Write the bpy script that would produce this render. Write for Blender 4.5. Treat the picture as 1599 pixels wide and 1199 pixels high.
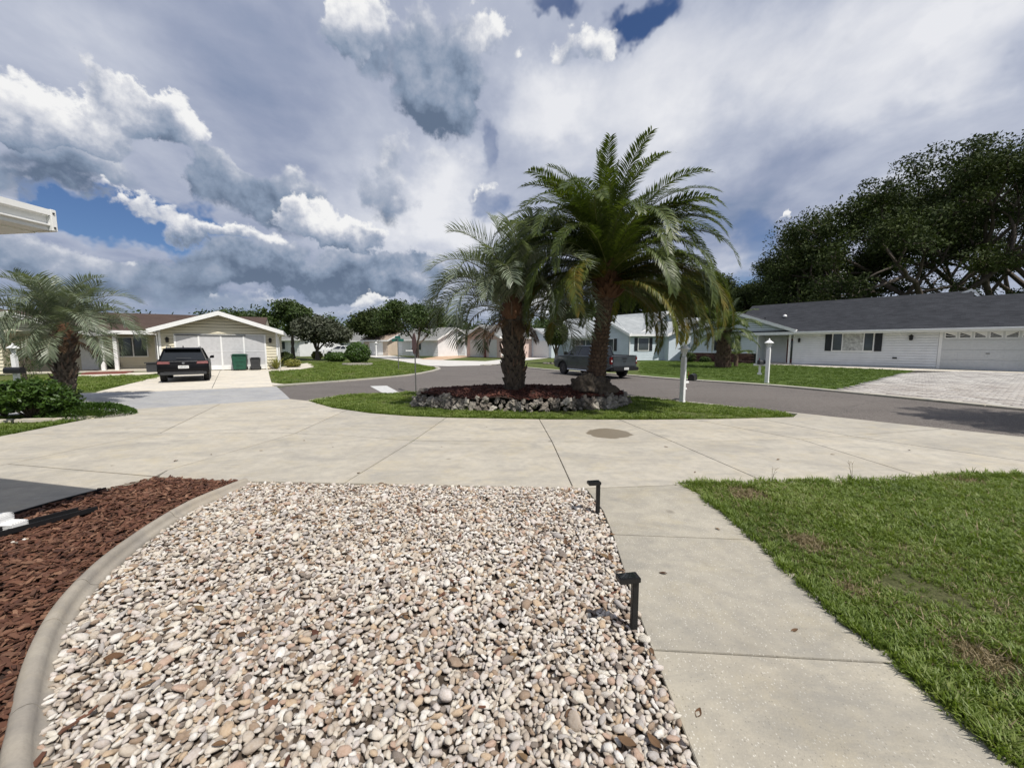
import bpy, bmesh, math, random
import numpy as np
from mathutils import Vector, Matrix, noise as mnoise

S = bpy.context.scene
COL = S.collection
for ob in list(bpy.data.objects):
    bpy.data.objects.remove(ob, do_unlink=True)
R = math.radians
PI = math.pi

# ------------------------------------------------------------------ camera
CAM_H = 1.65
F = 601.0
PITCH = math.atan(59.5 / F)
CP, SP = math.cos(PITCH), math.sin(PITCH)
cam_d = bpy.data.cameras.new('camera')
cam = bpy.data.objects.new('camera', cam_d)
COL.objects.link(cam)
cam.location = (0, 0, CAM_H)
cam.rotation_euler = (PI / 2 - PITCH, 0, 0)
cam_d.sensor_width = 36
cam_d.lens = 36 * F / 1599
cam_d.clip_start = 0.05
cam_d.clip_end = 3000
S.camera = cam

# ------------------------------------------------------------------ light
SUN_DIR = Vector((0.36, -0.39, 0.85)).normalized()      # towards the sun
sun_d = bpy.data.lights.new('sun', 'SUN')
sun_d.energy = 4.95
sun_d.angle = R(0.53)
sun_d.color = (1.0, 0.955, 0.88)
sun = bpy.data.objects.new('sun', sun_d)
COL.objects.link(sun)
sun.rotation_euler = SUN_DIR.to_track_quat('Z', 'Y').to_euler()
sun.location = (10, -12, 30)

S.view_settings.view_transform = 'Standard'
S.view_settings.look = 'None'
S.view_settings.exposure = 0.0
S.view_settings.gamma = 1.0
S.view_settings.use_curve_mapping = False


class NT:
    """small helper for writing node trees"""
    def __init__(self, nt):
        self.nt = nt
        self.L = nt.links

    def new(self, t, **kw):
        n = self.nt.nodes.new(t)
        for k, v in kw.items():
            setattr(n, k, v)
        return n

    def put(self, sock, v):
        if v is None:
            return
        if isinstance(v, bpy.types.NodeSocket):
            self.L.new(v, sock)
        elif isinstance(v, (tuple, list)) and sock.type == 'RGBA' and len(v) == 3:
            sock.default_value = (*v, 1)
        else:
            sock.default_value = v

    def m(self, op, a, b=None, c=None, clamp=False):
        n = self.new('ShaderNodeMath', operation=op, use_clamp=clamp)
        self.put(n.inputs[0], a)
        self.put(n.inputs[1], b)
        self.put(n.inputs[2], c)
        return n.outputs[0]

    def v(self, op, a, b=None, c=None):
        n = self.new('ShaderNodeVectorMath', operation=op)
        self.put(n.inputs[0], a)
        self.put(n.inputs[1], b)
        self.put(n.inputs[2], c)
        return n.outputs['Value'] if op in ('LENGTH', 'DOT_PRODUCT', 'DISTANCE') else n.outputs[0]

    def xyz(self, x, y, z=0.0):
        n = self.new('ShaderNodeCombineXYZ')
        self.put(n.inputs[0], x); self.put(n.inputs[1], y); self.put(n.inputs[2], z)
        return n.outputs[0]

    def noise(self, vec, scale, detail=4, rough=0.55, dist=0.0, color=False, lac=2.0):
        n = self.new('ShaderNodeTexNoise')
        self.put(n.inputs['Vector'], vec)
        n.inputs['Scale'].default_value = scale
        n.inputs['Detail'].default_value = detail
        n.inputs['Roughness'].default_value = rough
        n.inputs['Lacunarity'].default_value = lac
        n.inputs['Distortion'].default_value = dist
        return n.outputs['Color' if color else 'Fac']

    def voro(self, vec, scale, detail=0, feature='F1', out='Distance', rnd=1.0):
        n = self.new('ShaderNodeTexVoronoi', feature=feature)
        self.put(n.inputs['Vector'], vec)
        n.inputs['Scale'].default_value = scale
        if 'Detail' in n.inputs:
            n.inputs['Detail'].default_value = detail
        n.inputs['Randomness'].default_value = rnd
        return n.outputs[out]

    def rng(self, x, a, b, c=0.0, d=1.0, smooth=False):
        n = self.new('ShaderNodeMapRange', interpolation_type='SMOOTHSTEP' if smooth else 'LINEAR')
        self.put(n.inputs[0], x)
        self.put(n.inputs[1], a); self.put(n.inputs[2], b)
        self.put(n.inputs[3], c); self.put(n.inputs[4], d)
        return n.outputs[0]

    def mix(self, f, a, b, mode='MIX'):
        n = self.new('ShaderNodeMix', data_type='RGBA', blend_type=mode, clamp_factor=True)
        self.put(n.inputs[0], f)
        self.put(n.inputs[6], a); self.put(n.inputs[7], b)
        return n.outputs[2]

    def ramp(self, f, stops):
        n = self.new('ShaderNodeValToRGB')
        self.put(n.inputs[0], f)
        e = n.color_ramp.elements
        while len(e) < len(stops):
            e.new(0.5)
        for i, (p, c) in enumerate(stops):
            e[i].position = p
            e[i].color = (*c, 1)
        return n.outputs[0]


def azel(px, py):
    x = (px - 799.5) / F
    y = (599.5 - py) / F
    d = Vector((x, CP + y * SP, -SP + y * CP)).normalized()
    return math.atan2(d.x, d.y), math.asin(d.z)


# ------------------------------------------------------------------ world
W = bpy.data.worlds.new('World')
S.world = W
W.use_nodes = True
W.node_tree.nodes.clear()
w = NT(W.node_tree)
tc = w.new('ShaderNodeTexCoord').outputs['Generated']
sep = w.new('ShaderNodeSeparateXYZ')
w.L.new(tc, sep.inputs[0])
dx, dy, dz = sep.outputs
AZ = w.m('ARCTAN2', dx, dy)
EL = w.m('ARCSINE', dz)
zc = w.m('MAXIMUM', dz, 0.0)
inv = w.m('DIVIDE', 1.0, w.m('ADD', zc, 0.16))
flat = w.xyz(w.m('MULTIPLY', dx, inv), w.m('MULTIPLY', dy, inv), 0.0)      # cloud-layer plane
sky = w.new('ShaderNodeTexSky', sky_type='NISHITA')
sky.sun_disc = False
sky.sun_elevation = math.asin(SUN_DIR.z)
sky.sun_rotation = math.atan2(SUN_DIR.x, SUN_DIR.y)
sky.air_density = 1.0
sky.dust_density = 0.6
sky.ozone_density = 2.5
base = w.xyz(AZ, EL, 0.0)
warpA = w.v('MULTIPLY_ADD', w.v('SUBTRACT', w.noise(tc, 5.0, 5, 0.6, color=True), (0.5, 0.5, 0.5)), (0.34, 0.24, 0.0), base)
warpB = w.v('MULTIPLY_ADD', w.v('SUBTRACT', w.noise(w.v('ADD', tc, (5.2, 1.3, 7.7)), 7.0, 8, 0.62, color=True), (0.5, 0.5, 0.5)), (0.24, 0.19, 0.0), base)


def blobs(vec, lst):
    tot = None
    for (px, py, rx, ry, amp) in lst:
        a, e = azel(px, py)
        a1, _ = azel(px + rx, py)
        _, e1 = azel(px, py - ry)
        sa, se = 1 / max(abs(a1 - a), 1e-3), 1 / max(abs(e1 - e), 1e-3)
        q = w.v('MULTIPLY_ADD', vec, (sa, se, 0), (-a * sa, -e * se, 0))
        r = w.rng(w.v('LENGTH', q), 0.35, 1.25, amp, 0.0, smooth=True)
        tot = r if tot is None else w.m('ADD', tot, r)
    return tot


# high veil: thin grey-lavender cloud, torn open in places
holes = blobs(warpA, [(990, 12, 60, 44, 1.1), (860, 10, 60, 26, .8), (764, 245, 26, 66, .62), (775, 330, 40, 22, .5),
                      (150, 318, 100, 44, 1.5), (235, 350, 130, 50, 1.5), (1160, 380, 60, 60, .55),
                      (1155, 460, 80, 34, .6)])
streak = w.v('MULTIPLY', flat, (1.0, 0.75, 1.0))
vn = w.noise(streak, 1.5, 7, 0.55, 0.1)
vm = w.m('ADD', w.m('SUBTRACT', 1.06, holes), w.m('MULTIPLY', w.m('SUBTRACT', vn, 0.5), 1.7), clamp=False)
veil = w.rng(vm, 0.05, 0.95, 0.0, 0.97, smooth=True)
lift = blobs(warpA, [(1030, 130, 270, 140, .42), (1380, 100, 320, 160, .34), (1000, 260, 160, 50, .22), (1500, 330, 170, 90, .30), (620, 360, 160, 120, .22),
                     (700, 330, 90, 110, .36), (860, 180, 90, 90, .30), (1560, 60, 120, 90, .2)])
drop = blobs(warpA, [(360, 60, 240, 110, .16), (1280, 235, 150, 45, .14), (1160, 340, 110, 80, .20), (1480, 140, 110, 30, .08), (480, 220, 170, 110, .10), (150, 440, 330, 60, .18), (500, 450, 160, 50, .15)])
vt = w.m('ADD', w.m('MULTIPLY_ADD', w.m('SUBTRACT', w.noise(w.v('MULTIPLY', flat, (1.0, 0.75, 1.0)), 2.3, 8, 0.56, 0.15), 0.5), 1.25, 0.47), w.m('SUBTRACT', lift, drop))
veil_col = w.ramp(vt, [(0.0, (.21, .28, .43)), (0.3, (.36, .41, .55)), (0.62, (.57, .61, .72)), (1.0, (.90, .91, .95))])

# cumulus: a grey-blue bank far behind and crisp white heaps in front of it
n1 = w.noise(w.v('ADD', tc, (1.7, 4.1, 0.3)), 6.5, 10, 0.57, 0.1)
n2 = w.noise(w.v('ADD', tc, (1.7 + .014, 4.1 - .008, 0.3 + .026)), 6.5, 10, 0.57, 0.1)
jit = w.v('MULTIPLY_ADD', w.v('SUBTRACT', w.noise(tc, 16, 4, .6, color=True), (0.5, 0.5, 0.5)), (.06, .06, .06), tc)
puff = w.voro(jit, 18.0, 2)
relief = w.m('SUBTRACT', n1, n2)


def heaps(lst, lo, hi, k_noise, k_puff, base_tone, k_rel):
    sw = sv = None
    for (px, py, rx, ry, amp, gain, bias) in lst:
        a, e = azel(px, py)
        a1, _ = azel(px + rx, py)
        _, e1 = azel(px, py - ry)
        sa, se = 1 / max(abs(a1 - a), 1e-3), 1 / max(abs(e1 - e), 1e-3)
        q = w.v('MULTIPLY_ADD', warpB, (sa, se, 0), (-a * sa, -e * se, 0))
        wgt = w.rng(w.v('LENGTH', q), 0.35, 1.55, amp, 0.0, smooth=True)
        up = w.m('MULTIPLY_ADD', w.v('DOT_PRODUCT', q, (.30, .95, 0)), gain, bias)
        sv = w.m('MULTIPLY', wgt, up) if sv is None else w.m('MULTIPLY_ADD', wgt, up, sv)
        sw = wgt if sw is None else w.m('ADD', sw, wgt)
    dens = w.m('ADD', sw, w.m('MULTIPLY', w.m('SUBTRACT', n1, 0.5), k_noise))
    dens = w.m('SUBTRACT', dens, w.m('MULTIPLY', puff, k_puff))
    mask = w.rng(dens, lo, hi, 0.0, 1.0, smooth=True)
    lit = w.m('DIVIDE', sv, w.m('MAXIMUM', sw, 0.25))
    tone = w.m('ADD', base_tone, w.m('MULTIPLY_ADD', relief, k_rel, lit))
    tone = w.m('SUBTRACT', tone, w.m('MULTIPLY', w.m('SUBTRACT', puff, 0.35), 0.26))
    tone = w.m('ADD', tone, w.m('MULTIPLY', w.m('MULTIPLY', w.rng(dens, lo, .8, 1, 0), w.m('MAXIMUM', lit, 0.0)), .5))
    return mask, tone


BANK = [(110, 262, 140, 34, .9, .35, -.06), (40, 292, 90, 20, .7, .25, -.14), (400, 300, 76, 50, 1.0, .35, -.10), (345, 262, 50, 34, .8, .3, -.02), (465, 335, 56, 46, .8, .3, -.10),
        (480, 425, 210, 34, 1.1, .4, -.14), (600, 428, 92, 32, 1.0, .4, -.18), (530, 456, 130, 14, .7, .3, -.24),
        (605, 300, 44, 56, .68, .35, .03), (640, 235, 70, 30, .45, .3, .16),
        (668, 95, 96, 88, 1.15, .34, .0), (705, 150, 56, 66, .9, .36, -.16), (90, 405, 120, 34, .9, .4, -.04), (230, 440, 150, 30, .9, .4, -.06), (450, 486, 240, 16, .8, .4, .04), ]
FRONT = [(85, 178, 120, 50, 1.1, .45, .28), (40, 205, 70, 34, .9, .35, .22), (165, 130, 42, 40, .8, .4, .22), (205, 175, 56, 46, 1.0, .45, .10), (120, 232, 130, 24, .8, .4, .04),
         (285, 208, 52, 42, 1.05, .5, .20), (252, 326, 74, 22, 1.0, .3, .26), 
         (345, 376, 112, 22, 1.1, .6, .20), (498, 348, 58, 36, 1.2, .45, .32), (560, 378, 60, 26, 1.2, .5, .24), 
         (545, 50, 44, 70, 1.0, .3, .28), (612, 40, 66, 60, .9, .3, .22), (770, 50, 46, 60, 1.05, .35, .36), 
         (915, 60, 76, 60, 1.0, .35, .32), (172, 392, 54, 15, .9, .5, .22), (335, 466, 56, 14, .8, .45, .18),
         (725, 243, 34, 17, .7, .4, .26), (770, 300, 44, 14, .7, .4, .28), (580, 470, 44, 19, 1.0, .5, .34), (842, 470, 22, 24, 1.0, .4, .45),
         (1240, 348, 22, 12, 1.0, .5, .42), (1300, 448, 200, 24, .9, .4, .34), ]
ramp_c = [(0.0, (.14, .19, .28)), (0.25, (.27, .34, .46)), (0.5, (.43, .48, .59)), (0.72, (.72, .74, .80)), (0.92, (.98, .98, .98))]
m1, t1 = heaps(BANK, .02, .58, 1.5, .40, .48, 1.7)
m2, t2 = heaps(FRONT, .18, .50, 1.5, .50, .50, 2.2)
cloud_col = w.mix(m2, w.mix(m1, veil_col, w.ramp(t1, ramp_c)), w.ramp(t2, ramp_c))
cum = w.m('MAXIMUM', m1, m2)
cover = w.m('MAXIMUM', veil, cum)
# towards the horizon everything fades into pale blue-grey air
hz = w.rng(dz, 0.0, 0.16, 0.55, 0.0, smooth=True)
cloud_col = w.mix(hz, cloud_col, (.33, .41, .54))
bg1 = w.new('ShaderNodeBackground')
w.L.new(w.mix(1.0, sky.outputs[0], (0.72, 0.86, 1.12), 'MULTIPLY'), bg1.inputs[0])
bg1.inputs[1].default_value = 0.072
bg2 = w.new('ShaderNodeBackground')
w.L.new(cloud_col, bg2.inputs[0])
bg2.inputs[1].default_value = 0.92
mx = w.new('ShaderNodeMixShader')
w.L.new(cover, mx.inputs[0]); w.L.new(bg1.outputs[0], mx.inputs[1]); w.L.new(bg2.outputs[0], mx.inputs[2])
wo = w.new('ShaderNodeOutputWorld')
w.L.new(mx.outputs[0], wo.inputs[0])
W.cycles.sampling_method = 'MANUAL'
W.cycles.sample_map_resolution = 512


# ------------------------------------------------------------------ geometry helpers
def G(px, py, z=0.0):
    """point of the photograph -> point on the horizontal plane z"""
    x = (px - 799.5) / F
    y = (599.5 - py) / F
    t = (z - CAM_H) / (-SP + y * CP)
    return Vector((x * t, (CP + y * SP) * t, z))


def P(px, py, Y):
    """point of the photograph at distance Y"""
    x = (px - 799.5) / F
    y = (599.5 - py) / F
    t = Y / (CP + y * SP)
    return Vector((x * t, Y, CAM_H + (-SP + y * CP) * t))


def GL(pts, z=0.0):
    return [G(a, b, z) for a, b in pts]


class MB:
    def __init__(self):
        self.v = []
        self.f = []
        self.M = Matrix.Identity(4)

    def add(self, vs, fs):
        o = len(self.v)
        self.v += [self.M @ Vector(q) for q in vs]
        self.f += [tuple(i + o for i in f) for f in fs]
        return self

    def box(self, x0, x1, y0, y1, z0, z1):
        vs = [(x, y, z) for z in (z0, z1) for y in (y0, y1) for x in (x0, x1)]
        return self.add(vs, [(0, 2, 3, 1), (4, 5, 7, 6), (0, 1, 5, 4), (2, 6, 7, 3), (0, 4, 6, 2), (1, 3, 7, 5)])

    def quad(self, a, b, c, d):
        return self.add([a, b, c, d], [(0, 1, 2, 3)])

    def prism(self, pts, z0, z1):
        n = len(pts)
        vs = [(p[0], p[1], z0) for p in pts] + [(p[0], p[1], z1) for p in pts]
        fs = [tuple(range(n))[::-1], tuple(range(n, 2 * n))] + [(i, (i + 1) % n, n + (i + 1) % n, n + i) for i in range(n)]
        return self.add(vs, fs)

    def slab(self, quad_pts, t):
        """thick sheet under 3-D polygon"""
        n = len(quad_pts)
        q = [Vector(p) for p in quad_pts]
        vs = q + [p - Vector((0, 0, t)) for p in q]
        fs = [tuple(range(n)), tuple(range(n, 2 * n))[::-1]] + [(i, n + i, n + (i + 1) % n, (i + 1) % n) for i in range(n)]
        return self.add(vs, fs)

    def tube(self, pts, rad, n=8, caps=True):
        pts = [Vector(p) for p in pts]
        if not isinstance(rad, (list, tuple)):
            rad = [rad] * len(pts)
        vs, fs = [], []
        ref = Vector((0, 0, 1))
        for i, p in enumerate(pts):
            t = (pts[min(i + 1, len(pts) - 1)] - pts[max(i - 1, 0)]).normalized()
            a = t.cross(ref if abs(t.z) < 0.9 else Vector((1, 0, 0))).normalized()
            b = t.cross(a)
            for k in range(n):
                an = 2 * PI * k / n
                vs.append(p + (a * math.cos(an) + b * math.sin(an)) * rad[i])
        for i in range(len(pts) - 1):
            for k in range(n):
                fs.append((i * n + k, i * n + (k + 1) % n, (i + 1) * n + (k + 1) % n, (i + 1) * n + k))
        if caps:
            fs.append(tuple(range(n))[::-1])
            fs.append(tuple((len(pts) - 1) * n + k for k in range(n)))
        return self.add(vs, fs)

    def lathe(self, prof, n=16, c=(0, 0, 0)):
        vs, fs = [], []
        for r, z in prof:
            for k in range(n):
                an = 2 * PI * k / n
                vs.append((c[0] + r * math.cos(an), c[1] + r * math.sin(an), c[2] + z))
        for i in range(len(prof) - 1):
            for k in range(n):
                fs.append((i * n + k, i * n + (k + 1) % n, (i + 1) * n + (k + 1) % n, (i + 1) * n + k))
        fs.append(tuple(range(n))[::-1])
        fs.append(tuple((len(prof) - 1) * n + k for k in range(n)))
        return self.add(vs, fs)

    def mesh(self, name, m=None, smooth=False, recalc=True, bevel=0.0, segs=2):
        me = bpy.data.meshes.new(name)
        me.from_pydata(self.v, [], self.f)
        if recalc or bevel:
            bm = bmesh.new()
            bm.from_mesh(me)
            if recalc:
                bmesh.ops.recalc_face_normals(bm, faces=bm.faces)
            if bevel:
                bmesh.ops.remove_doubles(bm, verts=bm.verts, dist=1e-5)
                ed = [e for e in bm.edges if len(e.link_faces) == 2 and e.calc_face_angle(0) > 0.5]
                bmesh.ops.bevel(bm, geom=ed, offset=bevel, segments=segs, affect='EDGES', clamp_overlap=True)
            bm.to_mesh(me)
            bm.free()
        if smooth:
            me.shade_smooth() if not bevel else me.set_sharp_from_angle(angle=R(40))
            if bevel:
                for p in me.polygons:
                    p.use_smooth = True
        if m:
            me.materials.append(m)
        return me

    def build(self, name, m=None, parent=None, **kw):
        return link(name, self.mesh(name, m, **kw), parent)


def link(name, me, parent=None):
    o = bpy.data.objects.new(name, me)
    COL.objects.link(o)
    if parent is not None:
        o.parent = parent
    return o


def tag(o, label=None, cat=None, group=None, kind=None):
    if label: o['label'] = label
    if cat: o['category'] = cat
    if group: o['group'] = group
    if kind: o['kind'] = kind
    return o


def thing(name, label, cat, loc=(0, 0, 0), rz=0.0, group=None):
    o = link(name, None)
    o.location = loc
    o.rotation_euler = (0, 0, rz)
    o.empty_display_size = 0.3
    return tag(o, label, cat, group)


def copy_tree(o, parent=None):
    c = o.copy()
    COL.objects.link(c)
    if parent is not None:
        c.parent = parent
    for ch in list(o.children):
        copy_tree(ch, c)
    return c


def np_mesh(name, V, Fq, m=None, smooth=False):
    """mesh from numpy arrays, Fq (n,3) or (n,4)"""
    me = bpy.data.meshes.new(name)
    V = np.asarray(V, dtype=np.float32)
    Fq = np.asarray(Fq, dtype=np.int32)
    k = Fq.shape[1]
    me.vertices.add(len(V))
    me.vertices.foreach_set('co', V.ravel())
    me.loops.add(Fq.size)
    me.loops.foreach_set('vertex_index', Fq.ravel())
    me.polygons.add(len(Fq))
    me.polygons.foreach_set('loop_start', np.arange(0, Fq.size, k, dtype=np.int32))
    me.update(calc_edges=True)
    if smooth:
        me.shade_smooth()
    if m:
        me.materials.append(m)
    return me


def sheet_mesh(name, pts, z, th, m, inset=0.0, bevel=0.0):
    bm = bmesh.new()
    vs = [bm.verts.new((p[0], p[1], z)) for p in pts]
    f = bm.faces.new(vs)
    if f.calc_area() and f.normal.z < 0 or (bm.normal_update() or f.normal.z < 0):
        f.normal_flip()
    if inset:
        r = bmesh.ops.inset_individual(bm, faces=[f], thickness=inset, use_even_offset=True)
        bmesh.ops.delete(bm, geom=r['faces'], context='FACES')
        f = [q for q in bm.faces][0]
    if th:
        ext = bmesh.ops.extrude_face_region(bm, geom=[f])
        vv = [e for e in ext['geom'] if isinstance(e, bmesh.types.BMVert)]
        top = [e for e in ext['geom'] if isinstance(e, bmesh.types.BMFace)]
        bmesh.ops.translate(bm, verts=vv, vec=(0, 0, 0))
        for q in vv:
            q.co.z = z
        old = [q for q in bm.verts if q not in set(vv)]
        for q in old:
            q.co.z = z - th
    bmesh.ops.recalc_face_normals(bm, faces=bm.faces)
    if bevel:
        ed = [e for e in bm.edges if all(abs(q.co.z - z) < 1e-6 for q in e.verts)]
        bmesh.ops.bevel(bm, geom=ed, offset=bevel, segments=2, affect='EDGES')
    bmesh.ops.triangulate(bm, faces=[q for q in bm.faces if len(q.verts) > 4])
    bm.normal_update()
    if not th:
        for q in bm.faces:
            if q.normal.z < 0:
                q.normal_flip()
    me = bpy.data.meshes.new(name)
    bm.to_mesh(me)
    bm.free()
    me.materials.append(m)
    return me


def sheet(name, pts, z, m, th=0.0, parent=None, kind='structure', **kw):
    o = link(name, sheet_mesh(name, pts, z, th, m, **kw), parent)
    if parent is None and kind:
        o['kind'] = kind
    return o


def smooth_line(pts, n=6):
    out = []
    P_ = [pts[0]] + list(pts) + [pts[-1]]
    for i in range(1, len(P_) - 2):
        p0, p1, p2, p3 = [np.array(q, float) for q in P_[i - 1:i + 3]]
        for k in range(n):
            t = k / n
            out.append(tuple(0.5 * ((2 * p1) + (-p0 + p2) * t + (2 * p0 - 5 * p1 + 4 * p2 - p3) * t * t + (-p0 + 3 * p1 - 3 * p2 + p3) * t ** 3)))
    out.append(tuple(pts[-1]))
    return out


def pip(x, y, poly):
    """points in polygon, vectorised"""
    c = np.zeros(len(x), bool)
    n = len(poly)
    j = n - 1
    for i in range(n):
        xi, yi = poly[i][0], poly[i][1]
        xj, yj = poly[j][0], poly[j][1]
        cond = ((yi > y) != (yj > y)) & (x < (xj - xi) * (y - yi) / (yj - yi + 1e-12) + xi)
        c ^= cond
        j = i
    return c


def rand_in(poly, n, rng):
    xs = [p[0] for p in poly]; ys = [p[1] for p in poly]
    x = rng.uniform(min(xs), max(xs), n * 8)
    y = rng.uniform(min(ys), max(ys), n * 8)
    k = pip(x, y, poly)
    x, y = x[k][:n], y[k][:n]
    return x, y


def poly_area(poly):
    return abs(sum(poly[i - 1][0] * poly[i][1] - poly[i][0] * poly[i - 1][1] for i in range(len(poly)))) / 2


def fbm2(x, y, s, seed=0.0):
    return np.array([mnoise.fractal(Vector((a * s + seed, b * s - seed, seed)), 1.0, 2.0, 3) for a, b in zip(x, y)])


def scatter(name, pts, rot, scl, idx, sources, parent=None, kind='stuff'):
    """one object that instances the source meshes on points (geometry nodes)"""
    me = bpy.data.meshes.new(name)
    pts = np.asarray(pts, np.float32)
    me.vertices.add(len(pts))
    me.vertices.foreach_set('co', pts.ravel())
    for an, ty, arr in (('rot', 'FLOAT_VECTOR', rot), ('scl', 'FLOAT_VECTOR', scl)):
        at = me.attributes.new(an, ty, 'POINT')
        at.data.foreach_set('vector', np.asarray(arr, np.float32).ravel())
    at = me.attributes.new('pick', 'INT', 'POINT')
    at.data.foreach_set('value', np.asarray(idx, np.int32))
    o = link(name, me, parent)
    if kind:
        o['kind'] = kind
    src = bpy.data.collections.new(name + '_shapes')
    for i, q in enumerate(sources):
        so = bpy.data.objects.new('%s_shape_%02d' % (name, i), q)
        src.objects.link(so)
    ng = bpy.data.node_groups.new(name + '_nodes', 'GeometryNodeTree')
    ng.interface.new_socket('Geometry', in_out='INPUT', socket_type='NodeSocketGeometry')
    ng.interface.new_socket('Geometry', in_out='OUTPUT', socket_type='NodeSocketGeometry')
    N = ng.nodes
    gi, go = N.new('NodeGroupInput'), N.new('NodeGroupOutput')
    ci = N.new('GeometryNodeCollectionInfo')
    ci.inputs['Collection'].default_value = src
    ci.inputs['Separate Children'].default_value = True
    ci.inputs['Reset Children'].default_value = True
    ip = N.new('GeometryNodeInstanceOnPoints')
    ip.inputs['Pick Instance'].default_value = True

    def attr(nm, ty):
        a = N.new('GeometryNodeInputNamedAttribute')
        a.data_type = ty
        a.inputs['Name'].default_value = nm
        return a.outputs['Attribute']
    m2p = N.new('GeometryNodeMeshToPoints')
    ng.links.new(gi.outputs[0], m2p.inputs[0])
    ng.links.new(m2p.outputs[0], ip.inputs['Points'])
    ng.links.new(ci.outputs[0], ip.inputs['Instance'])
    ng.links.new(attr('pick', 'INT'), ip.inputs['Instance Index'])
    e2r = N.new('FunctionNodeEulerToRotation')
    ng.links.new(attr('rot', 'FLOAT_VECTOR'), e2r.inputs[0])
    ng.links.new(e2r.outputs[0], ip.inputs['Rotation'])
    ng.links.new(attr('scl', 'FLOAT_VECTOR'), ip.inputs['Scale'])
    ng.links.new(ip.outputs[0], go.inputs[0])
    mod = o.modifiers.new('scatter', 'NODES')
    mod.node_group = ng
    return o


# ------------------------------------------------------------------ materials
def new_mat(name):
    m = bpy.data.materials.new(name)
    m.use_nodes = True
    nt = m.node_tree
    t = NT(nt)
    b = nt.nodes['Principled BSDF']
    return m, t, b


def bump(t, b, h, strength=0.4, dist=0.01):
    n = t.new('ShaderNodeBump')
    n.inputs['Strength'].default_value = strength
    n.inputs['Distance'].default_value = dist
    t.put(n.inputs['Height'], h)
    t.L.new(n.outputs[0], b.inputs['Normal'])


def simple(name, col, rough=0.6, metal=0.0, var=0.12, scale=6.0, bmp=0.0, spec=0.5, bscale=60, world=False):
    """plain painted / plastic surface with faint dirt variation"""
    m, t, b = new_mat(name)
    co = t.new('ShaderNodeNewGeometry').outputs['Position'] if world else t.new('ShaderNodeTexCoord').outputs['Object']
    n = t.noise(co, scale, 5, 0.6)
    dk = tuple(c * (1 - var * 1.6) for c in col)
    lt = tuple(min(1, c * (1 + var)) for c in col)
    t.put(b.inputs['Base Color'], t.mix(t.rng(n, 0.3, 0.7), dk, lt))
    t.put(b.inputs['Roughness'], t.rng(n, 0.3, 0.7, rough * 1.1 if rough < .9 else 1.0, rough * 0.9))
    b.inputs['Metallic'].default_value = metal
    b.inputs['Specular IOR Level'].default_value = spec
    if bmp:
        bump(t, b, t.noise(co, bscale, 3), bmp, 0.004)
    return m


def island(t):
    return t.new('ShaderNodeNewGeometry').outputs['Random Per Island']


def rand_obj(t):
    return t.new('ShaderNodeObjectInfo').outputs['Random']


def leafy(name, cols, rough=0.5, trans=0.25, per_obj=False, clump=1.2, spec=0.35):
    """foliage: colour from random-per-leaf and from clump noise"""
    m, t, b = new_mat(name)
    pos = t.new('ShaderNodeNewGeometry').outputs['Position']
    f = t.m('ADD', t.m('MULTIPLY', rand_obj(t) if per_obj else island(t), 0.55), t.m('MULTIPLY', t.rng(t.noise(pos, clump, 3), 0.3, 0.7), 0.45))
    c = t.ramp(f, [(i / (len(cols) - 1), q) for i, q in enumerate(cols)])
    t.put(b.inputs['Base Color'], c)
    b.inputs['Roughness'].default_value = rough
    b.inputs['Specular IOR Level'].default_value = spec
    if trans:
        tr = t.new('ShaderNodeBsdfTranslucent')
        t.L.new(t.mix(1.0, c, (1.3, 1.4, .6), 'MULTIPLY'), tr.inputs[0])
        ms = t.new('ShaderNodeMixShader')
        ms.inputs[0].default_value = trans
        out = [q for q in t.nt.nodes if q.type == 'OUTPUT_MATERIAL'][0]
        t.L.new(b.outputs[0], ms.inputs[1]); t.L.new(tr.outputs[0], ms.inputs[2])
        t.L.new(ms.outputs[0], out.inputs[0])
    return m


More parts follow.
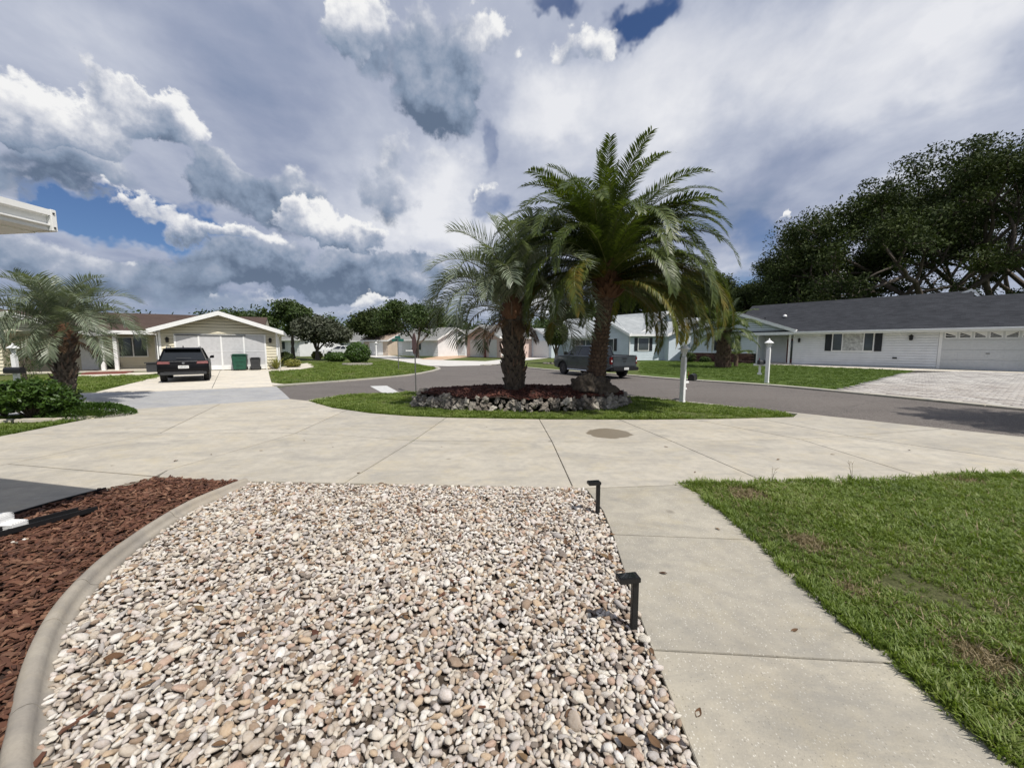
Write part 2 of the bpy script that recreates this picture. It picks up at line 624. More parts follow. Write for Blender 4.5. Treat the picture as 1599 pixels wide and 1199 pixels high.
def concrete(name, a, b_, speck=0.0, stain=None, joint=False, scale=1.0):
    m, t, b = new_mat(name)
    pos = t.new('ShaderNodeNewGeometry').outputs['Position']
    big = t.noise(pos, 0.9 * scale, 6, 0.62)
    mid = t.noise(pos, 7 * scale, 5, 0.65)
    fin = t.noise(pos, 90, 3, 0.6)
    c = t.mix(t.rng(big, 0.3, 0.7), a, b_)
    c = t.mix(t.rng(mid, 0.40, 0.70, 0, 0.5), c, (a[0] * .70, a[1] * .72, a[2] * .78))
    c = t.mix(t.rng(t.noise(t.v('ADD', pos, (9, 3, 1)), 2.6 * scale, 5, .7), .5, .68, 0, .45), c, (a[0] * 1.12, a[1] * 1.06, a[2] * .88))
    # each slab has its own tone
    c = t.mix(1.0, c, t.ramp(rand_obj(t), [(0, (.93, .93, .93)), (1, (1.05, 1.04, 1.02))]), 'MULTIPLY')
    c = t.mix(t.rng(fin, 0.35, 0.7, 0, 0.22), c, tuple(q * 0.55 for q in a))
    if speck:
        wp = t.v('MULTIPLY', pos, (1, .7, 1))
        vd = t.voro(wp, 120)
        vc = t.voro(wp, 120, out='Color')
        sp = t.new('ShaderNodeSeparateColor'); t.L.new(vc, sp.inputs[0])
        k = t.m('MULTIPLY', t.rng(vd, 0.15, 0.45, .8, 0), t.m('GREATER_THAN', sp.outputs[0], 1 - speck))
        c = t.mix(k, c, (.60, .575, .51))
        k2 = t.m('MULTIPLY', t.rng(vd, 0.2, 0.44, .6, 0), t.m('LESS_THAN', sp.outputs[1], speck * .8))
        c = t.mix(k2, c, tuple(q * 0.45 for q in a))
    # broad weathering, hairline cracks, small oil spots
    c = t.mix(t.rng(t.noise(t.v('MULTIPLY', pos, (.7, 1.6, 1)), 1.3 * scale, 7, .75, .6), .47, .68, 0, .62), c, (a[0] * .60, a[1] * .63, a[2] * .70))
    od = t.voro(pos, 1.7)
    c = t.mix(t.m('MULTIPLY', t.rng(od, .03, .09, .55, 0), t.m('GREATER_THAN', t.noise(pos, .9, 2), .52)), c, (.13, .11, .085))
    rgh = 0.85
    if stain:
        (sx, sy, rx, ry) = stain
        q = t.v('MULTIPLY_ADD', t.v('ADD', pos, t.v('MULTIPLY', t.v('SUBTRACT', t.noise(pos, 3, 4, color=True), (.5, .5, .5)), (.3, .3, 0))),
                (1 / rx, 1 / ry, 0), (-sx / rx, -sy / ry, 0))
        k = t.rng(t.v('LENGTH', q), 0.93, 1.0, 1, 0)
        c = t.mix(t.m('MULTIPLY', k, 0.85), c, (.155, .125, .085))
        rgh = t.m('SUBTRACT', 0.85, t.m('MULTIPLY', k, 0.35))
    t.put(b.inputs['Base Color'], c)
    t.put(b.inputs['Roughness'], rgh)
    bump(t, b, t.m('ADD', fin, t.m('MULTIPLY', mid, 0.5)), 0.45, 0.004)
    return m


stain_c = G(950, 678)
M_conc = concrete('driveway_concrete', (.395, .360, .298), (.485, .450, .383), speck=0.05,
                  stain=(stain_c.x, stain_c.y, 0.44, 0.40))
M_walk = concrete('walkway_concrete', (.335, .305, .248), (.425, .392, .322), speck=0.16)
M_edge = concrete('edging_concrete', (.30, .265, .22), (.37, .335, .28), speck=0.0)
M_kerb = concrete('kerb_concrete', (.36, .34, .29), (.46, .43, .37))
M_white_conc = concrete('pale_concrete', (.60, .55, .46), (.72, .66, .56))
M_street_conc = concrete('pale_street', (.55, .53, .50), (.66, .64, .60))
M_apron = concrete('grey_apron', (.32, .32, .322), (.40, .40, .402), speck=0.25)
M_joint = simple('joint_dirt', (.03, .025, .018), 0.95)


def asphalt(name):
    m, t, b = new_mat(name)
    pos = t.new('ShaderNodeNewGeometry').outputs['Position']
    big = t.noise(pos, 0.35, 5, 0.6)
    st = t.noise(t.v('MULTIPLY', pos, (.25, 1.2, 1)), 1.1, 4, 0.6)
    fin = t.noise(pos, 60, 3, 0.7)
    vd = t.voro(pos, 90, out='Color')
    sp = t.new('ShaderNodeSeparateColor'); t.L.new(vd, sp.inputs[0])
    c = t.mix(t.rng(t.m('ADD', t.m('MULTIPLY', big, .5), t.m('MULTIPLY', st, .5)), 0.38, 0.62), (.092, .078, .069), (.130, .112, .099))
    c = t.mix(t.m('GREATER_THAN', sp.outputs[0], .86), c, (.24, .22, .20))
    c = t.mix(t.rng(fin, .4, .7, 0, .5), c, (.045, .04, .038))
    cr = t.voro(t.v('MULTIPLY_ADD', t.v('SUBTRACT', t.noise(pos, 1.2, 5, .7, color=True), (.5, .5, .5)), (1.2, 1.2, 0), pos), .16, feature='DISTANCE_TO_EDGE')
    c = t.mix(t.rng(cr, .0, .004, .6, 0), c, (.03, .028, .026))
    t.put(b.inputs['Base Color'], c)
    b.inputs['Roughness'].default_value = 0.88
    bump(t, b, fin, 0.6, 0.006)
    return m


M_asph = asphalt('asphalt')


def lawn_mat(name, g1, g2, dirt, patch=0.35, bare=None):
    m, t, b = new_mat(name)
    pos = t.new('ShaderNodeNewGeometry').outputs['Position']
    big = t.noise(pos, 0.55, 5, 0.6)
    mid = t.noise(pos, 3.5, 5, 0.65)
    fin = t.noise(t.v('MULTIPLY', pos, (1, 1, 1)), 38, 4, 0.7)
    c = t.mix(t.rng(mid, .3, .7), g1, g2)
    c = t.mix(t.rng(fin, .35, .7, 0, .75), c, tuple(q * .35 for q in g1))
    c = t.mix(t.rng(t.m('ADD', t.m('MULTIPLY', big, .6), t.m('MULTIPLY', mid, .4)), .5, .68, 0, patch), c, dirt)
    t.put(b.inputs['Base Color'], c)
    b.inputs['Roughness'].default_value = 0.9
    b.inputs['Specular IOR Level'].default_value = 0.15
    bump(t, b, t.m('ADD', fin, mid), 0.9, 0.03)
    return m


M_lawn = lawn_mat('lawn_ground', (.075, .100, .025), (.120, .155, .038), (.23, .20, .11), .5)
M_lawn_near = lawn_mat('lawn_soil', (.085, .095, .035), (.12, .12, .055), (.22, .17, .12), 0.8)
M_lawn_lush = lawn_mat('lush_lawn_ground', (.070, .115, .022), (.105, .155, .030), (.16, .16, .055), 0.45)

M_white = simple('white_paint', (.80, .80, .79), 0.5, var=.04)
M_trim = simple('white_trim', (.78, .78, .77), 0.45, var=.04)
M_black = simple('black_metal', (.012, .012, .013), 0.42, metal=0.2, var=.2)
M_dkgrey = simple('dark_grey_plastic', (.035, .037, .04), 0.5)
M_rubber = simple('tyre_rubber', (.018, .018, .018), 0.85, bmp=.3)
M_chrome = simple('bright_metal', (.55, .56, .58), 0.25, metal=1.0)
M_rim = simple('dark_rim', (.10, .10, .11), 0.35, metal=.8)
M_red_lamp = simple('red_lamp', (.35, .012, .012), 0.2)


def glassy(name, col=(.02, .025, .03), rough=0.06):
    m, t, b = new_mat(name)
    pos = t.new('ShaderNodeTexCoord').outputs['Object']
    t.put(b.inputs['Base Color'], t.mix(t.noise(pos, 1.7, 4), tuple(q * .6 for q in col), tuple(q * 1.5 for q in col)))
    b.inputs['Roughness'].default_value = rough
    b.inputs['Specular IOR Level'].default_value = 0.7
    return m


M_glass = glassy('window_glass', (.05, .06, .065))
M_carglass = glassy('car_glass', (.010, .012, .014), 0.03)


def bark(name, a, b_, scale=8, strength=.8):
    m, t, b = new_mat(name)
    pos = t.new('ShaderNodeTexCoord').outputs['Object']
    n = t.noise(t.v('MULTIPLY', pos, (1, 1, .3)), scale, 6, .65)
    n2 = t.noise(pos, scale * 5, 4, .65)
    c = t.mix(t.rng(n, .3, .7), a, b_)
    c = t.mix(t.rng(n2, .45, .75, 0, .6), c, tuple(q * .35 for q in a))
    t.put(b.inputs['Base Color'], c)
    b.inputs['Roughness'].default_value = .9
    bump(t, b, t.m('ADD', n, n2), strength, .03)
    return m


M_bark = bark('oak_bark', (.07, .055, .045), (.16, .13, .105))
M_palmbark = bark('palm_bark', (.055, .033, .024), (.15, .10, .07), 10)
M_boot = bark('palm_boot', (.075, .045, .033), (.20, .135, .095), 14)
M_boot_dark = bark('pindo_boot', (.045, .035, .028), (.15, .12, .09), 14)
M_fibre = bark('palm_fibre', (.10, .045, .022), (.20, .10, .055), 20)


def stone(name, cols, scale=10, obj_rand=True, strength=.5, vein=True, rough=.7):
    m, t, b = new_mat(name)
    co = t.new('ShaderNodeTexCoord').outputs['Object']
    r = rand_obj(t)
    off = t.v('MULTIPLY_ADD', t.xyz(r, r, r), (37, 51, 23), co)
    base = t.ramp(r, [(i / (len(cols) - 1), q) for i, q in enumerate(cols)])
    t.nt.nodes[base.node.name].color_ramp.interpolation = 'CONSTANT' if len(cols) > 8 else 'LINEAR'
    n = t.noise(off, scale, 5, .6)
    c = t.mix(t.rng(n, .38, .7, 0, .5), base, t.mix(1.0, base, (.70, .60, .48), 'MULTIPLY'))
    if vein:
        n2 = t.noise(off, scale * 2.2, 6, .7, 1.5)
        c = t.mix(t.rng(n2, .55, .7, 0, .5), c, (.70, .66, .60))
        c = t.mix(t.rng(n2, .28, .40, .5, 0), c, (.20, .155, .12))
    t.put(b.inputs['Base Color'], c)
    b.inputs['Roughness'].default_value = rough
    bump(t, b, t.noise(off, scale * 5, 4, .6), strength, .05 if scale < 5 else .003)
    return m


M_pebble = stone('river_pebble', [(.68, .62, .54), (.48, .41, .34), (.76, .73, .68), (.56, .49, .41), (.80, .77, .73),
                                  (.34, .25, .18), (.57, .50, .42), (.66, .60, .56), (.45, .42, .40), (.72, .68, .60),
                                  (.50, .36, .28), (.62, .57, .52), (.24, .20, .17), (.70, .64, .55), (.55, .49, .45), (.66, .62, .57),
                                  (.56, .43, .30), (.78, .76, .73)], scale=2.6)
M_rock = stone('coral_rock', [(.60, .56, .49), (.32, .29, .25), (.74, .70, .62), (.36, .32, .27), (.15, .135, .12), (.55, .51, .45)], scale=4, strength=1.0, rough=.9)
M_dirt = simple('soil', (.075, .055, .04), .95, var=.4, scale=9, bmp=.8, world=True)
M_mulch_base = simple('mulch_soil', (.035, .018, .012), .95, var=.4, scale=14, bmp=.8, world=True)


def chips(name, cols):
    m, t, b = new_mat(name)
    co = t.new('ShaderNodeTexCoord').outputs['Object']
    base = t.ramp(rand_obj(t), [(i / (len(cols) - 1), q) for i, q in enumerate(cols)])
    n = t.noise(t.v('MULTIPLY', co, (1, 6, 4)), 30, 4, .6)
    t.put(b.inputs['Base Color'], t.mix(t.rng(n, .3, .7, .1, .7), base, t.mix(1.0, base, (.35, .3, .28), 'MULTIPLY')))
    b.inputs['Roughness'].default_value = .8
    bump(t, b, n, .6, .003)
    return m


M_chip = chips('bark_chip', [(.055, .020, .010), (.14, .052, .026), (.085, .031, .016), (.20, .088, .048), (.11, .040, .020), (.28, .15, .09), (.07, .026, .014)])
M_chip_red = chips('red_bark_chip', [(.05, .012, .009), (.12, .035, .022), (.08, .02, .013), (.16, .06, .035)])

M_shingle_dark = None


def shingles(name, a, b_, sc=1.0):
    m, t, b = new_mat(name)
    co = t.new('ShaderNodeTexCoord').outputs['UV']
    br = t.new('ShaderNodeTexBrick')
    t.L.new(co, br.inputs['Vector'])
    br.inputs['Color1'].default_value = (0, 0, 0, 1)
    br.inputs['Color2'].default_value = (1, 1, 1, 1)
    br.inputs['Mortar'].default_value = (.2, .2, .2, 1)
    br.inputs['Scale'].default_value = 1.0
    br.inputs['Brick Width'].default_value = .42 * sc
    br.inputs['Row Height'].default_value = .17 * sc
    br.inputs['Mortar Size'].default_value = .008
    br.inputs['Bias'].default_value = 0.0
    n = t.noise(co, .7, 5, .6)
    n2 = t.noise(co, 24, 3, .6)
    sp = t.new('ShaderNodeSeparateColor'); t.L.new(br.outputs[0], sp.inputs[0])
    f = t.m('ADD', t.m('MULTIPLY', sp.outputs[0], .55), t.m('MULTIPLY', t.rng(n, .3, .7), .45))
    c = t.mix(f, a, b_)
    c = t.mix(t.rng(n2, .4, .7, 0, .5), c, tuple(q * .5 for q in a))
    t.put(b.inputs['Base Color'], c)
    b.inputs['Roughness'].default_value = .92
    b.inputs['Specular IOR Level'].default_value = .2
    bump(t, b, t.m('MULTIPLY_ADD', br.outputs['Fac'], -1.0, t.m('MULTIPLY', n2, .4)), .6, .01)
    return m


M_sh_dark = shingles('charcoal_shingles', (.020, .022, .027), (.050, .053, .062))
M_sh_grey = shingles('pale_grey_shingles', (.25, .27, .28), (.42, .44, .45))
M_sh_brown = shingles('brown_shingles', (.055, .036, .029), (.10, .068, .055))
M_sh_mid = shingles('grey_shingles', (.17, .17, .165), (.27, .27, .26))
M_sh_beige = shingles('beige_shingles', (.30, .23, .19), (.42, .34, .28))
# ------------------------------------------------------------------ ground, roads, paving
rng = np.random.default_rng(11)
random.seed(5)

# one lawn sheet to the horizon
n = 48
ground = sheet('ground', [(420 * math.cos(2 * PI * k / n), 150 + 420 * math.sin(2 * PI * k / n)) for k in range(n)], -0.02, M_lawn)

ROAD_Z = 0.0
O_LINE = [(-700, 845), (-300, 748), (0, 683), (130, 657), (177, 648), (180, 641.5), (455, 624), (482, 627), (520, 638), (580, 646.5), (640, 651), (700, 653.5),
          (850, 656), (1000, 656.5), (1120, 655.5), (1238, 652.5), (1246, 646), (1599, 684), (2300, 760)]
M_LINE = [(20, 679), (250, 678), (450, 678), (540, 682), (645, 690), (800, 691.5), (1100, 691), (1250, 687.5), (1475, 671)]
I_LINE = [(160, 767), (245, 747), (375, 754), (640, 759), (915, 765), (1063, 759.5), (1150, 757), (1300, 756), (1480, 749), (1599, 746), (1900, 765), (2300, 820)]


def yat(line, x):
    return float(np.interp(x, [p[0] for p in line], [p[1] for p in line]))


def seg(line, xa, xb, step=40):
    xs = [xa] + [p[0] for p in line if min(xa, xb) < p[0] < max(xa, xb)][::(1 if xb > xa else -1)] + [xb]
    return [(x, yat(line, x)) for x in xs]


PANELS = []
PANELS.append([(21, 679), (130, 657), (177, 648), (180, 641.5), (345, 631), (250, 678)])
PANELS.append([(-300, 748), (0, 683), (20, 679), (250, 678), (160, 695), (12, 726.5), (-300, 792)])
PANELS.append([(250, 678), (450, 678), (460, 678.4), (370, 705), (262, 736), (243, 746), (12, 726.5), (160, 695)])
PANELS.append([(12, 726.5), (243, 746.5), (160, 767), (0, 813), (-300, 900), (-300, 792)])
PANELS.append([(-300, 748), (-300, 900), (-700, 1015), (-700, 845)])
js = [(345, 250), (542, 460), (697, 645), (842, 862), (967, 1050), (1080, 1250), (1180, 1325)]
for (a, b) in zip(js[:-1], js[1:]):
    PANELS.append(seg(O_LINE, a[0], b[0]) + seg(M_LINE, b[1], a[1]))
PANELS.append(seg(O_LINE, 1180, 1475) + seg(M_LINE, 1475, 1325)[1:])
ji = [(460, 243), (645, 537), (862, 895), (1050, 1200), (1250, 1450)]
for n_i, (a, b) in enumerate(zip(ji[:-1], ji[1:])):
    PANELS.append(seg(M_LINE, a[0], b[0]) + seg(I_LINE, b[1], a[1]) + ([(262, 736), (370, 705)] if n_i == 0 else []))
PANELS.append(seg(M_LINE, 1250, 1325) + [(1599, 722), (1800, 758)] + seg(I_LINE, 1800, 1450)[1:])
PANELS.append(seg(M_LINE, 1325, 1475) + seg(O_LINE, 1475, 2300)[1:] + seg(I_LINE, 2300, 1800) + [(1599, 722)])

drive = sheet('driveway', GL([(-700, 847), (-300, 750), (0, 685), (130, 659), (180, 643), (455, 626), (520, 640), (580, 648), (700, 655), (1000, 658), (1238, 654), (1250, 648), (2300, 762),
                              (2300, 818), (1900, 763), (1599, 744), (1300, 754), (1063, 758), (915, 763), (375, 752), (245, 745), (160, 766), (0, 811), (-700, 1010)]), -0.004, M_joint)
for p in PANELS:
    q = []
    for a in p:                                     # drop doubled corners
        g = G(*a)
        if not q or (g - q[-1]).length > 0.02:
            q.append(g)
    link('concrete_slab', sheet_mesh('concrete_slab', q, 0.02, 0.03, M_conc, inset=0.006, bevel=0.004), drive)

# front walkway
WL = [(915, 765.5), (941, 800), (958, 842), (985, 930), (1018, 1022), (1052, 1110), (1087, 1199), (1170, 1420)]
WR = [(1064, 760), (1100, 778), (1136, 803), (1186, 847), (1245, 903), (1310, 962), (1412, 1042), (1500, 1117), (1592, 1199), (1840, 1420)]
walk = sheet('walkway', GL(WL + WR[::-1]), -0.003, M_joint)


def wl(y): return float(np.interp(y, [p[1] for p in WL], [p[0] for p in WL]))
def wr(y): return float(np.interp(y, [p[1] for p in WR], [p[0] for p in WR]))


cuts = [(765.5, 760), (838, 847), (1020, 1042), (1420, 1420)]
for (a, b) in zip(cuts[:-1], cuts[1:]):
    lft = [(wl(a[0]), a[0])] + [p for p in WL if a[0] + 4 < p[1] < b[0] - 4] + [(wl(b[0]), b[0])]
    rgt = [(wr(a[1]), a[1])] + [p for p in WR if a[1] + 4 < p[1] < b[1] - 4] + [(wr(b[1]), b[1])]
    link('walk_slab', sheet_mesh('walk_slab', GL(lft + rgt[::-1]), 0.022, 0.03, M_walk, inset=0.004, bevel=0.003), walk)

# asphalt street
NEAR = [(178, 641), (455, 624), (480, 626), (504, 622), (542, 616.5), (630, 612), (720, 612), (850, 613), (986, 619.5), (1030, 623), (1100, 630), (1153, 636), (1245, 645), (1599, 684), (2300, 760)]
FAR = [(240, 611), (330, 607.5), (430, 603.5), (470, 600.5), (560, 594), (640, 586.5), (672, 581), (688, 576.5), (684, 573), (672, 571), (700, 571.8), (756, 570.5), (775, 569.5), (800, 572.5), (870, 579), (960, 585),
       (1050, 592.5), (1200, 602.5), (1305, 612), (1599, 641), (2300, 712)]
street = sheet('asphalt_road', GL([(430, 605), (455, 624.5)] + NEAR[2:] + FAR[::-1][:-3]), -0.008, M_asph)
apron = sheet('side_road', GL([(-400, 650), (-200, 634), (0, 620), (100, 614.5), (160, 612.5), (300, 608.5), (432, 603.3), (444, 614), (455, 624.5), (178, 642), (120, 643), (0, 648), (-400, 675)]), -0.006, M_apron)
back_street = sheet('far_road', GL([(560, 551.2), (578, 551), (640, 558.6), (700, 562.5), (758, 564), (800, 559.5), (840, 556.5), (880, 556.5), (800, 564.5), (765, 570.2), (700, 571.6), (670, 571), (620, 563), (575, 556.5)]), -0.004, M_street_conc)
M_mark = simple('road_paint', (.50, .50, .49), .7, var=.12, scale=12)
sheet('stop_line', GL([(577.6, 602.7), (604, 602), (625.7, 613.7), (600.4, 615)]), -0.003, M_mark)


def strip(name, line_px, width, z, m, side=1, th=.05, label=None, sub=4):
    """ribbon of concrete along a line, cut in lengths; side=+1 widens to the left of travel"""
    pts = [G(*p) for p in (smooth_line(line_px, sub) if sub > 1 else line_px)]
    root = link(name, None)
    root['kind'] = 'structure'
    left, right = [], []
    for i, p in enumerate(pts):
        t = (pts[min(i + 1, len(pts) - 1)] - pts[max(i - 1, 0)]).normalized()
        nrm = Vector((-t.y, t.x, 0)) * side
        left.append(p); right.append(p + nrm * width)
    i = 0
    while i < len(pts) - 1:
        j, L = i, 0
        while j < len(pts) - 1 and L < 2.6:
            L += (pts[j + 1] - pts[j]).length
            j += 1
        poly = left[i:j + 1] + right[i:j + 1][::-1]
        link(name + '_segment', sheet_mesh(name + '_segment', poly, z, th, m, inset=0.008, bevel=0.01), root)
        i = j
    return root


strip('kerb', [(756, 570.5), (775, 569.5), (800, 572.5), (870, 579), (960, 585), (1050, 592.5), (1200, 602.5), (1305, 612), (1450, 626), (1599, 641), (1900, 671)], .42, .045, M_kerb, side=1, sub=3)
strip('kerb', [(430, 603.5), (470, 600.5), (560, 594), (640, 586.5), (672, 581), (688, 576.5), (684, 573)], .34, .04, M_kerb, side=1, sub=3)
strip('kerb', [(1000, 620.5), (1030, 623), (1100, 630), (1153, 636), (1245, 645.5), (1420, 664.5), (1599, 683.5), (1900, 716)], .16, .018, M_kerb, side=-1, sub=3)
strip('kerb', [(478, 626), (504, 622), (542, 616.5)], .3, .02, M_kerb, side=-1, sub=3)

# pale driveway of the cream house, its garden path and its lawn edge
sheet('neighbour_driveway', GL([(240, 611), (150, 612.8), (205, 599), (255, 586), (266, 574.5), (418, 574.5), (421, 588), (424, 598), (450, 601), (430, 603.5)]), 0.012, M_white_conc, th=.03)
for a, b in (((346, 574.5), (331, 607)),):
    pa, pb = G(*a), G(*b)
    sheet('driveway_joint', [pa + Vector((-.011, 0, 0)), pb + Vector((-.011, 0, 0)), pb + Vector((.011, 0, 0)), pa + Vector((.011, 0, 0))], 0.015, M_joint)
sheet('garden_path', GL([(418, 575.5), (440, 573), (466, 569), (480, 567), (491, 569.5), (490, 573), (470, 576.5), (440, 579), (419, 579.5)]), 0.014, M_white_conc, th=.03)
sheet('front_path', GL([(112, 586), (160, 583.5), (250, 580.5), (250, 583.5), (160, 587), (112, 589)]), 0.012, M_white_conc, th=.03)
M_redmulch = simple('red_mulch_bed', (.16, .035, .02), .9, var=.4, scale=20, bmp=.8, world=True)
sheet('red_mulch_bed', GL([(128, 583), (160, 579.5), (214, 577), (222, 577), (196, 583.5), (126, 585.5)]), 0.03, M_redmulch, th=.04)
M_pinkdrive = simple('tan_paving', (.52, .36, .24), .85, var=.15, scale=3, world=True)
sheet('tan_driveway', GL([(655, 561), (690, 555.2), (730, 553.5), (790, 553.3), (740, 556.5), (690, 562)]), 0.006, M_pinkdrive, th=.02)

# lush lawn of the white house
sheet('lush_lawn', GL([(1100, 563), (1190, 568), (1299, 572.5), (1425, 578), (1418, 581), (1305, 609.5), (1200, 600), (1100, 594), (1000, 586), (1000, 562)]), 0.0, M_lawn_lush, th=.02)
sheet('house_apron', GL([(1196, 567.5), (1300, 571.5), (1420, 575.6), (1600, 580.5), (1600, 583), (1425, 578.6), (1299, 573.8), (1196, 569.2)]), 0.016, M_white_conc, th=.03)
# near lawn soil
GR_POLY_PX = [(1066, 762), (1150, 759.5), (1300, 758), (1480, 751.5), (1599, 749), (1900, 768), (2300, 823), (2500, 1000), (2300, 1500), (1850, 1420), (1592, 1199), (1500, 1117), (1412, 1042), (1310, 962), (1245, 903), (1186, 847), (1136, 803), (1100, 779)]
near_lawn = sheet('front_lawn', GL(GR_POLY_PX), 0.004, M_lawn_near, th=.02)
ISL_PX = [(484, 626.5), (504, 623), (542, 617.5), (630, 613), (720, 613), (850, 614), (986, 620.5), (1030, 624), (1100, 631), (1153, 637), (1232, 645), (1234, 651), (1120, 653.8), (1000, 654.8), (850, 654.3), (700, 651.8), (640, 649.3), (580, 644.8), (520, 636)]
isl_lawn = sheet('island_lawn', GL(ISL_PX), 0.002, M_lawn, th=.02)

# ------------------------------------------------------------------ paver driveway at the right
M_paver = stone('paver', [(.34, .32, .30), (.44, .42, .39), (.24, .215, .20), (.39, .365, .34), (.48, .46, .43), (.29, .27, .26)], scale=3, vein=False, rough=.85)
PV_PX = [(1308, 611), (1420, 581.5), (1437, 577.8), (1470, 578.5), (1700, 587.2), (2000, 600), (2000, 681), (1599, 640)]
pv_poly = GL(PV_PX)
pv = sheet('paver_driveway', pv_poly, 0.004, M_joint, th=.02)
d = (G(1599, 640) - G(1308, 611)).normalized()
nrm = Vector((-d.y, d.x, 0))
o0 = G(1308, 611)
pw, pd = .46, .25
cell = []
for i in range(-10, 90):
    for j in range(-5, 90):
        c = o0 + d * (i * pw + (j % 2) * pw / 2) + nrm * (j * pd)
        cell.append(c)
cx_ = np.array([c.x for c in cell]); cy_ = np.array([c.y for c in cell])
inside = pip(cx_, cy_, [(p.x, p.y) for p in pv_poly])
cell = [c for c, k in zip(cell, inside) if k]


def rot_slab(w_, h_, t_, name, m, ang, bev=.008):
    q = MB()
    q.box(-w_ / 2, w_ / 2, -h_ / 2, h_ / 2, 0, t_)
    return q.mesh(name, m, bevel=bev, segs=1)


ang = math.atan2(d.y, d.x)
pm = rot_slab(pw - .045, pd - .045, .05, 'paver', M_paver, ang)
cell.sort(key=lambda c: c.y + (1000 if c.x / c.y > 1.36 else 0))
for c in cell[:280]:
    o = link('paver', pm, pv)
    o.location = (c.x, c.y, random.uniform(-.002, .002) - .018)
    o.rotation_euler = (0, 0, ang)
rest = cell[280:]
Vv, Ff = [], []
hw, hh = (pw - .045) / 2, (pd - .045) / 2
e1, e2 = np.array([d.x, d.y]), np.array([nrm.x, nrm.y])
for k, c in enumerate(rest):
    z = .032 + random.uniform(-.003, .003)
    for (a, b, zz) in ((-1, -1, 0), (1, -1, 0), (1, 1, 0), (-1, 1, 0), (-.94, -.9, z), (.94, -.9, z), (.94, .9, z), (-.94, .9, z)):
        q = np.array([c.x, c.y]) + e1 * a * hw + e2 * b * hh
        Vv.append((q[0], q[1], zz))
    o = 8 * k
    Ff += [(o + 4, o + 5, o + 6, o + 7), (o, o + 1, o + 5, o + 4), (o + 1, o + 2, o + 6, o + 5), (o + 2, o + 3, o + 7, o + 6), (o + 3, o, o + 4, o + 7)]
if rest:
    m2, t, b = new_mat('paver_field')
    c = t.ramp(island(t), [(0, (.24, .22, .21)), (.5, (.38, .36, .33)), (1, (.48, .46, .43))])
    t.put(b.inputs['Base Color'], c); b.inputs['Roughness'].default_value = .85
    tag(link('pavers', np_mesh('pavers', Vv, Ff, m2), pv), kind='stuff')

M_bark_l = simple('twig_bark', (.09, .06, .04), .9, var=.4)
M_deadleaf = chips('dead_leaf', [(.10, .05, .025), (.20, .12, .06), (.14, .07, .03), (.26, .18, .09)])
# ------------------------------------------------------------------ gravel bed
def lump(name, m, seed, sub=2, rough=.18, freq=1.3, flatten=(1, 1, 1), smooth=True):
    bm = bmesh.new()
    bmesh.ops.create_icosphere(bm, subdivisions=sub, radius=1.0)
    for q in bm.verts:
        nz = mnoise.noise(q.co * freq + Vector((seed * 7.3, seed * 3.1, seed)))
        n2 = mnoise.noise(q.co * freq * 2.7 + Vector((seed * 1.3, seed * 9.1, seed)))
        q.co *= 1 + rough * nz * 1.6 + rough * .5 * n2
        q.co = Vector((q.co.x * flatten[0], q.co.y * flatten[1], q.co.z * flatten[2]))
    me = bpy.data.meshes.new(name)
    bm.to_mesh(me); bm.free()
    if smooth:
        me.shade_smooth()
    me.materials.append(m)
    return me


EDGE_PX = [(385, 756), (345, 772), (290, 797), (225, 838), (164, 886), (112, 942), (77, 1000), (55, 1068), (42, 1140), (34, 1199), (28, 1420)]   # centre line of the edging
GRAV_PX = [(392, 757), (640, 761), (912, 766.5), (939, 801), (956, 843), (983, 931), (1016, 1023), (1050, 1111), (1085, 1199), (1168, 1420),
           (60, 1420), (62, 1199), (74, 1120), (86, 1056), (102, 1000), (132, 948), (178, 896), (234, 849), (296, 805), (350, 778)]
gp = GL(GRAV_PX)
bed = sheet('gravel_bed', gp, 0.0, M_dirt, th=.02)
gpoly = [(p.x, p.y) for p in gp]
peb = []
for s in range(14):
    fl = [(1, .76, .52), (1, .68, .58), (1, .88, .58), (1, .60, .45), (1, .82, .66), (1, .9, .42), (1, .58, .50)][s % 7]
    rg_h = [.18, .26, .34, .22][s % 4]
    peb.append(lump('pebble', M_pebble, s + 1, 2, rough=rg_h, freq=[1.1, 1.5, 1.9][s % 3], flatten=fl))
area = poly_area(gpoly)
# poisson-like darts, largest first, so the stones lie beside each other
rg = np.random.default_rng(3)
grid = {}
acc = []
CELL = .09


def darts(n, rlo, rhi, k, zlo, zhi):
    x, y = rand_in(gpoly, n, rg)
    for a, b in zip(x, y):
        r = rlo + (rhi - rlo) * rg.random() ** 1.8
        ci, cj = int(a // CELL), int(b // CELL)
        ok = True
        for i in (ci - 1, ci, ci + 1):
            for j in (cj - 1, cj, cj + 1):
                for (p, q, s) in grid.get((i, j), ()):
                    if (p - a) ** 2 + (q - b) ** 2 < (k * (r + s)) ** 2:
                        ok = False; break
                if not ok: break
            if not ok: break
        if ok:
            grid.setdefault((ci, cj), []).append((a, b, r))
            acc.append((a, b, r, rg.uniform(zlo, zhi)))


darts(260, .026, .038, .60, .024, .036)
darts(9000, .0155, .025, .58, .018, .032)
darts(18000, .011, .017, .56, .013, .026)
grid = {}
darts(14000, .013, .023, .44, .0, .011)          # lower layer fills the gaps
top = np.array(acc)
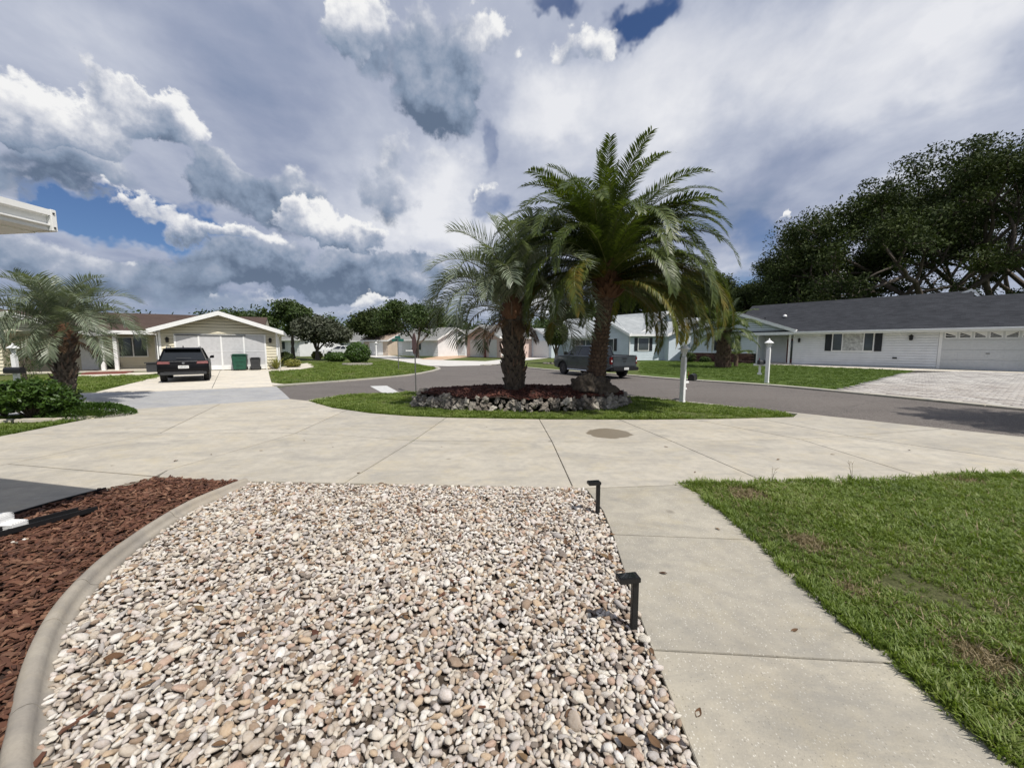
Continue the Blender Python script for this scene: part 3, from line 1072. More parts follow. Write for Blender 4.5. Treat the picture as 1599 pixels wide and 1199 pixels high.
# shrink next to the edges so that nothing lies on the walk
px = top[:, 0] / top[:, 1]
dist = np.hypot(top[:, 0], top[:, 1])
und = np.array([mnoise.noise(Vector((a * 1.3, b * 1.3, 0))) for a, b in top[:, :2]]) * .012
vis = (np.abs(px) < 1.45) & (top[:, 1] > 1.36) & (top[:, 3] > .012)
score = top[:, 2] / dist * vis
order = np.argsort(-score)
rot = np.stack([rg.normal(0, .34, len(top)), rg.normal(0, .34, len(top)), rg.uniform(0, 2 * PI, len(top))], 1)
scl = top[:, 2][:, None] * np.stack([rg.uniform(1.0, 1.45, len(top)), rg.uniform(.85, 1.15, len(top)), rg.uniform(.8, 1.2, len(top))], 1)
pick = rg.integers(0, len(peb), len(top))
loc = np.stack([top[:, 0], top[:, 1], top[:, 3] + und + .004], 1)
for i in order[:290]:
    o = link('pebble', peb[pick[i]], bed)
    o.location = loc[i]; o.rotation_euler = rot[i]; o.scale = scl[i]
rest = order[290:]
scatter('pebbles', loc[rest], rot[rest], scl[rest], pick[rest], peb, parent=bed)

# twigs and dead leaves among the stones
tw = []
r = random.Random(9)
for s in range(4):
    q = MB(); p = Vector((-.5, 0, 0)); pts_ = [p]
    for k in range(5):
        p = p + Vector((.2, r.uniform(-.07, .07), r.uniform(-.02, .03))); pts_.append(p)
    q.tube(pts_, [.022, .02, .017, .014, .010, .006], 4)
    q.tube([pts_[2], pts_[2] + Vector((.12, .12, .03)), pts_[2] + Vector((.2, .25, .02))], [.012, .009, .004], 4)
    tw.append(q.mesh('twig', M_bark_l))
for s in range(4):
    q = MB(); n_ = 7; c_ = []
    for k in range(n_ + 1):
        t_ = k / n_; wd = .24 * math.sin(PI * min(max(t_, .02), .98)) ** .8
        c_ += [(-.5 + t_, -wd, .10 * math.sin(t_ * 3 + s)), (-.5 + t_, 0, .10 * math.sin(t_ * 3 + s) - .05), (-.5 + t_, wd, .10 * math.sin(t_ * 3 + s) + .03)]
    q.add(c_, [(3 * k + j, 3 * k + j + 1, 3 * k + j + 4, 3 * k + j + 3) for k in range(n_) for j in range(2)])
    tw.append(q.mesh('dead_leaf', M_deadleaf, recalc=False))
x, y = rand_in(gpoly, 260, rg)
k_ = len(x); s_ = rg.uniform(.03, .085, k_)
scatter('litter', np.stack([x, y, rg.uniform(.040, .052, k_)], 1), np.stack([rg.normal(0, .2, k_), rg.normal(0, .15, k_), rg.uniform(0, 6.28, k_)], 1), np.stack([s_, s_, s_], 1), rg.integers(0, 8, k_), tw, parent=bed)
# curved concrete edging: rounded bead swept along the line, cut into lengths
ed = thing('curved_concrete_edging', 'curved pale concrete edging between dark bark mulch and white river stones', 'garden edging', (0, 0, 0))
line = [G(*p) for p in smooth_line(EDGE_PX, 8)]
prof = [(-.055, -.02), (-.055, .035), (-.044, .060), (-.024, .072), (.0, .075), (.016, .067), (.030, .046), (.037, .027), (.056, .019), (.082, .013), (.087, -.02)]
cuts_i = [0, 19, 37, 46, 62, len(line) - 1]
for a, b in zip(cuts_i[:-1], cuts_i[1:]):
    q = MB(); vs = []; fs = []
    sub = line[a:b + 1]
    for i, p in enumerate(sub):
        gi_ = a + i
        t_ = (line[min(gi_ + 1, len(line) - 1)] - line[max(gi_ - 1, 0)]).normalized()
        r_ = Vector((-t_.y, t_.x, 0))            # towards the gravel side
        if i == 0 and a: p = p + t_ * .004
        if b < len(line) - 1 and i == len(sub) - 1: p = p - t_ * .004
        wob = 1 + .05 * mnoise.noise(p * 3)
        for (u, z) in prof:
            vs.append(p + r_ * u * wob + Vector((0, 0, z * wob + .003 * mnoise.noise(p * 9 + Vector((u * 30, 0, 0))))))
    k = len(prof)
    for i in range(len(sub) - 1):
        for j in range(k - 1):
            fs.append((i * k + j, i * k + j + 1, (i + 1) * k + j + 1, (i + 1) * k + j))
    nn_ = len(vs)
    vs += [v.copy() for v in vs[:k]] + [v.copy() for v in vs[(len(sub) - 1) * k:len(sub) * k]]
    fs += [tuple(range(nn_, nn_ + k)), tuple(nn_ + k + j for j in range(k))[::-1]]
    q.add(vs, fs)
    q.build('edging_segment', M_edge, ed, smooth=True, recalc=False)

# ------------------------------------------------------------------ bark mulch at the left
MUL_PX = [(245, 749), (372, 755), (338, 772), (283, 797), (218, 837), (156, 886), (104, 942), (66, 1000), (42, 1068), (28, 1140), (20, 1199), (14, 1420), (-900, 1420), (-900, 1075), (-700, 1017), (-300, 902), (0, 815), (162, 769)]
mp = GL(MUL_PX)
mulch = sheet('mulch_bed', mp, 0.004, M_mulch_base, th=.02)


def chip_meshes(m, n_=8, nm='bark_chip'):
    out = []
    r = random.Random(4)
    for s in range(n_):
        q = MB()
        L, w_, th_ = 1.0, r.uniform(.22, .42), r.uniform(.05, .12)
        nseg = 4
        top_, bot_ = [], []
        for i in range(nseg + 1):
            x = -L / 2 + L * i / nseg
            ww = w_ * (0.45 + .55 * math.sin(PI * min(max(i / nseg, .12), .88))) * r.uniform(.75, 1.1) / 2
            zz = .10 * math.sin(i * 1.3 + s) * .5
            j = r.uniform(-.04, .04)
            top_ += [(x, -ww + j, zz + th_ / 2), (x, ww + j, zz + th_ / 2 + r.uniform(-.03, .03))]
            bot_ += [(x, -ww + j, zz - th_ / 2), (x, ww + j, zz - th_ / 2)]
        k = len(top_)
        fs = []
        for i in range(nseg):
            a = 2 * i
            fs += [(a, a + 2, a + 3, a + 1), (k + a, k + a + 1, k + a + 3, k + a + 2), (a, k + a, k + a + 2, a + 2), (a + 1, a + 3, k + a + 3, k + a + 1)]
        fs += [(0, 1, k + 1, k), (k - 2, k * 2 - 2, k * 2 - 1, k - 1)]
        q.add(top_ + bot_, fs)
        out.append(q.mesh(nm, m))
    return out


chipm = chip_meshes(M_chip)
mpoly = [(max(p.x, -5.2), max(p.y, .6)) for p in mp]


def chip_field(poly, n_, L0, L1, z0, z1, tilt, r, zf=None):
    x, y = rand_in(poly, n_, r)
    k = len(x)
    z = r.uniform(z0, z1, k) + (zf(x, y) if zf else 0)
    rot_ = np.stack([r.normal(0, tilt, k), r.normal(0, tilt * .7, k), r.uniform(0, 2 * PI, k)], 1)
    L = r.uniform(L0, L1, k)
    return np.stack([x, y, z], 1), rot_, np.stack([L, L * r.uniform(.7, 1.3, k), L], 1)


rg2 = np.random.default_rng(8)
a_, b_, c_ = chip_field(mpoly, 13000, .03, .085, .008, .045, .30, rg2)
tag(scatter('bark_chips', a_, b_, c_, rg2.integers(0, 8, len(a_)), chipm, parent=mulch), kind='stuff')
# a few chips strayed into the pebbles
a_, b_, c_ = chip_field(gpoly, 90, .03, .07, .03, .045, .3, rg2)
scatter('strayed_chips', a_, b_, c_, rg2.integers(0, 8, len(a_)), chipm, parent=bed)

# ------------------------------------------------------------------ grass
M_grass = leafy('grass_blades', [(.070, .105, .022), (.115, .165, .032), (.155, .215, .040), (.205, .255, .068), (.28, .27, .14)], rough=.5, trans=.32, per_obj=True, clump=1.1)
M_grass_lush = leafy('lush_grass_blades', [(.075, .120, .022), (.11, .165, .032), (.15, .205, .048)], rough=.55, trans=.25, per_obj=True, clump=.8)
M_straw = leafy('dry_grass', [(.20, .16, .09), (.30, .24, .14), (.14, .11, .06)], rough=.7, trans=.1, per_obj=True)


def tuft(m, seed, blades=14, h=.06, wdt=.004, spread=.03, lean=.7, nm='grass_tuft'):
    r = random.Random(seed)
    q = MB()
    for _ in range(blades):
        a = r.uniform(0, 2 * PI); rr = spread * math.sqrt(r.random())
        x, y = rr * math.cos(a), rr * math.sin(a)
        hh_ = h * r.uniform(.5, 1.15)
        dr = a + r.uniform(-1, 1); ln = hh_ * lean * r.uniform(.3, 1.4)
        sx, sy = -math.sin(dr) * wdt, math.cos(dr) * wdt
        p1 = (x + math.cos(dr) * ln * .35, y + math.sin(dr) * ln * .35, hh_ * .6)
        p2 = (x + math.cos(dr) * ln, y + math.sin(dr) * ln, hh_ * r.uniform(.75, 1.0))
        q.add([(x - sx, y - sy, 0), (x + sx, y + sy, 0), (p1[0] + sx * .8, p1[1] + sy * .8, p1[2]), (p1[0] - sx * .8, p1[1] - sy * .8, p1[2]), p2], [(0, 1, 2, 3), (3, 2, 4)])
    return q.mesh(nm, m, recalc=False)


tufts = [tuft(M_grass, s, 17, .046, .0032, .038) for s in range(7)] + [tuft(M_straw, 31, 9, .045, .003, .035, 1.1)]
tufts_far = [tuft(M_grass, 40 + s, 22, .06, .007, .10) for s in range(5)]
tufts_lush = [tuft(M_grass_lush, 60 + s, 26, .07, .010, .16) for s in range(5)]


def grass(name, poly, dens_, meshes, r, parent, bare=None, jitter=(.7, 1.35), z=.004, noise_s=.8, cut=-.25, straw=False, keep=None):
    nn = int(poly_area(poly) * dens_)
    x, y = rand_in(poly, nn, r)
    if keep is not None:
        k = keep(x, y); x, y = x[k], y[k]
    f = fbm2(x, y, noise_s, 3.3)
    ok = (f > cut) | (r.random(len(x)) < .25)
    if bare:
        for (bx, by, br) in bare:
            dd = np.hypot(x - bx, (y - by)) / br + fbm2(x, y, 2.5, 8) * .5
            ok &= (dd > 1) | (r.random(len(x)) < .10)
    x, y, f = x[ok], y[ok], f[ok]
    k = len(x)
    s = r.uniform(*jitter, k) * (1 + .45 * np.clip(f, -.8, .8))
    rot_ = np.stack([r.normal(0, .12, k), r.normal(0, .12, k), r.uniform(0, 2 * PI, k)], 1)
    nm_ = len(meshes)
    if straw:
        pk = np.where(r.random(k) < .05 + .10 * (f < -.05), nm_ - 1, r.integers(0, nm_ - 1, k))
    else:
        pk = r.integers(0, nm_, k)
    o = scatter(name, np.stack([x, y, np.full(k, z)], 1), rot_, np.stack([s, s, s], 1), pk, meshes, parent=parent)
    return o


rg3 = np.random.default_rng(21)
b1 = G(1535, 1040); b2 = G(1165, 775); b3 = G(1265, 850); b4 = G(1500, 752); b5 = G(1330, 925)
grp = [(p.x, p.y) for p in GL(GR_POLY_PX)]
inframe = lambda x, y: (np.abs(x) < 1.45 * y + 2.4)
grass('lawn_grass', grp, 1150, tufts, rg3, near_lawn, bare=[(b1.x, b1.y, .15), (b2.x, b2.y, .22), (b3.x, b3.y, .15), (b4.x, b4.y, .20), (b5.x, b5.y, .06)], z=.0, straw=True, cut=-.75, keep=inframe)
# dead thatch on the bare patches
bx_, by_ = [], []
for (p_, rad_) in ((b1, .17), (b2, .2), (b3, .14), (b4, .18), (b5, .08)):
    k_ = int(2600 * rad_)
    bx_ += list(p_.x + rg3.normal(0, rad_ * .6, k_)); by_ += list(p_.y + rg3.normal(0, rad_ * .6, k_))
k_ = len(bx_)
s_ = rg3.uniform(.5, 1.1, k_)
scatter('dead_thatch', np.stack([bx_, by_, np.full(k_, -.004)], 1), np.stack([rg3.normal(0, .9, k_), rg3.normal(0, .9, k_), rg3.uniform(0, 6.28, k_)], 1), np.stack([s_, s_, s_], 1), np.zeros(k_), [tufts[7]], parent=near_lawn)
isl = [(p.x, p.y) for p in GL(ISL_PX)]
IC = (0.25, 10.95); IR = (3.02, 1.42)
outside = lambda x, y: ((x - IC[0]) / IR[0]) ** 2 + ((y - IC[1]) / IR[1]) ** 2 > 1.02
grass('island_grass', isl, 240, tufts_far, rg3, isl_lawn, jitter=(.6, 1.1), z=0.0, keep=outside, cut=-.3)
lush = [(p.x, p.y) for p in GL([(1100, 563), (1190, 568.5), (1299, 574), (1425, 579), (1305, 608), (1200, 598.5), (1100, 590), (1000, 583), (1000, 566)])]
grass('lush_grass', lush, 26, tufts_lush, rg3, None, jitter=(.6, 1.0), z=0.0, cut=-.9)
lawnL = [(p.x, p.y) for p in GL([(425, 579), (492, 575), (480, 566.5), (620, 564), (670, 571.5), (684, 577), (640, 583), (560, 590), (470, 597), (428, 598)])]
grass('corner_grass', lawnL, 22, tufts_far, rg3, None, jitter=(1.0, 1.9), z=-.02, cut=-.3)
lawnL2 = [(p.x, p.y) for p in GL([(90, 589), (248, 584), (246, 590), (200, 600), (140, 611), (0, 617), (-60, 600)])]
grass('neighbour_grass', lawnL2, 30, tufts_far, rg3, None, jitter=(.9, 1.7), z=-.02, cut=-.3)
lawnL3 = [(p.x, p.y) for p in GL([(-300, 745), (0, 681), (128, 655.5), (178, 646), (150, 640), (0, 652), (-300, 690)])]
grass('bed_lawn_grass', lawnL3, 200, tufts_far, rg3, None, jitter=(.6, 1.1), z=-.01, cut=-.3)
# blades leaning over the slab edge and weeds growing in the joints
def along(px_line, n_, r, wid=.03):
    g = [G(*p) for p in px_line]
    out = []
    for _ in range(n_):
        i = r.integers(0, len(g) - 1); t_ = r.random()
        p = g[i].lerp(g[i + 1], t_)
        out.append((p.x + r.normal(0, wid), p.y + r.normal(0, wid), .004))
    return out


ep = along([(1070, 760), (1150, 757), (1300, 755), (1480, 748), (1599, 745)], 420, rg3, .035) + along([(1500, 747), (1599, 744), (1700, 748)], 120, rg3, .05)
ep += along([(1100, 780), (1136, 805), (1186, 849), (1245, 905), (1310, 964), (1412, 1044), (1500, 1119), (1592, 1201)], 500, rg3, .012)
k = len(ep)
s_ = rg3.uniform(.7, 1.5, k)
scatter('edge_grass', ep, np.stack([rg3.normal(0, .2, k), rg3.normal(0, .2, k), rg3.uniform(0, 6.28, k)], 1), np.stack([s_, s_, s_ * 1.2], 1), rg3.integers(0, 7, k), tufts[:7], parent=near_lawn)
ep = along([(694, 655), (645, 690)], 50, rg3, .012) + along([(645, 690), (600, 718), (560, 743)], 26, rg3, .01) + along([(1000, 763), (1020, 762)], 8, rg3, .01) + along([(345, 633), (295, 665)], 10, rg3, .01)
k = len(ep)
s_ = rg3.uniform(.15, .5, k)
scatter('joint_weeds', ep, np.stack([rg3.normal(0, .3, k), rg3.normal(0, .3, k), rg3.uniform(0, 6.28, k)], 1), np.stack([s_, s_, s_], 1), rg3.integers(0, 7, k), tufts[:7], parent=drive)

# ------------------------------------------------------------------ planted island: rock wall and mulch mound
wall = thing('rock_planter_wall', 'low dry wall of pale jagged coral rocks around the two palms', 'rock wall', (IC[0], IC[1], 0))
rockm = [lump('stone', M_rock, s + 3, 3, rough=.42, freq=1.9, flatten=[(1, .8, .75), (1, .7, 1.1), (.8, .8, 1.25), (1.1, .7, .6), (.9, .9, .9)][s % 5], smooth=False) for s in range(10)]
for me in rockm:
    me.set_sharp_from_angle(angle=R(35))
r = random.Random(12)
per = 84
cnt = 0
for course in range(4):
    nn = per - course * 4
    for i in range(nn):
        a = 2 * PI * (i + .5 * (course % 2) + r.uniform(-.2, .2)) / nn
        sh = 1 - .022 * course
        x, y = IR[0] * sh * math.cos(a), IR[1] * sh * math.sin(a)
        if course == 3 and r.random() < .72: continue
        o = link('stone', rockm[r.randrange(10)], wall)
        s = r.uniform(.05, .125)
        o.location = (x + r.uniform(-.05, .05), y + r.uniform(-.05, .05), .05 + course * .092 + r.uniform(-.02, .02))
        o.rotation_euler = (r.uniform(-.7, .7), r.uniform(-.7, .7), r.uniform(0, 6.28))
        o.scale = (s * r.uniform(.9, 1.35), s, s * r.uniform(.8, 1.1))
        cnt += 1


def mound_z(x, y):
    q = np.sqrt(((np.asarray(x) - IC[0]) / IR[0]) ** 2 + ((np.asarray(y) - IC[1]) / IR[1]) ** 2)
    nz = np.array([mnoise.noise(Vector((a * 1.7, b * 1.7, 2))) for a, b in zip(np.atleast_1d(x), np.atleast_1d(y))])
    return .30 + .15 * np.clip(1 - q ** 2, 0, 1) ** .6 + .07 * nz * (q < 1)


vs, fs = [], []
NR, NA = 12, 72
for i in range(NR + 1):
    for j in range(NA):
        a = 2 * PI * j / NA
        q = i / NR * .97
        vs.append((IC[0] + IR[0] * q * math.cos(a), IC[1] + IR[1] * q * math.sin(a)))
zz = mound_z([v[0] for v in vs], [v[1] for v in vs])
vs = [(v[0], v[1], z) for v, z in zip(vs, zz)]
for i in range(NR):
    for j in range(NA):
        fs.append((i * NA + j, i * NA + (j + 1) % NA, (i + 1) * NA + (j + 1) % NA, (i + 1) * NA + j))
q = MB(); q.add(vs, fs)
mound = q.build('mulch_mound', M_mulch_base, smooth=True)
mound['kind'] = 'structure'
ip_ = [(IC[0] + IR[0] * .96 * math.cos(2 * PI * k / 40), IC[1] + IR[1] * .96 * math.sin(2 * PI * k / 40)) for k in range(40)]
chipr = chip_meshes(M_chip_red, 6, 'red_bark_chip')
a_, b_, c_ = chip_field(ip_, 6500, .05, .13, .0, .035, .45, rg2, zf=mound_z)
scatter('island_chips', a_, b_, c_, rg2.integers(0, 6, len(a_)), chipr, parent=mound)
# ------------------------------------------------------------------ palms
M_date = leafy('date_palm_leaf', [(.032, .050, .012), (.058, .085, .018), (.092, .120, .026), (.14, .155, .042)], rough=.45, trans=.28, clump=1.5, spec=.5)
M_date_y = leafy('yellowing_palm_leaf', [(.055, .085, .018), (.10, .115, .02), (.16, .13, .024), (.22, .14, .03)], rough=.5, trans=.3, clump=3)
M_pindo = leafy('pindo_palm_leaf', [(.085, .11, .07), (.14, .17, .11), (.22, .25, .185), (.11, .135, .085)], rough=.42, trans=.2, clump=2, spec=.4)
M_rachis = simple('palm_rachis', (.16, .17, .06), .5, var=.3)
M_rachis_g = simple('pindo_rachis', (.20, .20, .13), .5, var=.3)
M_dead = leafy('dead_palm_leaf', [(.07, .04, .02), (.12, .07, .04), (.17, .11, .06)], rough=.8, trans=.1)


def frond(name, L, e0, bend, nl, ll, lw, vup, m, mr, seed, droop=.5, petiole=.12, twist=.0, rw=.02):
    """frond lying in the local XZ plane. e0 start elevation, bend = total turn downwards (radians)"""
    r = random.Random(seed)
    N = 22
    pts, tg = [], []
    p = Vector((0, 0, 0)); e = e0
    for i in range(N + 1):
        t = i / N
        pts.append(p.copy()); tg.append(Vector((math.cos(e), 0, math.sin(e))))
        p = p + Vector((math.cos(e), 0, math.sin(e))) * L / N
        e -= bend / N * (0.22 + 1.56 * t)
    V, Fc = [], []

    def at(t):
        f_ = t * N; i = min(int(f_), N - 1)
        return pts[i].lerp(pts[i + 1], f_ - i), tg[i].lerp(tg[i + 1], f_ - i).normalized()
    for k in range(nl):
        t = petiole + (1 - petiole) * (k + .5) / nl
        for s in (-1, 1):
            q, T = at(min(1, t + r.uniform(-.004, .004)))
            up = Vector((-T.z, 0, T.x))
            sd = Vector((0, s, 0))
            l_ = ll * (math.sin(PI * (.14 + .80 * (t - petiole) / (1 - petiole))) ** .55) * r.uniform(.86, 1.1)
            fw = .55 + .55 * t + r.uniform(-.12, .12)
            v_ = vup * r.uniform(.6, 1.4)
            dr = (T * fw + sd + up * v_).normalized()
            wv = dr.cross(up).normalized() * lw
            m1 = q + dr * l_ * .5 - Vector((0, 0, droop * l_ * .10))
            d2 = (dr + Vector((0, 0, -droop * r.uniform(.7, 1.4)))).normalized()
            m2 = m1 + d2 * l_ * .5
            o = len(V)
            V += [q - wv * .4, q + wv * .4, m1 + wv, m1 - wv, m2]
            Fc += [(o, o + 1, o + 2, o + 3), (o + 3, o + 2, o + 4, o + 4)]
    q = MB(); q.v = V; q.f = [f[:3] if len(set(f)) == 3 else f for f in Fc]
    leaf = q.mesh(name, m, recalc=False)
    # rachis as second material in the same mesh
    q2 = MB()
    q2.tube([pts[i] for i in range(0, N + 1, 2)], [rw * (1 - .85 * i / N) for i in range(0, N + 1, 2)], 5)
    o = len(q.v)
    q.v += q2.v; nf = len(q.f); q.f += [tuple(i + o for i in f) for f in q2.f]
    me = q.mesh(name, m, recalc=False)
    me.materials.append(mr)
    for i, pl in enumerate(me.polygons):
        if i >= nf:
            pl.material_index = 1; pl.use_smooth = True
    return me


def ring_boots(name, m, h, rf, rows, per, size, out, seed, lean=(0, 0), up=1.0, flare=.6):
    """leaf bases left on a palm trunk: short wedge plates in a spiral"""
    r = random.Random(seed)
    q = MB()
    for k in range(rows):
        z = h * (k + .5) / rows
        for i in range(per):
            a = 2 * PI * (i + .5 * (k % 2)) / per + r.uniform(-.06, .06)
            R_ = rf(z / h)
            cx, cy = lean[0] * z / h, lean[1] * z / h
            s = size * r.uniform(.7, 1.2); o_ = out * r.uniform(.5, 1.4)
            c, sn = math.cos(a), math.sin(a)
            w_ = s * .55

            def pt(rad, tan, dz_): return (cx + c * rad - sn * tan, cy + sn * rad + c * tan, z + dz_)
            q.add([pt(R_ * .93, -w_, -s * .5), pt(R_ * .93, w_, -s * .5), pt(R_ + o_ * .5, -w_ * .8, 0), pt(R_ + o_ * .5, w_ * .8, 0),
                   pt(R_ + o_, -w_ * flare, s * .55 * up), pt(R_ + o_, w_ * flare, s * .55 * up), pt(R_ * .95, -w_ * .5, s * .5 * up), pt(R_ * .95, w_ * .5, s * .5 * up)],
                  [(0, 1, 3, 2), (2, 3, 5, 4), (4, 5, 7, 6), (0, 2, 4, 6), (1, 7, 5, 3)])
    return q.mesh(name, m)


def trunk_mesh(name, m, h, rf, lean=(0, 0), n=20, rings=18, bumpy=.03):
    V = []; Fc = []
    for i in range(rings + 1):
        t = i / rings
        for k in range(n):
            a = 2 * PI * k / n
            rr = rf(t) * (1 + bumpy * mnoise.noise(Vector((math.cos(a) * 2, math.sin(a) * 2, t * 9))))
            V.append((lean[0] * t + rr * math.cos(a), lean[1] * t + rr * math.sin(a), h * t))
    for i in range(rings):
        for k in range(n):
            Fc.append((i * n + k, i * n + (k + 1) % n, (i + 1) * n + (k + 1) % n, (i + 1) * n + k))
    Fc.append(tuple(rings * n + k for k in range(n)))
    q = MB(); q.add(V, Fc)
    return q.mesh(name, m, smooth=True)


# --- date palm
zb = .38
dp = thing('date_palm', 'tall date palm with thick trunk and drooping yellow lower fronds in the rock planter', 'palm tree', (2.27, 10.55, zb))
rf_d = lambda t: .185 + .10 * math.exp(-t * 9) + .02 * math.sin(t * 5) + .05 * max(0, t - .8) * 5
TH = 2.78
lean = (.30, .12)
link('trunk', trunk_mesh('trunk', M_palmbark, TH, rf_d, lean), dp)
link('leaf_scars', ring_boots('leaf_scars', M_boot, TH, rf_d, 27, 15, .105, .055, 3, lean), dp)['kind'] = 'stuff'
# dense old boots under the crown
q = trunk_mesh('crown_base', M_fibre, .75, lambda t: .23 + .09 * math.sin(PI * min(1, t * .9 + .1)), (0, 0))
o = link('crown_base', q, dp); o.location = (lean[0], lean[1], TH - .12)
o = link('old_boots', ring_boots('old_boots', M_fibre, .85, lambda t: .25 + .08 * t, 7, 12, .22, .18, 9, up=1.5, flare=.35), dp)
o.location = (lean[0], lean[1], TH - .2); o['kind'] = 'stuff'
rt = MB()
root_me = lump('root_mass', M_boot_dark, 41, 4, rough=.34, freq=2.2, flatten=(.42, .38, .34))
o = link('root_mass', root_me, dp); o.location = (-.20, -.12, .18)
o = link('root_mass', lump('root_mass', M_boot_dark, 57, 4, rough=.36, freq=2.6, flatten=(.36, .32, .26)), dp); o.location = (.13, -.14, .12)
rd = random.Random(77)
dm = []
# (start elevation, bend, length)
specs = [(88, 14, 3.0), (78, 68, 3.3), (69, 100, 3.75), (60, 118, 3.95), (50, 128, 4.0), (38, 130, 3.95), (27, 128, 3.8), (14, 116, 3.5), (20, 128, 3.75), (2, 108, 3.3)]
for i, (e, b, L) in enumerate(specs):
    yel = i >= 8
    for v_ in range(2):
        dm.append((i, frond('frond', L, R(e), R(b), 118, .44, .0145, .45 if not yel else .3, M_date_y if yel else M_date, M_rachis, 100 + i * 3 + v_, droop=.30 + .05 * i, petiole=.10)))
crown = Vector((lean[0], lean[1], TH + .35))
gold = 2.39996
cnt_by = [2, 10, 18, 23, 24, 22, 19, 13, 6, 3]
k = 0
for i, n_ in enumerate(cnt_by):
    for j in range(n_):
        me = [q[1] for q in dm if q[0] == i][j % 2]
        o = link('frond', me, dp)
        o.location = crown + Vector((rd.uniform(-.06, .06), rd.uniform(-.06, .06), .22 - .05 * i))
        az_ = (k * gold + rd.uniform(-.25, .25)) % (2 * PI)
        if i >= 5 and abs(az_ - 1.5 * PI + .05) < .55:      # the photograph shows the trunk clear of fronds
            az_ += .7 if j % 2 else -.7
        o.rotation_euler = (rd.gauss(0, .14), rd.gauss(0, .09), az_)
        s = rd.uniform(.80, 1.02)
        o.scale = (s, s * 1.0, s)
        if i >= 8:
            o['label'] = 'yellow drooping frond'
        k += 1
# a few half-yellow fronds hanging lower right as in the picture
for a, e_i, s in ((-38, 8, 1.0), (-22, 8, 1.05), (-55, 9, .98), (-8, 8, 1.02), (-48, 8, 1.05), (-30, 9, 1.08), (-15, 9, 1.05), (5, 8, .95), (-65, 9, 1.0), (195, 9, .9)):
    o = link('frond', [q[1] for q in dm if q[0] == e_i][0], dp)
    o.location = crown + Vector((0, 0, -.22)); o.rotation_euler = (rd.gauss(0, .1), 0, R(a)); o.scale = (s, s, s)
    o['label'] = 'yellow drooping frond'
# flower stalks hanging in the crown
q = MB()
for i in range(26):
    a = rd.uniform(0, 6.28); x, y = math.cos(a), math.sin(a)
    q.tube([(0, 0, 0), (x * .3, y * .3, .15), (x * .6, y * .6, rd.uniform(-.1, .1)), (x * .75, y * .75, rd.uniform(-.5, -.2))], [.012, .008, .006, .003], 4, caps=False)
o = q.build('fruit_stalks', M_fibre, dp); o.location = crown + Vector((0, 0, -.15))

# --- pindo palms
def pindo(label, loc, H, S_, seed, lean=(0, 0), fr=34, mat=None):
    t = thing('pindo_palm', label, 'palm tree', loc)
    rf_ = lambda q_: .175 * S_ * (1.0 + .10 * math.sin(q_ * 5) + .25 * max(0, q_ - .55))
    link('trunk', trunk_mesh('trunk', M_boot_dark, H, rf_, lean), t)
    link('leaf_bases', ring_boots('leaf_bases', M_boot_dark, H, rf_, int(H / .12), 9, .17 * S_, .10 * S_, seed, lean, up=1.5, flare=.3), t)['kind'] = 'stuff'
    r = random.Random(seed)
    # long dead stubs poking up from the trunk
    q = MB()
    for i in range(46):
        z = r.uniform(.25, 1.0) * H; a = r.uniform(0, 6.28); c, s = math.cos(a), math.sin(a)
        R_ = rf_(z / H); L = r.uniform(.12, .32) * S_ * (0.7 + .6 * z / H)
        bx, by = lean[0] * z / H, lean[1] * z / H
        q.tube([(bx + c * R_ * .8, by + s * R_ * .8, z - .05), (bx + c * (R_ + .10), by + s * (R_ + .10), z + L * .3), (bx + c * (R_ + .16), by + s * (R_ + .16), z + L)], [.035 * S_, .026 * S_, .012 * S_], 5)
    q.build('frond_stub', M_boot, t)['kind'] = 'stuff'
    cr = Vector((lean[0], lean[1], H + .05))
    o = link('crown_base', trunk_mesh('crown_base', M_fibre, .6 * S_, lambda u: (.24 + .07 * math.sin(u * PI)) * S_ * (1 - .4 * u)), t); o.location = cr - Vector((0, 0, .15))
    ms = []
    for i, (e, b, L) in enumerate([(84, 45, 2.1), (74, 90, 2.35), (64, 120, 2.5), (54, 140, 2.6), (42, 150, 2.55), (30, 145, 2.3), (16, 125, 1.9)]):
        ms.append([frond('frond', L * S_, R(e), R(b), 62, .60 * S_, .0125 * S_, .75, mat or M_pindo, M_rachis_g, seed * 10 + i * 2 + v_, droop=.40, petiole=.2, rw=.022 * S_) for v_ in range(2)])
    k_ = 0
    for i, n_ in enumerate([3, 6, 8, 9, 8, 5, 2]):
        n_ = max(2, int(n_ * fr / 34))
        for j in range(n_):
            o = link('frond', ms[i][j % 2], t)
            o.location = cr + Vector((r.uniform(-.08, .08), r.uniform(-.08, .08), .18 - .05 * i))
            az_ = (k_ * gold + r.uniform(-.3, .3)) % (2 * PI)
            if i >= 4 and abs(az_ - 1.5 * PI - (.12 if loc[0] > -5 else -.85)) < .62:      # keep the trunk's street side clear
                az_ += .75 if j % 2 else -.75
            o.rotation_euler = (r.gauss(0, .15), r.gauss(0, .1), az_)
            s = r.uniform(.85, 1.1); o.scale = (s, s, s)
            k_ += 1
    # brown hanging skirt
    dmh = frond('dead_frond', 1.2 * S_, R(-25), R(60), 26, .34 * S_, .012 * S_, .1, M_dead, M_fibre, seed + 5, droop=1.0)
    for j in range(7):
        o = link('dead_frond', dmh, t); o.location = cr + Vector((0, 0, -.05)); o.rotation_euler = (r.gauss(0, .3), 0, j * .9 + r.random()); s = r.uniform(.6, 1.0); o.scale = (s, s, s)
    return t


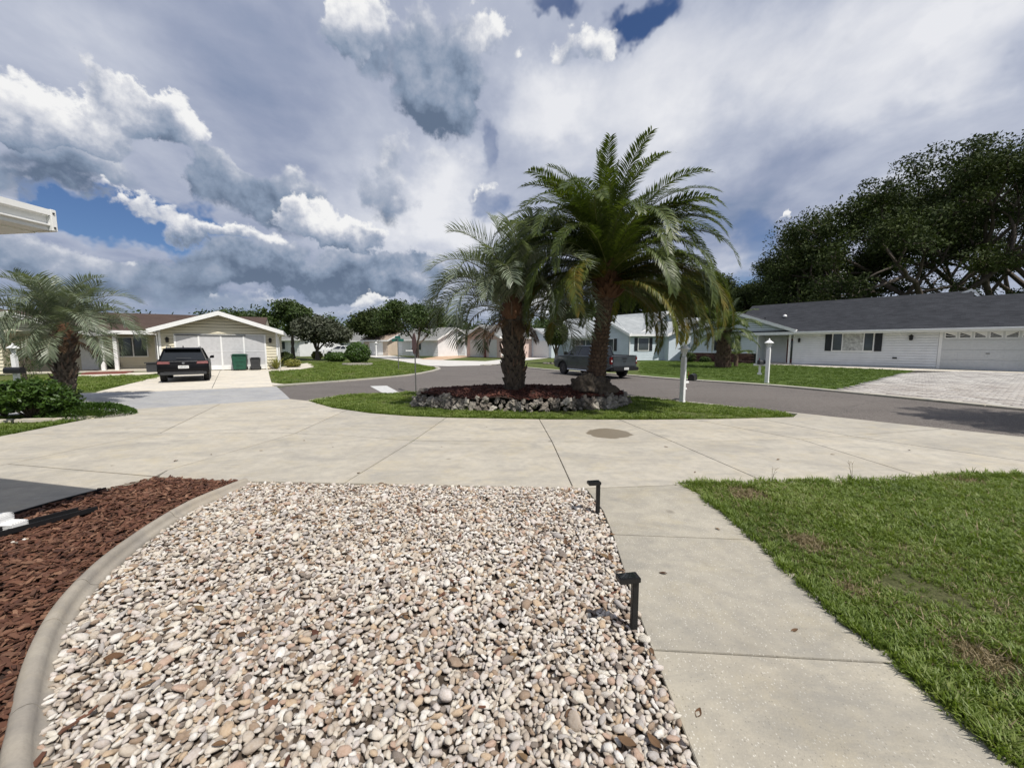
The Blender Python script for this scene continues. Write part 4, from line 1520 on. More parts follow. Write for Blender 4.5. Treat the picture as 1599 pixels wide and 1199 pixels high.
pindo('silvery blue-green pindo palm with shaggy dark trunk beside the stop sign in the rock planter', (.06, 10.6, .36), 2.1, 1.15, 5, (-.05, 0), fr=44)
pl = G(82, 632)
pindo('silvery pindo palm with a stout trunk behind leafy bushes at the left edge', (pl.x - .1, pl.y + .4, 0), 1.9, .88, 9, (.2, 0), fr=40)

pindo('pindo palm standing just outside the right edge whose crown shades the driveway end', (12.6, 6.9, 0), 2.3, .95, 13, (0, 0), fr=34)

# --- cabbage-like palm on the lawn of the white house
def lawn_palm():
    loc = G(1128, 574)
    t = thing('lawn_palm', 'small feather palm with loose dark fronds on the lawn before the blue-white gable', 'palm tree', (loc.x, loc.y, 0))
    rf_ = lambda q_: .46 * (1 - .35 * q_ + .25 * max(0, q_ - .7))
    link('trunk', trunk_mesh('trunk', M_boot, 2.7, rf_), t)
    link('leaf_bases', ring_boots('leaf_bases', M_boot, 2.7, rf_, 12, 8, .34, .16, 4, up=1.3, flare=.5), t)['kind'] = 'stuff'
    r = random.Random(3)
    ms = [frond('frond', 3.0, R(e), R(b), 44, .62, .028, .3, M_date, M_rachis, 300 + i, droop=.6) for i, (e, b) in enumerate([(80, 30), (60, 70), (38, 90), (15, 90), (-10, 60)])]
    k_ = 0
    for i, n_ in enumerate([2, 6, 8, 8, 5]):
        for j in range(n_):
            o = link('frond', ms[i], t); o.location = (0, 0, 2.75); o.rotation_euler = (r.gauss(0, .2), 0, k_ * gold); s = r.uniform(.75, 1.08); o.scale = (s, s, s); k_ += 1
    loc = G(1143, 572)
    t2 = thing('young_palm', 'knee-high young palm with hanging fronds beside the lawn palm', 'palm', (loc.x + .3, loc.y, 0))
    link('trunk', trunk_mesh('trunk', M_boot, .9, lambda q_: .16), t2)
    for j in range(9):
        o = link('frond', ms[2], t2); o.location = (0, 0, .9); o.rotation_euler = (r.gauss(0, .2), 0, j * gold); o.scale = (.5, .5, .5)


lawn_palm()

# ------------------------------------------------------------------ broadleaf trees
M_oak = leafy('oak_leaves', [(.014, .023, .007), (.028, .042, .011), (.046, .064, .016), (.075, .090, .026)], rough=.75, trans=.12, clump=.35, spec=.2)
M_tree = leafy('tree_leaves', [(.018, .034, .008), (.035, .062, .014), (.055, .085, .02), (.075, .10, .03)], rough=.55, trans=.15, clump=.5)
M_tree_grey = leafy('grey_tree_leaves', [(.045, .055, .035), (.07, .08, .05), (.10, .105, .075)], rough=.6, trans=.1, clump=.6)
M_shrub = leafy('shrub_leaves', [(.02, .045, .008), (.04, .08, .014), (.065, .12, .02), (.09, .15, .03)], rough=.45, trans=.2, clump=2)
M_shrub_y = leafy('yellow_shrub_leaves', [(.08, .10, .015), (.16, .17, .03), (.26, .25, .07), (.05, .08, .012)], rough=.5, trans=.2, clump=3)


def leaf_cloud(centers, radii, per, size, r, flat=.6, hang=0.0):
    """numpy soup of small two-triangle leaves scattered in clumps"""
    nc = len(centers)
    C = np.repeat(np.asarray(centers), per, axis=0)
    Rr = np.repeat(np.asarray(radii), per)
    n_ = len(C)
    d_ = r.normal(0, 1, (n_, 3)); d_ /= np.linalg.norm(d_, axis=1)[:, None]
    rad = r.random(n_) ** .45
    pos = C + d_ * (rad * Rr)[:, None] * np.array([1, 1, flat])
    if hang:
        pos[:, 2] -= hang * r.random(n_) ** 2
    a = r.normal(0, 1, (n_, 3)); a /= np.linalg.norm(a, axis=1)[:, None]
    b = np.cross(a, r.normal(0, 1, (n_, 3))); b /= np.linalg.norm(b, axis=1)[:, None] + 1e-9
    s = (size * r.uniform(.6, 1.35, n_))[:, None]
    V = np.stack([pos - a * s, pos - b * s * .45, pos + a * s, pos + b * s * .45], 1).reshape(-1, 3)
    return V, np.arange(n_ * 4).reshape(-1, 4)


def grow(r, p, d_, L, rad, depth, segs, tips, split=3, spread=.7, up=.15, droop=0):
    n_ = 4
    pts = [p]
    for i in range(n_):
        d_ = (d_ + Vector((r.gauss(0, .14), r.gauss(0, .14), r.gauss(0, .10) + up * .25 - droop))).normalized()
        p = p + d_ * L / n_
        pts.append(p)
    segs.append((pts, [rad * (1 - .42 * i / n_) for i in range(n_ + 1)]))
    if depth == 0:
        tips.append(p); tips.append(pts[2])
        return
    for k in range(split):
        a = 2 * PI * (k + r.random() * .7) / split
        side = d_.orthogonal().normalized()
        side.rotate(Matrix.Rotation(a, 3, d_))
        nd = (d_ + side * spread * r.uniform(.7, 1.25)).normalized()
        grow(r, p, nd, L * r.uniform(.62, .82), rad * .56, depth - 1, segs, tips, split, spread, up, droop)
    if depth >= 1 and r.random() < .8:
        tips.append(p)


def tree(name, label, cat, loc, H, spread, seed, leafm, leafsize=.3, per=300, depth=3, split=3, trunk_r=.4, clump=1.6, group=None, fork=.28, flat=.65, lean=(0, 0), base_tips=True, up=.15, trunkm=None):
    r = random.Random(seed); rr_ = np.random.default_rng(seed)
    t = thing(name, label, cat, loc, 0, group)
    segs, tips = [], []
    t0 = Vector((lean[0] * .4, lean[1] * .4, H * fork))
    segs.append(([Vector((0, 0, -.1)), Vector((lean[0] * .15, 0, H * fork * .5)), t0], [trunk_r * 1.35, trunk_r, trunk_r * .85]))
    nb = split + 1
    for k in range(nb):
        a = 2 * PI * (k + r.random() * .5) / nb
        dd = Vector((math.cos(a) * spread, math.sin(a) * spread, 1.0)).normalized()
        grow(r, t0, dd, H * (1 - fork) * .42, trunk_r * .6, depth - 1, segs, tips, split, .75, up)
    q = MB()
    for pts, rad in segs:
        q.tube(pts, rad, 6 if rad[0] > .1 else 4, caps=False)
    tips_a = np.array([tuple(p) for p in tips])
    # scale the whole tree so that its top is at H
    sc = H / (tips_a[:, 2].max() + clump * flat)
    q.v = [Vector((v.x, v.y, v.z * sc)) for v in q.v]
    tips_a[:, 2] *= sc
    q.build('trunk', trunkm or M_bark, t, smooth=True, recalc=False)
    V, Fq = leaf_cloud(tips_a, rr_.uniform(.6, 1.15, len(tips_a)) * clump, per, leafsize, rr_, flat)
    link('crown', np_mesh('crown', V, Fq, leafm), t)
    return t


def blob_plant(name, label, cat, loc, rx, ry, H, seed, leafm, leafsize=.06, n_=2500, stem=True, group=None, z0=0.0, ragged=.25):
    """dense bush: leaves over an uneven dome, stems inside"""
    rr_ = np.random.default_rng(seed)
    t = thing(name, label, cat, loc, 0, group)
    d_ = rr_.normal(0, 1, (n_, 3)); d_ /= np.linalg.norm(d_, axis=1)[:, None]
    nz = np.array([mnoise.noise(Vector((a * 2.2 + seed, b * 2.2, c * 2.2))) for a, b, c in d_])
    rad = (1 + ragged * nz) * rr_.uniform(.55, 1.03, n_) ** .5
    cz = z0 + (H - z0) / 2
    pos = d_ * rad[:, None] * np.array([rx, ry, (H - z0) / 2]) + np.array([0, 0, cz])
    pos[:, 2] = np.maximum(pos[:, 2], .02)
    a = rr_.normal(0, 1, (n_, 3)); a /= np.linalg.norm(a, axis=1)[:, None]
    b = np.cross(a, d_ + rr_.normal(0, .5, (n_, 3))); b /= np.linalg.norm(b, axis=1)[:, None] + 1e-9
    s = (leafsize * rr_.uniform(.6, 1.3, n_))[:, None]
    V = np.stack([pos - a * s, pos - b * s * .5, pos + a * s, pos + b * s * .5], 1).reshape(-1, 3)
    link('foliage', np_mesh('foliage', V, np.arange(n_ * 4).reshape(-1, 4), leafm), t)
    if stem:
        q = MB(); r = random.Random(seed)
        for k in range(7):
            a_ = r.uniform(0, 6.28)
            q.tube([(0, 0, 0), (math.cos(a_) * rx * .25, math.sin(a_) * ry * .25, max(z0, H * .3)), (math.cos(a_) * rx * .6, math.sin(a_) * ry * .6, H * .7)], [max(.02, H * .03), .02, .01], 5, caps=False)
        q.build('stem', M_bark, t)
    return t


def tl(px, Y, py=None):
    """ground position in picture column px at distance Y"""
    return ((px - 799.5) / F * (Y * CP + CAM_H * SP), Y, 0)


# big live oaks behind the white house
def Hat(py, Y): return CAM_H + (540 - py) / 604 * Y


oaks = [(1440, 44, 258, .9, 'wide live oak whose forked trunk rises behind the dark roof, left of the vent gable', 1, 3),
        (1335, 49, 326, .9, 'live oak behind the dark roof, its lower limbs showing open sky', 2, 3),
        (1262, 53, 384, .8, 'dense dark live oak behind the left part of the dark roof', 3, 3),
        (1200, 58, 430, .8, 'dark leafy oak behind the left end of the dark roof', 4, 3),
        (1545, 44, 222, .9, 'tallest live oak, behind the roof near the right picture edge', 5, 3),
        (1655, 42, 205, .9, 'live oak at the far right edge with its trunk out of view', 6, 3),
        (1600, 60, 262, .9, 'dark oak behind the two tall oaks near the right picture edge', 8, 3),
        (1500, 62, 300, .8, 'dark oak filling the gap behind the forked trunk', 9, 3),
        (1150, 66, 440, .6, 'dark rounded oak behind the lawn palm', 7, 3)]
for (px_, Y, py, sp_, lab, sd, dp_) in oaks:
    tree('live_oak', lab, 'tree', tl(px_, Y), Hat(py, Y), sp_, 20 + sd, M_oak, leafsize=.165, per=135 if px_ < 1500 else 190, depth=4, split=3, trunk_r=.62, clump=1.75, group='live oaks behind the white house', fork=.22, flat=.6)

mid = [(458, 47, 470, .28, 'dense upright dark green tree just right of the cream garage', M_tree, 1, .22),
       (496, 45, 490, .55, 'spreading greyish-leaved tree with a low fork beside the upright dark tree', M_tree_grey, 2, .22),
       (382, 60, 481, .5, 'small tree top showing above the brown roof of the cream house', M_tree, 3, .22),
       (652, 52, 466, .85, 'broad street tree with a forked trunk behind the stop sign', M_tree, 4, .2),
       (592, 70, 482, .7, 'dark tree left of the broad street tree in the background', M_oak, 5, .3),
       (688, 75, 490, .7, 'round background tree left of the silvery pindo palm', M_tree, 6, .3),
       (900, 75, 474, .7, 'background tree above the pale roof, left of the date palm trunk', M_tree, 7, .3),
       (860, 80, 500, .6, 'low background tree behind the round topiary tree', M_tree, 8, .3),
       (1005, 72, 430, .8, 'tall dark tree behind the date palm and the blue house', M_oak, 9, .3),
       (1070, 70, 420, .8, 'tall dark tree behind the right end of the blue house', M_oak, 10, .3),
       (1035, 75, 440, .8, 'dark tree between the two tall trees behind the blue house', M_oak, 11, .3)]
for (px_, Y, py, sp_, lab, mt, sd, ls) in mid:
    tree('shade_tree', lab, 'tree', tl(px_, Y), Hat(py, Y), sp_, 50 + sd, mt, leafsize=ls * .8, per=260, depth=3, split=3, trunk_r=.22, clump=1.05 if Y < 50 else (1.35 if Y < 60 else 2.1), fork=.22, flat=.75)

# distant wood closing the view
r_ = np.random.default_rng(4)
C, RR = [], []
for k in range(620):
    a = R(-80 + 160 * r_.random()); D = r_.uniform(115, 150)
    h = r_.uniform(1.5, 8.5) + 1.5 * math.sin(a * 9)
    C.append((D * math.sin(a), D * math.cos(a), max(1, h))); RR.append(r_.uniform(2.5, 4.2))
V, Fq = leaf_cloud(np.array(C), np.array(RR), 110, .55, r_, .9)
tag(link('distant_wood', np_mesh('distant_wood', V, Fq, M_tree)), 'far band of dark green trees along the horizon behind the houses', 'wood', kind='stuff')

# topiary and shrubs
def topiary():
    loc = tl(868, 36)
    t = thing('lollipop_tree', 'round clipped tree on a short trunk in front of the pale blue garage', 'tree', loc)
    rr_ = np.random.default_rng(5)
    n_ = 5200
    d_ = rr_.normal(0, 1, (n_, 3)); d_ /= np.linalg.norm(d_, axis=1)[:, None]
    rad = rr_.uniform(.5, 1.03, n_) ** .4
    pos = d_ * rad[:, None] * np.array([1.12, 1.12, 1.2]) * (1 + .06 * rr_.normal(0, 1, (n_, 1))) + np.array([0, 0, 2.75])
    pos[:, 2] += .25 * (1 - np.hypot(pos[:, 0], pos[:, 1]))
    a = rr_.normal(0, 1, (n_, 3)); a /= np.linalg.norm(a, axis=1)[:, None]
    b = np.cross(a, d_); b /= np.linalg.norm(b, axis=1)[:, None] + 1e-9
    V = np.stack([pos - a * .09, pos - b * .05, pos + a * .09, pos + b * .05], 1).reshape(-1, 3)
    link('crown', np_mesh('crown', V, np.arange(n_ * 4).reshape(-1, 4), M_oak), t)
    q = MB(); q.tube([(0, 0, 0), (.05, 0, .8), (0, 0, 1.6), (0, 0, 2.4)], [.24, .15, .12, .08], 7)
    for a_ in (.5, 2.6, 4.4):
        q.tube([(0, 0, .8), (math.cos(a_) * .3, math.sin(a_) * .3, 1.6), (math.cos(a_) * .6, math.sin(a_) * .6, 2.4)], [.1, .07, .04], 6)
    q.build('trunk', M_bark, t, smooth=True)
    q = MB()
    for k in range(16):
        a_ = 2 * PI * k / 16
        q.lathe([(.16, 0), (.17, .06), (.1, .11)], 6, (1.1 * math.cos(a_), 1.1 * math.sin(a_), 0))
    q.build('stone_ring', M_rock, t)


topiary()


def bush(px_, py, wpx, hpx, label, mt=None, seed=1, ls=.07, n_=2600, cat='bush', name='round_bush', group=None, rag=.2):
    g = G(px_, py)
    u = g.y / 604
    return blob_plant(name, label, cat, (g.x, g.y + wpx * u * .4, 0), wpx * u / 2, wpx * u / 2, hpx * u, seed, mt or M_shrub, ls * u * 30 if g.y > 12 else ls, n_, group=group, ragged=rag)


bush(553, 568.5, 39, 34, 'tall clipped rounded bush inside a pale stone ring on the corner lawn', M_shrub, 3, .05, 4200)
g = G(553, 570)
q = MB()
for k in range(22):
    a_ = 2 * PI * k / 22
    q.M = Matrix.Translation((g.x + 1.15 * math.cos(a_), g.y + .75 + 1.0 * math.sin(a_), 0)) @ Matrix.Rotation(a_, 4, 'Z')
    q.box(-.12, .12, -.16, .16, 0, .12)
tag(q.build('stone_ring', M_kerb), 'ring of pale edging blocks around the tall clipped bush', 'garden edging')
bush(519, 565, 36, 15, 'low wide green bush left of the tall clipped bush', M_shrub, 4, .05, 2400)
bush(492, 562, 16, 14, 'small bright bush under the grey tree', M_shrub_y, 5, .05, 900)
bush(452, 574, 24, 13, 'low bush speckled with pale yellow flowers by the cream garage', M_shrub_y, 6, .045, 1800)
bush(443, 571, 20, 22, 'dark rounded bush behind the yellow-flowered bush', M_oak, 7, .05, 1400)
bush(680 - 13, 552, 17, 14, 'dark round bush in front of the white house beyond the stop sign', M_oak, 8, .05, 1200)
bush(1010, 561.5, 11, 9, 'small clipped ball bush at the left of the blue house window', M_shrub, 9, .04, 700, group=None)
bush(1036, 561.5, 11, 8.5, 'small clipped ball bush at the right of the blue house window', M_shrub, 10, .04, 700)
bush(1024, 561, 10, 13, 'thin airy bush between the two clipped ball bushes', M_tree_grey, 11, .035, 260, rag=.6)
bush(972, 560, 18, 34, 'tall leafy bush against the shaded blue gable', M_shrub, 12, .06, 1700)
bush(956, 562, 14, 20, 'light green bush behind the parked pickup truck', M_shrub_y, 14, .05, 900)
bush(1063, 562, 22, 34, 'spreading shrub with bare legs at the corner of the blue house', M_tree, 13, .05, 1100, rag=.5)
bush(1078, 566, 24, 16, 'dark low shrub near the white lamp post top', M_oak, 15, .05, 1000)
bush(1104, 566, 16, 9, 'low dark shrub left of the lawn palm at the brick base', M_tree, 16, .05, 800)
bush(1165, 567, 14, 7, 'low dark shrub at the right end of the brick base', M_tree, 17, .05, 600)
# plants around the porch of the cream house
for i, (a_, b_, c_, d_, lab, mt) in enumerate([(173, 579, 14, 15, 'grey-green potted shrub at the foot of the white porch column', M_tree_grey),
                                               (196, 577, 16, 10, 'low green plant along the porch of the cream house', M_shrub),
                                               (214, 577, 14, 13, 'pale-leaved plant in the middle of the porch bed', M_shrub_y),
                                               (232, 577, 16, 12, 'dark shrub under the front window of the cream house', M_tree),
                                               (20, 596, 40, 70, 'tall dark shrub with reddish tips at the far left edge', M_tree)]):
    bush(a_, b_, c_, d_, lab, mt, 30 + i, .05, 900, rag=.45)


def agave():
    g = G(429, 577)
    t = thing('spiky_plant', 'spiky upright plant with sword-shaped leaves at the right corner of the cream garage', 'plant', (g.x, g.y + .2, 0))
    r = random.Random(3)
    q = MB()
    for k in range(46):
        a_ = r.uniform(0, 6.28); e = r.uniform(.5, 1.5); L = r.uniform(.7, 1.15); w_ = .035
        c, s = math.cos(a_), math.sin(a_)
        p1 = Vector((c * math.cos(e) * L * .5, s * math.cos(e) * L * .5, math.sin(e) * L * .55)); p2 = Vector((c * math.cos(e) * L * 1.05, s * math.cos(e) * L * 1.05, math.sin(e) * L * .95))
        sd = Vector((-s, c, 0)) * w_
        q.add([-sd * .7, sd * .7, p1 + sd, p1 - sd, p2], [(0, 1, 2, 3), (3, 2, 4)])
    q.build('leaves', M_shrub_y, t, recalc=False)


agave()

# foreground-left bed: leafy bush, ground cover, edging
def broad_bush(name, label, px_, py, wpx, hpx, seed, n_=900, ls=.055, mt=None):
    g = G(px_, py); u = g.y / 604
    rr_ = np.random.default_rng(seed)
    t = thing(name, label, 'bush', (g.x, g.y, 0))
    W_, H_ = wpx * u / 2, hpx * u
    # twigs with leaves in rosettes
    q = MB(); r = random.Random(seed)
    C_ = []
    for k in range(46):
        a_ = r.uniform(0, 6.28); e = r.uniform(.15, 1.0)
        tip = Vector((math.cos(a_) * W_ * e, math.sin(a_) * W_ * e * .8, H_ * (1.02 - .55 * e * e) * r.uniform(.75, 1.08)))
        q.tube([(0, 0, 0), tip * .5 + Vector((0, 0, .05)), tip], [.014, .009, .004], 4, caps=False)
        for s in range(4):
            C_.append(tip * (1 - .14 * s) + Vector((r.gauss(0, .03), r.gauss(0, .03), 0)))
    q.build('stem', M_bark, t)
    V, Fq = leaf_cloud(np.array([tuple(c) for c in C_]), np.full(len(C_), .11), max(4, n_ * 3 // len(C_)), ls, rr_, .8)
    link('foliage', np_mesh('foliage', V, Fq, mt or M_shrub), t)


broad_bush('leafy_bush', 'loose bright green leafy bush in front of the left pindo palm', 50, 655, 120, 60, 5, 2400)
broad_bush('leafy_bush', 'straggling low bush with pale leaf tips at the left picture edge', 8, 652, 60, 50, 6, 1400, mt=M_shrub)
broad_bush('leafy_bush', 'darker leafy bush directly at the foot of the left pindo palm', 96, 642, 50, 40, 8, 1200, mt=M_tree)


def ground_cover():
    g = G(122, 651)
    t = thing('creeping_juniper', 'low mat of dark green creeping ground cover spilling towards the driveway', 'ground cover', (g.x, g.y + .15, 0))
    rr_ = np.random.default_rng(3)
    n_ = 9000
    a_ = rr_.uniform(0, 6.28, n_); q_ = np.sqrt(rr_.random(n_))
    x = np.cos(a_) * q_ * 1.05; y = np.sin(a_) * q_ * .62
    zz = .30 * np.sqrt(np.clip(1 - q_ ** 2, 0, 1)) * (1 + .35 * fbm2(x, y, 3, 1)) * rr_.uniform(.6, 1.0, n_) + .01
    pos = np.stack([x, y, zz], 1)
    d_ = np.stack([np.cos(a_) + rr_.normal(0, .6, n_), np.sin(a_) + rr_.normal(0, .6, n_), rr_.uniform(.1, 1.1, n_)], 1); d_ /= np.linalg.norm(d_, axis=1)[:, None]
    b = np.cross(d_, rr_.normal(0, 1, (n_, 3))); b /= np.linalg.norm(b, axis=1)[:, None]
    s = rr_.uniform(.03, .07, n_)[:, None]
    V = np.stack([pos, pos + d_ * s * .5 - b * s * .2, pos + d_ * s, pos + d_ * s * .5 + b * s * .2], 1).reshape(-1, 3)
    link('foliage', np_mesh('foliage', V, np.arange(n_ * 4).reshape(-1, 4), M_shrub), t)


ground_cover()
e2 = thing('bed_edging', 'short pale concrete edging in front of the left planting bed', 'garden edging', (0, 0, 0))
pp = [G(*q_) for q_ in [(-120, 668), (-40, 662), (20, 659.5), (80, 658), (150, 654.5)]]
for a, b in zip(pp[:-1], pp[1:]):
    dd = (b - a).normalized(); nn_ = Vector((-dd.y, dd.x, 0)) * .09
    a, b = a + dd * .01, b - dd * .01
    q = MB(); q.prism([a, b, b + nn_, a + nn_], -.02, .07); q.build('edging_segment', M_white_conc, e2, bevel=.015)
# ------------------------------------------------------------------ houses
def siding_paint(name, col, var=.05):
    return simple(name, col, .55, var=var, scale=1.5)


M_sid_white = siding_paint('white_siding', (.74, .75, .76))
M_sid_cream = siding_paint('cream_siding', (.64, .59, .45))
M_sid_blue = siding_paint('pale_blue_siding', (.56, .63, .68))
M_sid_shade_tint = siding_paint('shade_tinted_white_siding', (.62, .68, .69))  # white siding, blue-green cast of shade and grass put into its colour
M_sid_pink = siding_paint('pink_siding', (.60, .46, .41))
M_sid_tan = siding_paint('tan_siding', (.60, .50, .40))
M_garage = simple('garage_door_paint', (.56, .57, .57), .5, var=.04)
M_screen = simple('screen_door_fabric', (.50, .50, .51), .8, var=.06)
M_curtain = simple('curtain', (.45, .46, .45), .9, var=.35, scale=5)
M_shutter = simple('dark_shutter', (.012, .014, .018), .5)
M_bluedoor = simple('blue_door', (.20, .29, .34), .5)
M_redframe = simple('dark_red_frame', (.16, .05, .04), .6)
M_brick = None
m_, t_, b__ = new_mat('brick')
t_.put(b__.inputs['Base Color'], t_.ramp(rand_obj(t_), [(0, (.055, .022, .018)), (.5, (.13, .06, .045)), (1, (.20, .12, .09))])); b__.inputs['Roughness'].default_value = .9
M_brick = m_


def uv_mesh(me):
    uv = me.uv_layers.new(name='UVMap')
    for p in me.polygons:
        nrm = p.normal
        u = Vector((0, 0, 1)).cross(nrm)
        u = Vector((1, 0, 0)) if u.length < 1e-3 else u.normalized()
        v_ = nrm.cross(u)
        for li in p.loop_indices:
            c = me.vertices[me.loops[li].vertex_index].co
            uv.data[li].uv = (c.dot(u), c.dot(v_))
    return me


def lap_wall(root, x0, x1, z0, z1, y, m, top=None, M=None, lap=.2, name='siding'):
    """clapboards facing local -y. top(z) -> (xl, xr) trims the boards to a gable"""
    q = MB()
    if M: q.M = M
    z = z0
    while z < z1 - 1e-4:
        zb_ = min(z + lap, z1)
        a = top(z) if top else (x0, x1)
        b = top(zb_) if top else (x0, x1)
        g_ = min(.028, (zb_ - z) * .3)
        q.quad((a[0], y - .038, z + g_), (a[1], y - .038, z + g_), (b[1], y - .004, zb_), (b[0], y - .004, zb_))
        q.quad((a[0], y + .03, z + g_), (a[1], y + .03, z + g_), (a[1], y - .038, z + g_), (a[0], y - .038, z + g_))
        z = zb_
    return q.build(name, m, root, recalc=False)


def wall_body(root, x0, x1, y0, y1, z1, m, name='wall'):
    q = MB(); q.box(x0, x1, y0, y1, 0, z1)
    return q.build(name, m, root)


def gable_roof(root, x0, x1, y0, y1, ze, zr, mr, axis='x', oh=.5, ohr=.4, th=.10, fas=.20, ends=(1, 1), name='roof', gm=None):
    """axis: direction of the ridge. x0..y1 is the wall footprint, oh eave overhang, ohr rake overhang"""
    def T(a, b, z): return (a, b, z) if axis == 'x' else (b, a, z)
    if axis == 'x': a0, a1, b0, b1 = x0, x1, y0, y1
    else: a0, a1, b0, b1 = y0, y1, x0, x1
    bm_ = (b0 + b1) / 2
    sl = (zr - ze) / ((b1 - b0) / 2)
    a0 -= ohr * ends[0]; a1 += ohr * ends[1]
    zl = ze - sl * oh
    q = MB()
    q.slab([T(a0, b0 - oh, zl), T(a1, b0 - oh, zl), T(a1, bm_, zr), T(a0, bm_, zr)], -th)
    q.slab([T(a0, bm_, zr), T(a1, bm_, zr), T(a1, b1 + oh, zl), T(a0, b1 + oh, zl)], -th)
    me = uv_mesh(q.mesh(name, mr))
    ro = link(name, me, root)
    if gm:
        q = MB()
        for aa in ((x0 + .02, x1 - .02) if axis == 'x' else (y0 + .02, y1 - .02)):
            q.add([T(aa, b0, ze - .05), T(aa, b1, ze - .05), T(aa, bm_, zr - .02)], [(0, 1, 2)])
        q.build('gable_end', gm, root)
    f = MB()
    e = .03
    for bb, s in ((b0 - oh, -1), (b1 + oh, 1)):
        lo, hi = sorted((bb, bb + s * e))
        if axis == 'x': f.box(a0 - e, a1 + e, lo, hi, zl - fas + th, zl + th + .012)
        else: f.box(lo, hi, a0 - e, a1 + e, zl - fas + th, zl + th + .012)
    for aa, s, on in ((a0, -1, ends[0]), (a1, 1, ends[1])):
        if not on: continue
        for bb in (b0 - oh, b1 + oh):
            A, B = aa, aa + s * e
            vs = [T(A, bb, zl + th + .015), T(A, bm_, zr + th + .015), T(A, bm_, zr + th - fas), T(A, bb, zl + th - fas)]
            vs += [T(B, bb, zl + th + .015), T(B, bm_, zr + th + .015), T(B, bm_, zr + th - fas), T(B, bb, zl + th - fas)]
            f.add(vs, [(0, 1, 2, 3), (7, 6, 5, 4), (0, 4, 5, 1), (1, 5, 6, 2), (2, 6, 7, 3), (3, 7, 4, 0)])
    f.build('fascia', M_trim, root)
    # soffit
    s_ = MB()
    for bA, bB in ((b0 - oh, b0), (b1, b1 + oh)):
        lo, hi = (bA + .002, bB) if bA < b0 else (bA, bB - .002)
        zA = zl - .08 if bA < b0 else zl - .08
        if axis == 'x': s_.box(a0 + .01, a1 - .01, lo, hi, zA - .01, zA + .01)
        else: s_.box(lo, hi, a0 + .01, a1 - .01, zA - .01, zA + .01)
    s_.build('soffit', M_trim, root)
    return ro


def gable_top(x0, x1, ze, zr):
    xm = (x0 + x1) / 2

    def f(z):
        t = max(0, min(1, (z - ze) / (zr - ze)))
        return (x0 + (xm - x0) * t, x1 - (x1 - xm) * t)
    return f


def window(root, x0, x1, z0, z1, y, divs=(), shutters=True, mp=None, M=None, sh_w=.3, mid=False):
    q = MB()
    if M: q.M = M
    w_ = .06
    q.box(x0 - w_, x1 + w_, y - .08, y - .0, z1, z1 + w_); q.box(x0 - w_, x1 + w_, y - .08, y, z0 - w_, z0)
    q.box(x0 - w_, x0, y - .08, y, z0, z1); q.box(x1, x1 + w_, y - .08, y, z0, z1)
    for d_ in divs: q.box(d_ - .03, d_ + .03, y - .075, y, z0, z1)
    if mid: q.box(x0, x1, y - .049, y, (z0 + z1) / 2 - .025, (z0 + z1) / 2 + .025)
    f = q.build('window', M_trim, root)
    xs = [x0] + list(divs) + [x1]
    for i, (a, b) in enumerate(zip(xs[:-1], xs[1:])):
        q = MB()
        if M: q.M = M
        q.box(a, b, y - .055, y - .045, z0, z1)
        q.build('pane', (mp[i] if mp else M_glass), f)
    if shutters:
        for a in (x0 - w_ - .03 - sh_w, x1 + w_ + .03):
            q = MB()
            if M: q.M = M
            q.box(a, a + sh_w, y - .07, y - .03, z0 - .05, z1 + .05)
            k = z0
            while k < z1 - .04:
                q.box(a + .04, a + sh_w - .04, y - .08, y - .07, k, k + .03); k += .09
            q.build('shutter', M_shutter, root)


def wall_lamp(root, x, y, z, s=1.0):
    q = MB()
    q.lathe([(.05 * s, 0), (.09 * s, .05 * s), (.10 * s, .25 * s), (.14 * s, .27 * s), (.02 * s, .40 * s)], 6, (x, y - .14 * s, z))
    q.box(x - .04 * s, x + .04 * s, y - .1 * s, y - .0, z + .1 * s, z + .22 * s)
    return q.build('wall_lamp', M_black, root)


